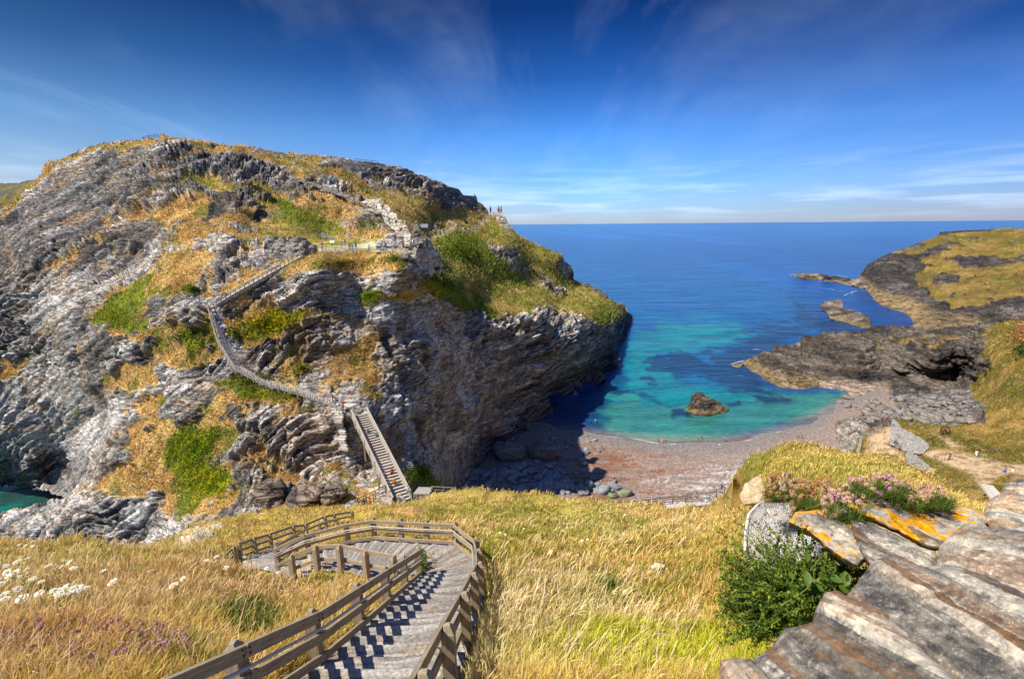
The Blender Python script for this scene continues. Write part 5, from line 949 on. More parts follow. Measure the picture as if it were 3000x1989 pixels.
ruin('courtyard_wall', 'broken courtyard wall with reddish grass on its top, behind the metal barrier', ([(1103, 742), (1103, 712), (1110, 703), (1124, 703), (1134, 720), (1134, 743)], [(1126, 742), (1127, 692), (1140, 685), (1158, 687), (1162, 700), (1166, 742)], [(1160, 742), (1160, 694), (1172, 688), (1184, 692), (1187, 742)]), [(1103, 105), (1187, 105.6)])
ruin('ruined_tower', 'ruined corner tower dropping to the green slope at the right end of the courtyard', ([(1190, 748), (1194, 737), (1206, 732), (1213, 722), (1222, 728), (1224, 800), (1219, 850), (1204, 848), (1195, 800)], [(1218, 728), (1232, 711), (1248, 702), (1258, 704), (1260, 800), (1246, 808), (1232, 816), (1220, 800)], [(1250, 704), (1263, 704), (1268, 722), (1282, 735), (1288, 760), (1298, 792), (1290, 806), (1274, 800), (1256, 810)]), [(1190, 100.4), (1222, 100.6), (1298, 111)], .5)
# bank of the knoll under the net
bankc = lambda P, px, py, S: mix(np.broadcast_to(np.array([.50, .36, .22]), px.shape+(3,)).copy(), np.array([.62, .52, .40]), sst(-.2, .5, fbm(S, 4, 3)))
NETP = [(2322, 1330), (2300, 1375), (2280, 1415), (2262, 1450), (2215, 1478), (2190, 1505), (2180, 1560), (2180, 1610), (2196, 1650), (2215, 1690), (2260, 1720), (2380, 1700), (2440, 1640), (2440, 1560), (2400, 1500), (2385, 1470), (2340, 1440), (2310, 1410), (2345, 1345)]
NETC = [(2322, 1330, 13.2), (2345, 1345, 13), (2215, 1478, 7.0), (2180, 1560, 6.6), (2215, 1690, 5.6), (2440, 1600, 5.0), (2390, 1475, 6.6), (2300, 1400, 10.4), (2340, 1440, 8.2), (2300, 1560, 5.4)]
pxrock('earth_bank', NETP, NETC, 1.6, bankc, MT_M, 'bare sandy bank hidden under the white net beside the meadow', 'bank', amp=.10, fq=3, cen=(2300, 1540), bulge=.5)
pxrock('bank_rock', [(2165, 1450), (2180, 1425), (2205, 1400), (2240, 1385), (2262, 1392), (2270, 1420), (2255, 1450), (2220, 1475), (2180, 1478)], [(2165, 1450, 13.5), (2240, 1385, 14), (2255, 1450, 12.5)], 1.2, bankc, MR, 'cream broken rock face below the knoll, left of the net', amp=.3, fq=2.2)
# rocks standing in the sea
sea_c = lambda P, px, py, S: mix(mix(mix(np.broadcast_to(np.array([.17, .13, .10]), px.shape+(3,)).copy(), np.array([.32, .26, .21]), sst(-.1, .5, fbm(S*.5, 4, 3))), np.array([.05, .045, .04]), .8*sst(.1, .5, fbm(S*.8, 4, 8))), np.array([.30, .23, .06]), .5*sst(2.0, .7, P[..., 2]+.6*fbm(P/4., 3, 4)))
MSR = m_terrain('sea_rock', .7, .9, .35)
def searock(poly, label, hgt, dd=None, amp=1.0, fq=.35, name='sea_rock'):
    yb = max(p[1] for p in poly); c = []
    for x, y in poly:
        # foot of the rock on the water, top set back
        yy = dict(); base = max([q[1] for q in poly if abs(q[0]-x) < 45]+[y]); db = dz(x, base, -.3); c.append((x, y, db+(base-y)*hgt))
    return pxrock(name, poly, c, 9, sea_c, MSR, label, 'rock', amp=amp*1.3, fq=fq*1.4, bulge=1.2, nr=50, na=220, jit=2.5)
searock([(2008, 1205), (2010, 1192), (2022, 1178), (2023, 1160), (2032, 1149), (2055, 1151), (2078, 1166), (2105, 1174), (2118, 1188), (2135, 1200), (2126, 1212), (2090, 1216), (2060, 1223), (2040, 1218)], 'lone brown rock standing in the turquoise shallows off the beach', .10)
searock([(2318, 806), (2335, 803), (2370, 801), (2400, 802), (2430, 808), (2470, 813), (2520, 817), (2560, 836), (2555, 848), (2530, 845), (2470, 832), (2420, 822), (2370, 820), (2340, 815)], 'low long reef running out from the far headland', .9, amp=1.2, fq=.14, name='reef')
searock([(2397, 894), (2410, 889), (2430, 879), (2462, 877), (2466, 885), (2463, 906), (2500, 907), (2545, 925), (2552, 930), (2550, 966), (2520, 958), (2470, 946), (2432, 933), (2425, 918), (2410, 905)], 'flat-topped yellow-footed islet with a raised stack at its left end', .7, amp=1.2, fq=.2, name='islet')
searock([(2144, 1073), (2150, 1066), (2165, 1064), (2176, 1067), (2174, 1075), (2158, 1078)], 'small pale skerry just off the tip of the brown spur', .3, amp=.5, name='skerry')
# crags on the neck in front of the footbridge
crag = lambda P, px, py, S: mix(mix(np.broadcast_to(np.array([.22, .175, .14]), px.shape+(3,)).copy(), np.array([.42, .37, .34]), sst(0, .5, fbm(S*.6, 4, 3))), np.array([.05, .04, .04]), .8*sst(.1, .5, fbm(S, 4, 8)))
for poly, d, lab in (([(735, 1465), (755, 1425), (785, 1405), (820, 1402), (838, 1425), (835, 1470), (812, 1500), (770, 1490)], 66, 'red-brown jagged crag on the neck, leftmost of three'), ([(836, 1470), (850, 1440), (880, 1415), (930, 1412), (960, 1420), (945, 1450), (905, 1480), (870, 1500), (838, 1498)], 64.5, 'broad dark crag in the middle of the neck'), ([(930, 1470), (950, 1425), (985, 1418), (1020, 1432), (1018, 1450), (985, 1470), (955, 1482)], 65, 'dark crag on the neck nearest the footbridge'), ([(1010, 1480), (1030, 1462), (1052, 1466), (1056, 1484), (1035, 1500), (1012, 1496)], 60, 'small dark boulder beside the two people below the footbridge'), ([(740, 1520), (752, 1492), (765, 1496), (778, 1525), (762, 1532)], 49, 'small grey standing stone at the edge of the meadow')):
    c = np.mean([p[1] for p in poly]); cc = [(x, y, d+(c-y)*.03) for x, y in poly]
    pxrock('crag', poly, cc, 5 if d > 55 else 1.2, crag, MSR, lab, 'rock', amp=1.0 if d > 62 else .35, fq=.5 if d > 62 else 1.2, bulge=1.6, nr=40, na=180)
# ================================================================ boulders
def boulder_mesh(seed, flat=.6):
    bm = bmesh.new(); bmesh.ops.create_icosphere(bm, subdivisions=3, radius=1.0); V = np.array([v.co[:] for v in bm.verts]); o = seed*13.7
    q = V*1.1+o; c = cell(q, seed)[0]; r = 1+.22*fbm(q, 3, seed)+.10*c+.06*fbm(q*3, 2, seed+3); V2 = V*r[:, None]*[1.15, .9, flat]
    for v, p in zip(bm.verts, V2): v.co = p
    me = bpy.data.meshes.new('boulder'); bm.to_mesh(me); bm.free(); me.polygons.foreach_set('use_smooth', np.ones(len(me.polygons), bool)); return me
BMS = [boulder_mesh(i+1, f) for i, f in enumerate((.55, .7, .62, .4, .5, .75))]
for b in BMS: b.materials.append(M['beach_stone'])
BG = [b.copy() for b in BMS[:3]]
for b in BG: b.materials.clear(); b.materials.append(M['green_stone'])
M['field_stone'] = m_rock('field_stone', (.19, .165, .14), (.36, .32, .28), (.06, .05, .045))
BF = [b.copy() for b in BMS]
for b in BF: b.materials.clear(); b.materials.append(M['field_stone'])
BD = [b.copy() for b in BMS[:3]]
for b in BD: b.materials.clear(); b.materials.append(M['dark_rock'])
def boulder(me, px, py, r, label, group=None, name='boulder', sq=1.0):
    h = hit(px, py)
    if h is None or h[2] in ('meadow', 'sea') or (h[2] == 'island_terrain' and h[0].z > 14): return
    g = h[0].copy(); o = bpy.data.objects.new(name, me); COL.objects.link(o); o.location = g+Vector((0, 0, r*.22)); o.scale = (r*(.8+.5*RNG.random()), r*(.7+.4*RNG.random()), r*sq); o.rotation_euler = (RNG.normal()*.2, RNG.normal()*.2, RNG.random()*6.28); tag(o, label, 'boulder', group); return o
for x, y, r, me, lab in ((1600, 1428, 5.0, BMS[0], 'largest grey boulder among the stones at the back of the shaded beach'), (1585, 1448, 4.2, BMS[2], 'cracked grey boulder leaning on the largest one from below'), (1700, 1418, 2.8, BG[0], 'green weedy boulder right of the largest grey boulder'), (1830, 1449, 3.2, BG[1], 'green-topped boulder at the sunlit edge of the stones'), (1648, 1432, 2.6, BMS[1], 'round grey boulder between the largest and the green one'), (1755, 1322, 2.0, BMS[3], 'flat slab with people around it in the shaded beach'), (1705, 1348, 2.2, BMS[4], 'long pale slab lying alone in the middle of the shaded sand'), (1630, 1288, 1.9, BG[2], 'pale round stone near the top of the shaded beach'), (1540, 1438, 2.6, BMS[5], 'bluish boulder left of the largest one'), (1720, 1430, 2.2, BMS[0], 'grey boulder just below the green weedy one'), (1795, 1455, 2.4, BG[2], 'low green boulder beside the beach steps')):
    boulder(me, x, y, r*.52, lab)
for x, y, r, k, lab in ((1500, 1335, 7.5, 0, 'big dark wet rock at the cliff foot, left of two'), (1590, 1335, 7.0, 1, 'big dark wet rock at the cliff foot, right of two'), (1700, 1212, 3.2, 2, 'cluster of low black rocks at the shaded water edge'), (1715, 1140, 5.0, 0, 'brown boulder at the mouth of the cave'), (1685, 1130, 4.2, 1, 'grey leaning boulder left of the cave boulder'), (1660, 1170, 4.0, 2, 'dark boulder in the surf below the cave'), (1690, 1192, 3.2, 1, 'flat brown boulder by the shaded surf')):
    boulder(BD[k], x, y, r*.7, lab, sq=1.2)
k = 0
for i in range(230):
    x = 1340+RNG.random()*470; y = 1360+RNG.random()**.7*85
    if x > 1660 and y < 1400+RNG.random()*30: continue
    r = .5+1.5*RNG.random()**2.2; boulder(BMS[i % 6], x, y, r, 'grey sea-worn stone in the rubble at the back of the beach', 'grey stones at the back of the beach')
for i in range(60):
    x = 1540+RNG.random()*210; y = 1270+RNG.random()*120; boulder(BMS[i % 6], x, y, .4+.9*RNG.random()**2, 'scattered grey stone on the shaded sand', 'stones scattered on the shaded sand')
for i in range(150):
    x = 2450+RNG.random()*400; y = 1165+RNG.random()*75
    if y > 1180+(x-2450)*.5 and x < 2560: continue
    boulder(BF[i % 6], x, y, .6+1.5*RNG.random()**2, 'brown-grey stone in the boulder field under the spur', 'stones of the boulder field under the spur')
# ================================================================ grass and plants
def norm(v): return v/(np.linalg.norm(v, axis=-1, keepdims=True)+1e-9)
def blades(name, B, L, Wd, base, tip, lean, spread, mat, label, cat, head=.0, rng=RNG, kind='stuff', parent=None, curl=.55):
    n = len(B); yaw = rng.random(n)*2*np.pi; side = np.stack([np.cos(yaw), np.sin(yaw), 0*yaw], -1)
    dr = norm(np.array([0, 0, 1.0])+np.array(lean)*(.6+.8*rng.random(n))[:, None]+spread*rng.normal(size=(n, 3))*[1, 1, .3])
    bend = norm(np.array(lean)+.35*rng.normal(size=(n, 3)))*curl
    L = L[:, None]; w = Wd[:, None]*side
    p0 = B; p1 = B+dr*L*.38; p2 = B+dr*L*.72+bend*L*.14; p3 = B+dr*L*.93+bend*L*.42
    hw = 1+head
    V = np.stack([p0-w*.6, p0+w*.6, p1-w*.8, p1+w*.8, p2-w*hw*.75, p2+w*hw*.75, p3], 1).reshape(-1, 3)
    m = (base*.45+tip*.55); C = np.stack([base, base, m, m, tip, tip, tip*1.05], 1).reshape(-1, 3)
    k = np.arange(n)[:, None]*7; F = np.concatenate([k+np.array(t) for t in ((0, 1, 2), (1, 3, 2), (2, 3, 4), (3, 5, 4), (4, 5, 6))], 0)
    C4 = np.c_[np.clip(C, 0, .95), np.ones(len(C))]
    o = mesh(name, V, F, mat, parent=parent, col=C4); 
    if kind: tag(o, label, cat, None, kind)
    return o
def sample(gname, n, wt=None, rng=RNG):
    P, PX, PY, A = GRID[gname]; nr, nx = P.shape[:2]
    area = np.abs((PY[1:, :-1]-PY[:-1, :-1])*(PX[1:, 1:]-PX[1:, :-1])); vis = (PX[1:, 1:] > -60) & (PX[1:, 1:] < 3060) & (PY[1:, 1:] < 2080)
    w = area*vis
    if wt is not None: w = w*wt(P, PX, PY, A)[1:, 1:]
    w = w.ravel()/w.sum(); q = rng.choice(len(w), n, p=w); i, j = q//(nx-1), q % (nx-1); a = rng.random((n, 1)); b = rng.random((n, 1))
    def bl(X): return (X[i, j]*(1-a)+X[i+1, j]*a)*(1-b)+(X[i, j+1]*(1-a)+X[i+1, j+1]*a)*b
    return bl(P), bl(PX[..., None])[:, 0], bl(PY[..., None])[:, 0], bl(A)
def ell(px, py, x, y, rx, ry, s=.5): return sst(1+s, 1-s, np.hypot((px-x)/rx, (py-y)/ry))
def meadow_grass():
    n = 330000; B, px, py, A = sample('meadow', n); d, z = path_near(B); ok = (d > .16); B, px, py = B[ok], px[ok], py[ok]; n = len(B); D = proj(B)[2]
    n1 = fbm(B/1.6, 3, 61); n2 = fbm(B/.45, 2, 63); n3 = fbm(B/4.5, 3, 67)
    green = np.maximum.reduce([.9*ell(px, py, 735, 1830, 110, 70), .95*ell(px, py, 1880, 1930, 420, 100), .8*ell(px, py, 2100, 1960, 250, 90), .5*ell(px, py, 1650, 1580, 260, 60), .6*ell(px, py, 880, 1680, 120, 50), .55*ell(px, py, 500, 1960, 160, 60), .45*ell(px, py, 1500, 1490, 300, 40), .6*ell(px, py, 1785, 1725, 60, 40), .6*ell(px, py, 2450, 1390, 260, 60), .5*ell(px, py, 1450, 1650, 150, 60)]); green = np.clip(green+.30*n1+.5*sst(.0, .6, n3)*(px > 1100), 0, 1)
    straw = np.maximum.reduce([.9*ell(px, py, 350, 1720, 520, 110), ell(px, py, 1550, 1800, 330, 130), .8*ell(px, py, 1380, 1930, 200, 100), .8*ell(px, py, 450, 1680, 420, 70), .6*ell(px, py, 1900, 1520, 300, 60)]); pink = np.maximum.reduce([.9*ell(px, py, 560, 1730, 420, 80), ell(px, py, 150, 1900, 260, 90), .8*ell(px, py, 2000, 1700, 160, 40), .7*ell(px, py, 1230, 1530, 200, 50)])
    rng = RNG; r = rng.random(n)
    isg = r < green*.8+.15; tip = np.empty((n, 3)); tip[:] = [.88, .60, .17]
    tip = mix(tip, np.array([.90, .70, .34]), np.clip(straw*.8+.3*n2, 0, 1)); tip = mix(tip, np.array([.72, .36, .17]), np.clip(pink*.75*(rng.random(n) < .7)+.18*n3, 0, 1)); tip = mix(tip, np.array([.60, .40, .12]), .5*sst(.1, .7, n1+.3*rng.normal(size=n)))
    gt = mix(np.broadcast_to(np.array([.34, .36, .05]), (n, 3)).copy(), np.array([.62, .62, .05]), np.clip(1.0*ell(px, py, 1880, 1950, 420, 130)+.3*n2, 0, 1)); gt = mix(gt, np.array([.09, .14, .02]), .8*ell(px, py, 735, 1830, 95, 60)); tip = np.where(isg[:, None], gt, tip)
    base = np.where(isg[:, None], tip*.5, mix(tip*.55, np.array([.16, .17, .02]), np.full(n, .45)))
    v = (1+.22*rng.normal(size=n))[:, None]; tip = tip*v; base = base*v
    L = (.32+.16*n1+.14*n2+.10*rng.normal(size=n))*np.where(isg, .75, 1.0)*np.interp(px, [1900, 2150, 2400], [1, .8, .4])*np.interp(py, [1480, 1700], [.8, 1.0]); L = np.clip(L, .08, .75)*sst(.05, .5, d[ok])**.3
    Wd = np.maximum(.0028, D*.00052)*(1+.5*rng.random(n))
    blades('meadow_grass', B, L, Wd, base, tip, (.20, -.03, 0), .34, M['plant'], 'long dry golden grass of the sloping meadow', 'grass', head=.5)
def seed_heads():
    n = 26000; B, px, py, A = sample('meadow', n); d, z = path_near(B); D = proj(B)[2]; n1 = fbm(B/2., 3, 91); ok = (d > .25) & (D < 26) & (n1+.3*RNG.normal(size=n) > -.05) & ~(px > 2040); B, D, n1, px = B[ok], D[ok], n1[ok], px[ok]; n = len(B)
    tip = mix(np.broadcast_to(np.array([.92, .74, .44]), (n, 3)).copy(), np.array([.78, .46, .28]), np.clip(.5*(px < 1000)+.4*RNG.normal(size=n), 0, 1)); base = np.broadcast_to(np.array([.50, .40, .12]), (n, 3))
    blades('seed_grass', B, .52+.16*RNG.normal(size=n), np.maximum(.0030, D*.00050), base, tip, (.22, -.03, 0), .22, M['plant'], 'taller grass stems with pale feathery seed heads in the meadow', 'grass', head=1.7, curl=.8)
meadow_grass(); seed_heads()
def far_grass(g, n, Lm, name, label, wt, cmul=1.0, lean=(.3, 0, 0)):
    B, px, py, A = sample(g, n, wt); D = proj(B)[2]; n1 = fbm(B/2.5, 3, 71); c = A[:, :3]*(1+.25*RNG.normal(size=(n, 1)))*cmul
    c = mix(c, STRAW, .35*(RNG.random(n) < .4)); L = Lm*np.clip(1+.5*n1+.3*RNG.normal(size=n), .3, 2)*np.clip(D/110, .5, 2.2); Wd = np.maximum(.02, D*.00055)*(1+.6*RNG.random(n))
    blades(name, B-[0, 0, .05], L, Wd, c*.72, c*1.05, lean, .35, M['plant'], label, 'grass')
gw = lambda P, PX, PY, A: np.where((A[..., 3] > .6) & (A[..., 1] < A[..., 0]*1.6) & (pdist(PX, PY, STAIR_PX) > 9) & ~inpoly(PX, PY, [(900, 712), (1190, 700), (1190, 742), (900, 742)]), 1.0, 0.0)
far_grass('island_terrain', 120000, .55, 'cliff_grass', 'orange and green tussock grass on the island slopes', gw)
far_grass('haven_terrain', 30000, .35, 'bank_grass', 'short tawny turf on the bank above the haven', lambda P, PX, PY, A: np.where((A[..., 3] > .6) & (A[..., 0] < .42), 1.0, 0.0))
# ---- leafy shrubs and cushions on the cliffs
def leafcloud(B, N, size, col, rng=RNG):
    n = len(B); a = norm(N*.6+rng.normal(size=(n, 3))); t = norm(np.cross(a, rng.normal(size=(n, 3)))); b = np.cross(a, t); s = size[:, None]*(.6+.8*rng.random((n, 1)))
    V = np.stack([B-t*s, B+b*s*.55, B+t*s, B-b*s*.55], 1).reshape(-1, 3); F = np.arange(4*n).reshape(-1, 4); return V, F, np.repeat(np.c_[np.clip(col, 0, .95), np.ones(n)], 4, 0)
def shrub(px, py, rx, ry, h, c1, c2, n, label, name='shrub', cat='shrub'):
    B = []; Ns = []
    for i in range(n):
        a = RNG.random()*6.283; r = min(abs(RNG.normal())*.62, 1.5)*(1+.22*math.sin(3*a+px)+.15*math.sin(7*a)); g = hit(px+rx*r*math.cos(a), py+ry*r*math.sin(a))
        if g is None or g[2] == 'sea': continue
        B.append(np.array(g[0])+np.array([0, 0, 1])*h*RNG.random()**.6*(1-.55*min(r, 1)**2)); Ns.append([0, -.5, .8])
    B = np.array(B); nz = fbm(B/(h*.9+.2), 3, 77); col = mix(np.broadcast_to(np.array(c1), B.shape).copy(), np.array(c2), sst(-.3, .5, nz+.3*RNG.normal(size=len(B)))); D = proj(B)[2]
    o0 = B.mean(0); V, F, C = leafcloud(B-o0, np.array(Ns), np.full(len(B), .0021)*D, col); o = mesh(name, V, F, M['plant'], col=C, loc=Vector(o0)); tag(o, label, cat)
for a in ((800, 952, 92, 36, 1.2, (.20, .22, .01), (.52, .44, .01), 2600, 'yellow-flowering gorse patch on the ledge right of the long stair'), (690, 985, 40, 22, .8, (.10, .15, .01), (.3, .3, .02), 700, 'small yellow-green bush between the stair and the gorse'), (570, 1320, 70, 80, .7, (.12, .20, .01), (.36, .40, .01), 3200, 'bright green carpet of creeping plants on the lower slope'), (610, 1420, 85, 55, .7, (.16, .22, .01), (.50, .46, .01), 2600, 'yellow-green mat below the bright green carpet'), (1080, 868, 36, 13, .7, (.12, .24, .02), (.26, .42, .03), 700, 'vivid green cushion on the pale cliff under the castle'),
          (750, 1120, 60, 24, .7, (.10, .16, .01), (.28, .30, .02), 900, 'green bush on the slope under the long stair'), (860, 1165, 45, 16, .6, (.12, .15, .01), (.26, .27, .02), 600, 'low green bush just left of the landing'), (880, 1085, 36, 16, .8, (.14, .15, .01), (.36, .32, .02), 500, 'olive bush on the ledge above the long stair'), (1345, 745, 80, 45, 1.8, (.06, .11, .01), (.20, .24, .02), 2200, 'dark green bramble thicket on the slope right of the castle'), (1300, 850, 60, 50, 1.5, (.045, .09, .012), (.13, .20, .02), 2200, 'dark green scrub below the ruined tower'), (1240, 1390, 36, 45, .6, (.07, .12, .01), (.17, .24, .02), 900, 'dark green grass bank right of the footbridge'), (1010, 775, 80, 12, .7, (.16, .16, .01), (.40, .27, .04), 900, 'olive cushion plants along the cliff edge under the courtyard'), (1150, 765, 40, 16, .7, (.13, .16, .01), (.34, .30, .03), 600, 'green cushion plants under the metal barrier'), (560, 855, 50, 20, .7, (.12, .16, .01), (.30, .30, .02), 700, 'green patch on the spur left of the upper flight'), (330, 935, 55, 30, .6, (.18, .24, .01), (.36, .36, .02), 900, 'light green turf cushion at the left edge of the spur'), (560, 985, 55, 14, .6, (.10, .15, .01), (.24, .28, .02), 600, 'green strip on the ledge left of the long stair'), (230, 1215, 18, 22, .5, (.14, .22, .01), (.3, .36, .02), 260, 'small green tuft on the smooth grey slab far left'), (2975, 990, 40, 60, 1.2, (.10, .13, .02), (.2, .2, .03), 300, 'dull green bushes on the right bank'), (2985, 990, 30, 36, 4.5, (.42, .20, .07), (.60, .36, .16), 700, 'orange-brown dried flowers at the right edge in front of the far bank'), (2990, 1035, 26, 22, 2.5, (.05, .08, .015), (.14, .17, .03), 500, 'dark green tuft under the orange-brown dried flowers at the right edge')):
    shrub(*a)
# ---- docks, sea beet and the dark bush beside the near rocks
def beet():
    root = UV(2330, 1800, 2.75); e = empty('sea_beet_bush', root); tag(e, 'dark green spiky sea beet bush spilling over the near rocks', 'bush'); V = []; F = []; LV = []; LF = []; LC = []; rng = np.random.default_rng(5)
    st = MB(); pts_all = []
    for k in range(760):
        tx, ty = 2300+rng.normal()*150, 1730+rng.normal()*95
        if k < 50: tx, ty = 2150+rng.random()*130, 1740+rng.random()*130
        if 50 <= k < 62: tx, ty = 2300+rng.random()*180, 1545+rng.random()*80
        if tx < 2095: tx = 2095+rng.random()*30
        if tx > 2420 and ty > 1720: ty = 1680-rng.random()*60
        if ty > 1915-.6*max(0, tx-2240): ty = 1700+rng.random()*60
        d0 = 2.75+rng.normal()*.09; s0 = np.array(UV(2340+rng.normal()*55, 1800+rng.normal()*35, 2.8+.06*rng.normal())); t0 = np.array(UV(tx, ty, d0+(1740-ty)*.0008)); m = (s0+t0)/2+np.array([0, 0, .05])+rng.normal(size=3)*.03
        q = np.linspace(0, 1, 12)[:, None]; C = (1-q)**2*s0+2*q*(1-q)*m+q*q*t0+rng.normal(size=(12, 3))*.003; st.tube([Vector(c)-root for c in C[::2]], [.0028, .0025, .0022, .0018, .0014, .0010], 4, False)
        nn = 64; w = .25+.75*rng.random(nn); pos = np.stack([np.interp(w, np.linspace(0, 1, 12), C[:, i]) for i in range(3)], -1)+rng.normal(size=(nn, 3))*.0065; pts_all.append(pos)
    st.build('stem', m_plain('beet_stem', (.20, .24, .05), .7, .3, 9, 0), e)
    B = np.concatenate(pts_all); nz = fbm(B/.06, 3, 4); col = mix(np.broadcast_to(np.array([.045, .095, .014]), B.shape).copy(), np.array([.36, .46, .05]), np.clip(sst(-.2, .7, nz)*.7+.35*(rng.random(len(B)) < .3), 0, 1)); o0 = np.array(root)
    v, f, c = leafcloud(B-o0, np.broadcast_to(np.array([-.2, -.6, .7]), B.shape), np.full(len(B), .0078), col, rng); o = mesh('seed_spike', v, f, M['plant'], e, col=c); tag(o, None, None, None, 'stuff')
    for k in range(26):
        px, py = 2400+rng.normal()*55, 1690+rng.normal()*42; p = np.array(UV(px, py, 2.62+.06*rng.normal())); n = norm(np.array([-.25+.3*rng.normal(), -.6+.3*rng.normal(), .8])); t = norm(np.cross(n, rng.normal(size=3))); b = np.cross(n, t); s = .02+.02*rng.random(); m = MB(); L = []
        prof = [(0, .0), (.2, .32), (.5, .46), (.8, .34), (1, .0)]
        for a, w in prof: c = p+t*s*2*(a-.5)-n*s*.5*(a-.5)**2; L.append((c-b*s*w*1.3+n*s*.12, c, c+b*s*w*1.3+n*s*.12))
        VV = [q-o0 for r in L for q in r]; FF = [(i*3+j, i*3+j+1, (i+1)*3+j+1, (i+1)*3+j) for i in range(4) for j in (0, 1)]; base = np.array([.06, .12, .015])*(0.6+.9*rng.random())+np.array([.06, .05, 0])*rng.random()
        mesh('leaf', np.array(VV), FF, M['leafy'], e, True, np.broadcast_to(np.r_[base, 1], (15, 4)))
beet()
def clump(px, py, rx, ry, n, Lm, c1, c2, label, name='leafy_clump', cat='plant'):
    rng = RNG; X = []
    for i in range(n):
        a = rng.random()*6.283; r = math.sqrt(rng.random()); h = hit(px+rx*r*math.cos(a), py+ry*r*math.sin(a))
        if h: X.append(np.array(h[0])+np.array([0, 0, rng.random()*Lm]))
    B = np.array(X); col = mix(np.broadcast_to(np.array(c1), B.shape).copy(), np.array(c2), rng.random(len(B))); D = proj(B)[2]; o0 = B.mean(0); v, f, c = leafcloud(B-o0, np.broadcast_to(np.array([0, -.3, 1.]), B.shape), D*.0034, col); tag(mesh(name, v, f, M['plant'], col=c, loc=Vector(o0)), label, cat)
clump(735, 1832, 82, 48, 900, .35, (.06, .11, .015), (.20, .26, .05), 'dark leafy weed clump in the grass left of the path fence', 'leafy_weed'); clump(1785, 1727, 12, 10, 460, .3, (.08, .14, .02), (.2, .28, .04), 'small dark green weed in the middle of the meadow'); clump(1235, 1660, 18, 28, 420, .4, (.07, .14, .015), (.22, .32, .03), 'green tuft at the end of the left path fence'); clump(1470, 1580, 90, 22, 500, .3, (.13, .17, .02), (.3, .3, .04), 'green patch of leafy plants right of the path bend') if False else None
# ---- flowers
def flower_meshes():
    out = []
    for s in range(4):
        rng = np.random.default_rng(50+s); m = MB(); m.tube([(0, 0, -.45), (.02, 0, -.2), (0, 0, 0)], .006, 5, False); nst = len(m.f)
        for k in range(46):
            a = rng.random()*6.283; r = math.sqrt(rng.random()); x, y = r*math.cos(a)*.09, r*math.sin(a)*.09; z = .035*(1-r*r)+rng.normal()*.004; w = .017
            m.add([(x-w, y-w*.4, z), (x+w*.3, y-w, z+.004), (x+w, y+w*.3, z), (x-w*.3, y+w, z+.004)], [(0, 1, 2, 3)])
        me = bpy.data.meshes.new('umbel'); me.from_pydata(m.v, [], m.f); me.materials.append(MF['stem']); me.materials.append(MF['white']); me.polygons.foreach_set('material_index', [0]*nst+[1]*(len(m.f)-nst)); me.update(); out.append(me)
    return out
MF = {'stem': m_plain('flower_stem', (.20, .24, .06), .8, .2, 9, 0), 'white': m_plain('white_petal', (.80, .78, .62), .8, .12, 40, 0), 'pink': m_plain('pink_petal', (.56, .28, .46), .8, .25, 60, 0), 'fade': m_plain('faded_petal', (.58, .37, .24), .85, .3, 60, .2)}
UM = flower_meshes()
def put(me, px, py, sc, label, cat, group, name, rise):
    h = hit(px, py)
    if h is None: return
    o = bpy.data.objects.new(name, me); COL.objects.link(o); o.location = h[0]+Vector((0, 0, rise)); o.scale = (sc,)*3; o.rotation_euler = (RNG.normal()*.25-.15, RNG.normal()*.25, RNG.random()*6); tag(o, label, cat, group)
UMP = [(160, 450), (235, 420), (30, 470), (75, 490), (520, 440), (560, 455), (395, 485), (500, 490), (590, 505), (80, 545), (230, 525), (240, 550), (100, 590), (30, 610), (170, 590), (40, 650), (75, 730), (80, 785), (205, 780), (170, 690), (450, 720), (540, 680), (590, 705), (650, 690), (700, 690), (820, 525), (895, 640), (1180, 525), (350, 625), (1360, 660), (1430, 605), (1600, 430), (1640, 440), (1680, 395), (1755, 490), (2060, 485), (2040, 505), (2150, 520), (265, 275), (165, 300), (215, 305), (270, 315), (490, 745), (570, 735), (620, 725), (280, 605), (155, 545), (430, 520), (340, 740), (1890, 380), (610, 690), (680, 705), (520, 700)]
for x, y in UMP: put(UM[int(x) % 4], x/2.628, 1500+y/2.628+8, .75+.4*RNG.random(), 'white umbel flower standing in the grass left of the path', 'flower', 'white umbels left of the path', 'white_umbel', .42)
for x, y in [(1690, 1640), (1535, 1560), (1660, 1555), (1650, 1565), (1465, 1575), (1480, 1580), (1590, 1602), (1605, 1640), (1612, 1636), (1705, 1595), (1720, 1592), (1920, 1672), (1930, 1674), (1940, 1676), (1912, 1678), (1926, 1680), (1800, 1760), (1830, 1758), (1570, 1520), (1690, 1500), (1830, 1515), (1560, 1510), (1340, 1475)]: put(UM[x % 4], x, y+6, .7, 'white flower head in the open meadow right of the path', 'flower', 'white flowers in the open meadow', 'white_umbel', .3)
def thrift_mesh(seed, mat, stem=.16, r=.019):
    rng = np.random.default_rng(seed); m = MB(); m.tube([(rng.normal()*.02, rng.normal()*.02, -stem), (0, 0, -stem*.4), (0, 0, 0)], .0016, 4, False); nst = len(m.f)
    for k in range(70):
        v = rng.normal(size=3); v /= np.linalg.norm(v); v[2] = abs(v[2])*.9-.25; c = v*r; t = norm(np.cross(v, rng.normal(size=3))); b = np.cross(v, t); w = r*.30
        m.add([c-t*w, c-b*w+v*w*.6, c+t*w, c+b*w+v*w*.6], [(0, 1, 2, 3)])
    me = bpy.data.meshes.new('flower_head'); me.from_pydata(m.v, [], m.f); me.materials.append(MF['stem']); me.materials.append(mat); me.polygons.foreach_set('material_index', [0]*nst+[1]*(len(m.f)-nst)); me.update(); return me
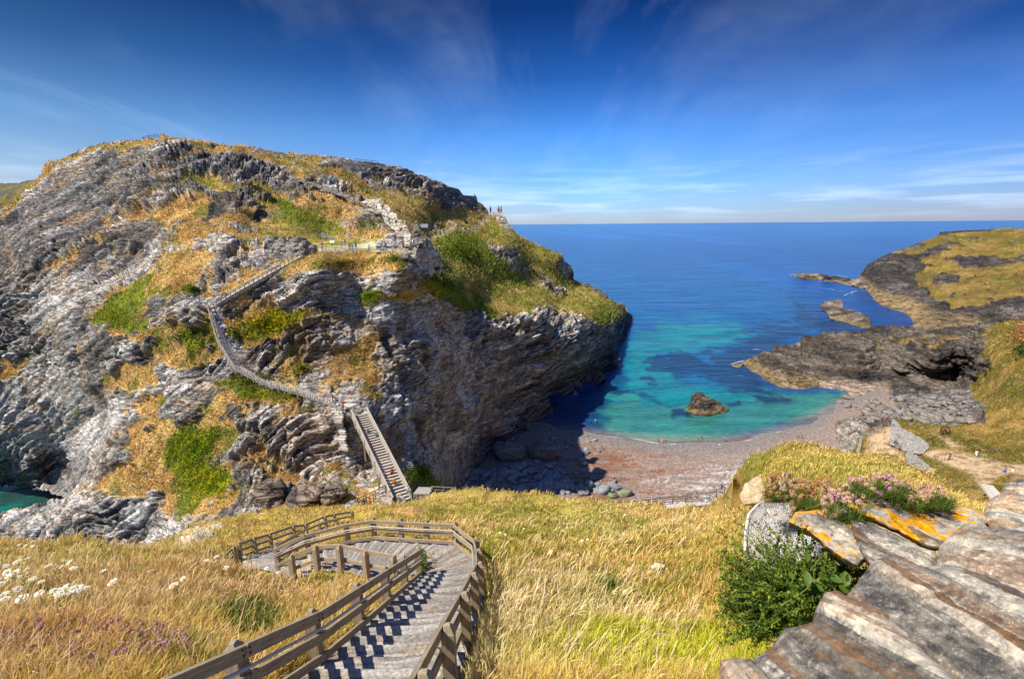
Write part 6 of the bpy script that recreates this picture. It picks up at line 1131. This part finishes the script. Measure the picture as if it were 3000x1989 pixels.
TP = [thrift_mesh(1, MF['pink']), thrift_mesh(2, MF['pink'])]; TF = [thrift_mesh(3, MF['fade']), thrift_mesh(4, MF['fade']), thrift_mesh(5, MF['fade'])]
PCD = m_plain('tan_petal', (.52, .33, .18), .85, .3, 60, .2)
TD = [thrift_mesh(6, m_plain('dry_petal', (.50, .25, .10), .85, .35, 60, .2)), thrift_mesh(7, PCD)]
def thrift(px, py, rx, ry, n, d, pinkp, label, seed, sc=1.0, tuft=2600, up=.14):
    rng = np.random.default_rng(seed); root = UV(px, py+ry, d); e = empty('sea_thrift', root); tag(e, label, 'flowers', 'cushions of sea thrift on the near rocks')
    o0 = np.array(root); X = np.array([np.array(UV(px+rx*(2*rng.random()-1), py+ry*.85+ry*.5*rng.random(), d+.12*rng.normal())) for i in range(tuft)]); L = .05+.09*rng.random(tuft); c = np.array([.09, .14, .02])*(0.6+.9*rng.random((tuft, 1)))
    blades('leaf_tuft', X-o0, L*sc, np.full(tuft, .0016), c*.7, c*1.2, (.1, -.2, 0), .5, M['plant'], None, None, kind='stuff', parent=e)
    for i in range(n):
        x = px+rx*(2*rng.random()-1); t = (x-px)/rx; y = py+ry*(.9*(2*rng.random()-1))+ry*.5*t*t; p = UV(x, y, d+.10*rng.normal()+(py-y)*.001)
        o = bpy.data.objects.new('flower_head', (TP[i % 2] if rng.random() < pinkp else (TD[i % 2] if pinkp == 0 else TF[i % 3]))); COL.objects.link(o); o.parent = e; o.location = p-root; s = sc*(.7+.5*rng.random()); o.scale = (s,)*3; o.rotation_euler = (rng.normal()*.35, rng.normal()*.35, rng.random()*6)
thrift(2560, 1418, 85, 34, 95, 3.25, .22, 'dense cushion of pink and faded thrift above the lichen slab, left part', 1); thrift(2690, 1450, 90, 36, 85, 3.3, .12, 'cushion of mostly faded thrift behind the lichen slab, right part', 2); thrift(2470, 1470, 60, 50, 70, 3.1, .18, 'thrift hanging over the top of the smaller lichen slab', 3)
thrift(2390, 1440, 70, 50, 95, 4.4, .0, 'faded orange thrift above the net', 4, 1.1); thrift(2300, 1420, 60, 40, 95, 5.2, .0, 'tuft of faded orange thrift on the crown of the net', 5, 1.2)
for i in range(150):
    x, y = (370+RNG.random()*200, 1870+RNG.random()*110) if i < 70 else (RNG.random()*380, 1860+RNG.random()*130); pk = RNG.random() < .05
    put((TP if pk else TF)[i % 2], x, y+20, 1.5+.6*RNG.random(), 'faded pink thrift head in the grass at the lower left', 'flower', 'thrift heads at the lower left', 'thrift_flower', .48)
# ---- white rockfall net over the bank
def net():
    t = NT('white_cord'); t.out((.66, .65, .63), .8, .2); m = MB(); poly = NETP; trees = [q for q in TREES if q[1] in ('earth_bank',)]; o = Vector(CAM)
    def onbank(x, y):
        d = (UV(x, y, 1.0)-o).normalized()
        for tr, nm in trees:
            h = tr.ray_cast(o, d)
            if h[0] is not None: return np.array(h[0])-np.array(d)*.035
        return None
    shr = [(x+(2290-x)*.02, y+(1540-y)*.02) for x, y in poly]
    ang = R(62); ca, sa = math.cos(ang), math.sin(ang); V = []; F = []
    st = 8.0
    for fam in (0, 1):
        for k in range(-70, 71):
            pts = []
            for j in range(-80, 81):
                u = k*st*1.25; v = j*st*.9; z = (1 if (j+(k if fam else 0)) % 2 else -1)*st*.28
                if fam == 0: a, b = u+z, v
                else: a, b = v*1.0, u*.8+z*.6
                x = 2300+a*ca*.8-b*sa*.5+9*math.sin(b*.02+a*.01); y = 1540+a*sa*.55+b*ca*1.1
                x, y = x+6*math.sin(y*.04), y
                p = onbank(x, y) if inpoly(np.array(x), np.array(y), shr) else None
                if p is None:
                    if len(pts) > 1: m.tube(pts, .0031 if pts[0][1] < 7 else .005, 3, False)
                    pts = []
                else: pts.append(p)
            if len(pts) > 1: m.tube(pts, .0031 if pts[0][1] < 7 else .005, 3, False)
    for line in ([(2322, 1332), (2300, 1375), (2280, 1415), (2262, 1450), (2215, 1478), (2190, 1505), (2181, 1560), (2181, 1610), (2197, 1650), (2214, 1688)], [(2340, 1348), (2312, 1400), (2285, 1435), (2255, 1462)], [(2385, 1472), (2420, 1540), (2438, 1600)]):
        pts = [np.array(UV(x+2, y+1, float(TPS(NETC)(np.array([x]), np.array([y]))[0])-.02)) for x, y in line]; m.tube(pts, .014, 5, False)
    ob = mesh('rockfall_net', m.v, m.f, t.m); tag(ob, 'white rockfall net draped over the bank beside the green bush', 'net')
net()
# ================================================================ people
def skinmesh(name, verts, edges, rad, root=0, sub=1):
    me = bpy.data.meshes.new('tmp'); me.from_pydata(verts, edges, []); o = bpy.data.objects.new('tmp', me); COL.objects.link(o)
    o.modifiers.new('s', 'SKIN'); sk = me.skin_vertices[0].data
    for i, r in enumerate(rad): sk[i].radius = (r, r) if isinstance(r, float) else r
    sk[root].use_root = True
    m = o.modifiers.new('b', 'SUBSURF'); m.levels = sub; m.render_levels = sub
    dg = bpy.context.evaluated_depsgraph_get(); dg.update(); out = bpy.data.meshes.new_from_object(o.evaluated_get(dg)); out.name = name
    bpy.data.objects.remove(o); bpy.data.meshes.remove(me); out.polygons.foreach_set('use_smooth', np.ones(len(out.polygons), bool)); out.materials.clear(); out.materials.append(None); return out
def pose(kind):
    J = dict(pel=(0, 0, .96), spi=(0, 0, 1.15), che=(0, 0, 1.36), nec=(0, 0, 1.50), hd=(0, -.015, 1.60), top=(0, -.01, 1.71))
    for s, n in ((1, 'L'), (-1, 'R')):
        J.update({'sh'+n: (.17*s, 0, 1.42), 'el'+n: (.25*s, .03, 1.15), 'wr'+n: (.24*s, -.07, .92), 'ha'+n: (.235*s, -.10, .82), 'hi'+n: (.095*s, 0, .90), 'kn'+n: (.10*s, -.02, .50), 'an'+n: (.10*s, .03, .09), 'to'+n: (.11*s, -.15, .04)})
    if kind == 'walk':
        J.update(knL=(.1, -.16, .52), anL=(.1, -.20, .10), toL=(.1, -.37, .06), knR=(-.1, .06, .50), anR=(-.1, .30, .16), toR=(-.1, .18, .04), elL=(.24, .14, 1.17), wrL=(.22, .12, .95), haL=(.22, .10, .86), elR=(-.24, -.05, 1.15), wrR=(-.2, -.24, 1.0), haR=(-.19, -.31, .95))
    if kind == 'rail':
        J.update(elL=(.26, -.14, 1.2), wrL=(.22, -.36, 1.08), haL=(.20, -.44, 1.06), elR=(-.27, .02, 1.2), wrR=(-.2, -.12, 1.3), haR=(-.15, -.12, 1.38))
    if kind == 'pack':
        J.update(spi=(0, -.03, 1.15), che=(0, -.07, 1.36), nec=(0, -.11, 1.49), hd=(0, -.15, 1.58), top=(0, -.16, 1.69), shL=(.17, -.08, 1.41), shR=(-.17, -.08, 1.41), knL=(.1, -.2, .6), anL=(.1, -.16, .2), toL=(.1, -.33, .18), knR=(-.1, .0, .50), anR=(-.1, .14, .09), toR=(-.1, -.03, .04))
    if kind in ('sit', 'lie'):
        dz_ = -.84; 
        for k in J: x, y, z = J[k]; J[k] = (x, y, z+dz_)
        for s, n in ((1, 'L'), (-1, 'R')): J.update({'kn'+n: (.13*s, -.40, .34), 'an'+n: (.12*s, -.58, .07), 'to'+n: (.13*s, -.76, .05), 'hi'+n: (.1*s, -.03, .11), 'el'+n: (.26*s, -.06, .33), 'wr'+n: (.2*s, -.26, .3), 'ha'+n: (.17*s, -.36, .32)})
        if kind == 'lie':
            for k in ('spi', 'che', 'nec', 'hd', 'top', 'shL', 'shR', 'elL', 'elR', 'wrL', 'wrR', 'haL', 'haR'): x, y, z = J[k]; J[k] = (x, y*.6+.55*(z-.1), .12+.55*(z-.1)*.55)
            for s, n in ((1, 'L'), (-1, 'R')): J.update({'kn'+n: (.12*s, -.45, .14), 'an'+n: (.12*s, -.86, .07), 'to'+n: (.13*s, -.98, .14)})
    return J
RD = dict(pel=.125, spi=.115, che=.135, nec=.055, hd=.085, top=.06, shL=.06, shR=.06, elL=.042, elR=.042, wrL=.03, wrR=.03, haL=.034, haR=.034, hiL=.085, hiR=.085, knL=.058, knR=.058, anL=.04, anR=.04, toL=.034, toR=.034)
ED = [('pel', 'spi'), ('spi', 'che'), ('che', 'nec'), ('nec', 'hd'), ('hd', 'top')]+[p for n in 'LR' for p in (('che', 'sh'+n), ('sh'+n, 'el'+n), ('el'+n, 'wr'+n), ('wr'+n, 'ha'+n), ('pel', 'hi'+n), ('hi'+n, 'kn'+n), ('kn'+n, 'an'+n), ('an'+n, 'to'+n))]
def sub_mesh(nm, J, keys, grow, trim=None):
    V = [J[k] for k in keys]; ix = {k: i for i, k in enumerate(keys)}; E = [(ix[a], ix[b]) for a, b in ED if a in ix and b in ix]; return skinmesh(nm, V, E, [RD[k]*grow[0]+grow[1] for k in keys])
def lerp3(a, b, t): return tuple(a[i]*(1-t)+b[i]*t for i in range(3))
POSES = {}
for kd in ('stand', 'walk', 'rail', 'pack', 'sit', 'lie'):
    J = pose(kd); body = skinmesh('body', [J[k] for k in J], [(list(J).index(a), list(J).index(b)) for a, b in ED], [RD[k] for k in J])
    Js = dict(J); Jt = dict(J)
    for n in 'LR': Js['el'+n] = lerp3(J['sh'+n], J['el'+n], .75); Jt['kn'+n] = lerp3(J['hi'+n], J['kn'+n], .95); Jt['an'+n] = lerp3(J['kn'+n], J['an'+n], .9)
    shirt = sub_mesh('shirt', Js, ['pel', 'spi', 'che', 'shL', 'shR', 'elL', 'elR'], (1.05, .018)); shorts = sub_mesh('shorts', Jt, ['pel', 'hiL', 'hiR', 'knL', 'knR'], (1.0, .022)); trous = sub_mesh('trousers', Jt, ['pel', 'hiL', 'hiR', 'knL', 'knR', 'anL', 'anR'], (1.0, .02))
    h = Vector(J['hd']); tp = Vector(J['top']); bm = bmesh.new(); bmesh.ops.create_uvsphere(bm, u_segments=12, v_segments=8, radius=.112)
    for v in list(bm.verts):
        if v.co.z < -.03 and v.co.y < .03 or v.co.z < -.08: bm.verts.remove(v)
    for v in bm.verts: v.co = v.co+h*.45+tp*.55+Vector((0, .018, 0))
    hair = bpy.data.meshes.new('hair'); bm.to_mesh(hair); bm.free(); hair.materials.append(None); hair.polygons.foreach_set('use_smooth', np.ones(len(hair.polygons), bool))
    bg = Vector(J['che'])*.6+Vector(J['spi'])*.4+Vector((0, .19, 0)); mb = MB(); mb.box(bg, (.30, .17, .44), Matrix.Rotation(.15, 3, 'X'), .8); pk = bpy.data.meshes.new('backpack'); pk.from_pydata(mb.v, [], mb.f); pk.materials.append(None)
    POSES[kd] = dict(body=body, shirt=shirt, shorts=shorts, trousers=trous, hair=hair, backpack=pk)
PC = {}
CC = {'white': (.78, .77, .75), 'blue': (.06, .16, .55), 'navy': (.03, .05, .16), 'red': (.62, .05, .05), 'pink': (.75, .28, .36), 'teal': (.02, .38, .45), 'orange': (.68, .20, .04), 'black': (.03, .03, .035), 'grey': (.30, .30, .31), 'khaki': (.40, .33, .2), 'purple': (.14, .06, .42), 'sky': (.22, .45, .75), 'yellow': (.66, .48, .04), 'green': (.08, .28, .1), 'skin': (.50, .30, .20), 'tan': (.42, .23, .14), 'brown': (.09, .05, .03), 'blond': (.45, .30, .12), 'dark': (.03, .022, .018)}
def pm(c):
    if c not in PC: PC[c] = m_plain('cloth_'+c if c not in ('skin', 'tan') else c, CC[c], .8, .08, 20, 0)
    return PC[c]
def person(px, py, kd, shirt, legs, label, yaw=0, d=None, hair='brown', bag=None, scale=1.0, skin='skin', up=0, group=None, bare=False, z=None):
    loc = UV(px, py, d) if d else ground(px, py); loc = loc+Vector((0, 0, up)); e = empty('person', loc, R(yaw)); e.scale = (scale,)*3; tag(e, label, 'person', group)
    P = POSES[kd]; parts = [('body', skin), ('hair', hair)]
    if not bare: parts.append(('shirt', shirt))
    parts.append(('trousers' if legs.startswith('*') else 'shorts', legs.strip('*')))
    if bag: parts.append(('backpack', bag))
    for nm, c in parts:
        o = bpy.data.objects.new(nm, P[nm]); COL.objects.link(o); o.parent = e; o.material_slots[0].link = 'OBJECT'; o.material_slots[0].material = pm(c)
    return e
def bd(py, y0=1214, y1=1470): return 80-16*(py-y0)/(y1-y0)
P_ = person
# footbridge (depth along its deck)
P_(1077, 1283, 'pack', 'black', 'khaki', 'person in a dark top climbing near the top of the footbridge, on its left', 180, bd(1283)+.6, bag='grey', up=.1)
P_(1103, 1292, 'pack', 'khaki', 'khaki', 'person with a bright teal rucksack climbing the footbridge', 180, bd(1292)+.6, bag='teal', up=.1)
P_(1143, 1352, 'walk', 'tan', 'grey', 'bare-chested person halfway down the footbridge by its right side', 20, bd(1352)+.5, skin='tan', bare=True, up=.1)
P_(1150, 1402, 'walk', 'red', 'black', 'person in a dark red top low on the footbridge, behind the orange-clad person', 0, bd(1402)+.5, up=.1)
P_(1156, 1432, 'pack', 'orange', 'orange', 'person all in orange with a rucksack near the foot of the footbridge', 180, bd(1432)+.4, bag='orange', up=.1)
P_(1196, 1452, 'stand', 'white', 'grey', 'person partly hidden at the foot of the footbridge beside its right panel', 0, 64.5, hair='blond', scale=.9)
P_(983, 1192, 'stand', 'white', 'sky', 'person in a white top at the head of the footbridge, nearest the fence', 30, 80.2); P_(975, 1181, 'rail', 'pink', 'white', 'person in pale pink raising an arm at the fence above the footbridge', 60, 81)
P_(1003, 1190, 'walk', 'sky', 'grey', 'person in light blue stepping off the stair on to the landing', 0, 80.8); P_(1006, 1207, 'walk', 'red', 'navy', 'person in a red top at the head of the footbridge', -40, 79.7)
P_(1068, 1494, 'walk', 'navy', '*navy', 'person in dark blue under the footbridge foot, left of two', 160, 60, bag='black'); P_(1085, 1494, 'walk', 'orange', 'black', 'person in an orange top under the footbridge foot, right of two', 170, 59.5, hair='dark')
for x, y, c, lab in ((630, 932, 'white', 'person in white at the top of the queue on the long stair'), (634, 944, 'sky', 'second person of the queue on the long stair, in light blue'), (648, 968, 'blue', 'person in bright blue in the middle of the queue on the long stair'), (653, 980, 'sky', 'person in pale blue just below the bright blue one on the long stair'), (659, 992, 'purple', 'person in lilac on the long stair above the yellow one'), (668, 1002, 'yellow', 'person in a yellow top on the long stair'), (678, 1020, 'blue', 'person in deep blue at the bottom of the queue on the long stair')):
    P_(x, y, 'walk', c, '*navy', lab, 180 if c != 'white' else 0, 87.4-(y-900)*.021, hair='brown', up=.15)
# castle courtyard
for x, y, d, kd, c, l, lab, yw, hr in ((945, 734, 98, 'rail', 'purple', '*grey', 'person in a purple top leaning at the front fence by the gate pier', 0, 'dark'), (1001, 727, 106, 'stand', 'khaki', 'khaki', 'person in tan left of a pair in the middle of the courtyard', 0, 'brown'), (1011, 724, 104, 'walk', 'sky', 'white', 'person in light blue beside the tan-clad one in the courtyard', 40, 'brown'), (1020, 740, 97.5, 'stand', 'white', 'white', 'person in white at the courtyard fence, leftmost of three', 0, 'blond'), (1026, 738, 98, 'rail', 'red', 'white', 'person in red and white between two others at the courtyard fence', 20, 'brown'), (1033, 739, 97.6, 'stand', 'blue', '*sky', 'person in blue at the courtyard fence, rightmost of three', -20, 'dark'), (1043, 731, 99, 'walk', 'blue', '*black', 'tall person in blue and black striding across the courtyard', 70, 'dark'), (1082, 736, 98, 'stand', 'sky', 'teal', 'child in bright blue alone near the metal barrier', 0, 'brown'), (1069, 712, 117, 'stand', 'pink', 'white', 'person in pale pink at the back of the courtyard', 0, 'blond'), (1090, 709, 118, 'walk', 'khaki', '*black', 'person in dark clothes at the back of the courtyard by the ruin', 90, 'dark'), (994, 717, 116, 'sit', 'red', 'grey', 'person seated on the low wall at the back of the courtyard', 0, 'dark')):
    P_(x, y, kd, c, l, lab, yw, d, hair=hr, scale=.75 if 'child' in lab else 1)
P_(811, 694, 'stand', 'red', 'grey', 'head and shoulders of a person in red showing between the merlons', 0, 98.5)
# path to the lookout
for x, y, c, l, lab in ((1254, 692, 'pink', 'white', 'person in pink outside the stone hut, leftmost of the group'), (1259, 693, 'red', 'white', 'person in red outside the stone hut'), (1264, 691, 'white', 'navy', 'person in white outside the stone hut, between two others'), (1269, 690, 'navy', 'grey', 'person in navy outside the stone hut, rightmost of the group'), (1297, 682, 'sky', 'white', 'person in light blue on the bend of the lookout path, left of a pair'), (1301, 682, 'grey', '*navy', 'person in grey on the bend of the lookout path, right of a pair'), (1312, 681, 'khaki', 'khaki', 'lone person in khaki right of the pair on the path bend'), (1379, 676, 'navy', '*navy', 'person in navy at the bottom of the steep lookout path'), (1386, 671, 'sky', 'navy', 'person in light blue low on the steep lookout path'), (1392, 668, 'white', 'grey', 'person in white low on the steep lookout path'), (1404, 660, 'red', 'navy', 'person in red halfway up the steep lookout path'), (1411, 652, 'grey', '*black', 'person in grey above the red one on the lookout path'), (1420, 645, 'black', '*black', 'person in black near the top of the lookout path'), (1427, 638, 'blue', 'black', 'person in blue at the top of the lookout path'), (1403, 622, 'pink', 'grey', 'person in pink on the slope left of the lookout'), (1437, 630, 'red', 'red', 'person in red at the lookout, leftmost against the sky'), (1445, 630, 'red', '*navy', 'second person in red against the sky at the lookout'), (1453, 630, 'navy', '*navy', 'person in navy against the sky at the lookout'), (1461, 629, 'orange', 'navy', 'person in orange at the lookout bench'), (1468, 629, 'pink', '*red', 'person in pinkish red at the lookout, rightmost against the sky'), (1390, 575, 'navy', '*navy', 'tiny dark figure on the upper skyline step')):
    P_(x, y, 'stand' if x % 2 else 'walk', c, l, lab, RNG.random()*360)
# beach
for x, y, kd, c, l, lab in ((1926, 1293, 'stand', 'sky', 'sky', 'person in light blue at the water edge, leftmost of a group of three'), (1938, 1297, 'walk', 'pink', 'white', 'person in pink at the water edge, middle of three'), (1946, 1293, 'stand', 'orange', 'orange', 'person in orange at the water edge, rightmost of three'), (1993, 1285, 'stand', 'sky', 'white', 'lone person in pale blue paddling right of the group of three'), (2043, 1287, 'stand', 'white', 'sky', 'person in white paddling, left of a pair'), (2054, 1286, 'walk', 'tan', 'black', 'bare-chested person paddling beside the one in white'), (2123, 1293, 'stand', 'white', '*navy', 'person in white and dark trousers at the water edge'), (2108, 1305, 'sit', 'white', 'pink', 'small child crouching on the wet sand'), (2127, 1378, 'walk', 'red', 'white', 'person in red and white walking alone on the pale sand'), (2338, 1283, 'stand', 'white', '*navy', 'person in white and navy on the wet sand, left of a pair'), (2350, 1285, 'walk', 'navy', '*black', 'person in dark clothes on the wet sand, right of a pair'), (2450, 1287, 'sit', 'navy', 'red', 'person sitting on the sand by the slip'), (2461, 1184, 'stand', 'sky', 'blue', 'person in blue standing alone at the tip of the boulder field'),
  (1738, 1315, 'stand', 'khaki', '*black', 'person in khaki beside the flat slab in the shaded beach'), (1763, 1316, 'stand', 'yellow', '*black', 'person in dull yellow right of the flat slab'), (1752, 1320, 'sit', 'teal', 'grey', 'person in teal sitting on the flat slab'), (1663, 1347, 'sit', 'pink', 'black', 'person in pink sitting alone on the shaded sand'), (1727, 1240, 'stand', 'navy', '*navy', 'dark figure standing in the shaded shallows'), (1744, 1240, 'stand', 'white', 'navy', 'figure in white in the shaded shallows'), (1726, 1408, 'sit', 'blue', 'blue', 'person in blue sitting among the stones, left of a pair'), (1740, 1408, 'sit', 'sky', 'navy', 'person in light blue sitting among the stones, right of a pair'), (1790, 1408, 'sit', 'red', 'red', 'person in bright red sitting by the edge of the shade'), (1800, 1404, 'sit', 'navy', 'navy', 'person in navy sitting behind the one in bright red'), (1800, 1432, 'sit', 'pink', 'tan', 'sunbather with bare legs at the edge of the stones'), (1656, 1298, 'sit', 'red', 'black', 'person in dark red sitting by a stone on the shaded sand')):
    P_(x, y, kd, c, l, lab, RNG.random()*360)
for i, (x, y, kd, c, l) in enumerate(((2486, 1206, 'sit', 'pink', 'red'), (2493, 1203, 'sit', 'white', 'navy'), (2513, 1196, 'stand', 'orange', 'khaki'), (2528, 1212, 'sit', 'tan', 'red'), (2538, 1214, 'sit', 'orange', 'black'), (2543, 1190, 'stand', 'pink', 'black'), (2571, 1195, 'lie', 'tan', 'red'), (2571, 1215, 'sit', 'pink', 'red'), (2620, 1189, 'stand', 'red', 'grey'), (2634, 1189, 'stand', 'orange', 'red'), (2657, 1189, 'stand', 'blue', 'navy'), (2519, 1244, 'stand', 'white', '*navy'), (2549, 1240, 'sit', 'grey', 'black'), (2556, 1238, 'sit', 'white', 'navy'), (2546, 1248, 'lie', 'sky', 'pink'), (2590, 1236, 'stand', 'red', '*red'), (2580, 1234, 'sit', 'teal', 'white'), (2540, 1268, 'stand', 'red', 'red'), (2536, 1292, 'sit', 'blue', '*navy'), (2484, 1274, 'stand', 'orange', 'pink'))):
    labs = ('person in pink sitting at the left end of the boulder field sunbathers', 'person in white sitting next to the pink one on the sand', 'person in orange standing among the sunbathers', 'bare-chested sunbather in red shorts below the standing orange person', 'person in orange sitting among the sunbathers', 'person in pink standing against the dark rocks', 'sunbather lying on the stones in red shorts', 'person in pink and red sitting low in the boulder field', 'person in red standing in the boulder field, leftmost of three', 'person in orange top and red shorts standing in the boulder field', 'person in blue standing in the boulder field, rightmost of three', 'person in white and navy at the foot of the beach slip', 'person in grey sitting by the slip, left of a pair', 'person in white sitting by the slip, right of a pair', 'person in light blue lying by the slip', 'person all in red standing at the corner of the retaining wall', 'person in teal sitting near the corner of the retaining wall', 'person in bright red standing on the sandy slip', 'person in blue sitting on the edge of the white slip wall', 'person in orange and pink under the slip rocks')
    P_(x, y, kd, c, l, labs[i], RNG.random()*360)
for x, y, kd, c, l, lab, yw in ((2858, 1340, 'walk', 'white', 'white', 'person in a white dress walking on the sandy path', -60), (2872, 1318, 'sit', 'red', 'black', 'person in red sitting on the grass edge, leftmost of three', 0), (2896, 1322, 'lie', 'pink', 'black', 'person in pink lying between two others on the grass edge', 90), (2912, 1320, 'sit', 'purple', 'black', 'person in purple sitting on the grass edge, rightmost of three', 30), (2944, 1384, 'sit', 'blue', 'blue', 'person in bright blue sitting with back turned at the path end', 180), (2966, 1382, 'sit', 'white', 'white', 'person in white sitting beside the bright blue one', 150)):
    P_(x, y, kd, c, l, lab, yw, hair='dark')
P_(2067, 1477, 'stand', 'teal', 'white', 'person in a turquoise top on the beach steps', 160, 88, hair='blond'); P_(2041, 1468, 'walk', 'pink', 'khaki', 'person in pale pink behind the fence on the beach steps', 20, 90); P_(2113, 1440, 'rail', 'navy', 'navy', 'person in dark blue leaning on the beach walk fence', 120, 90, hair='dark')
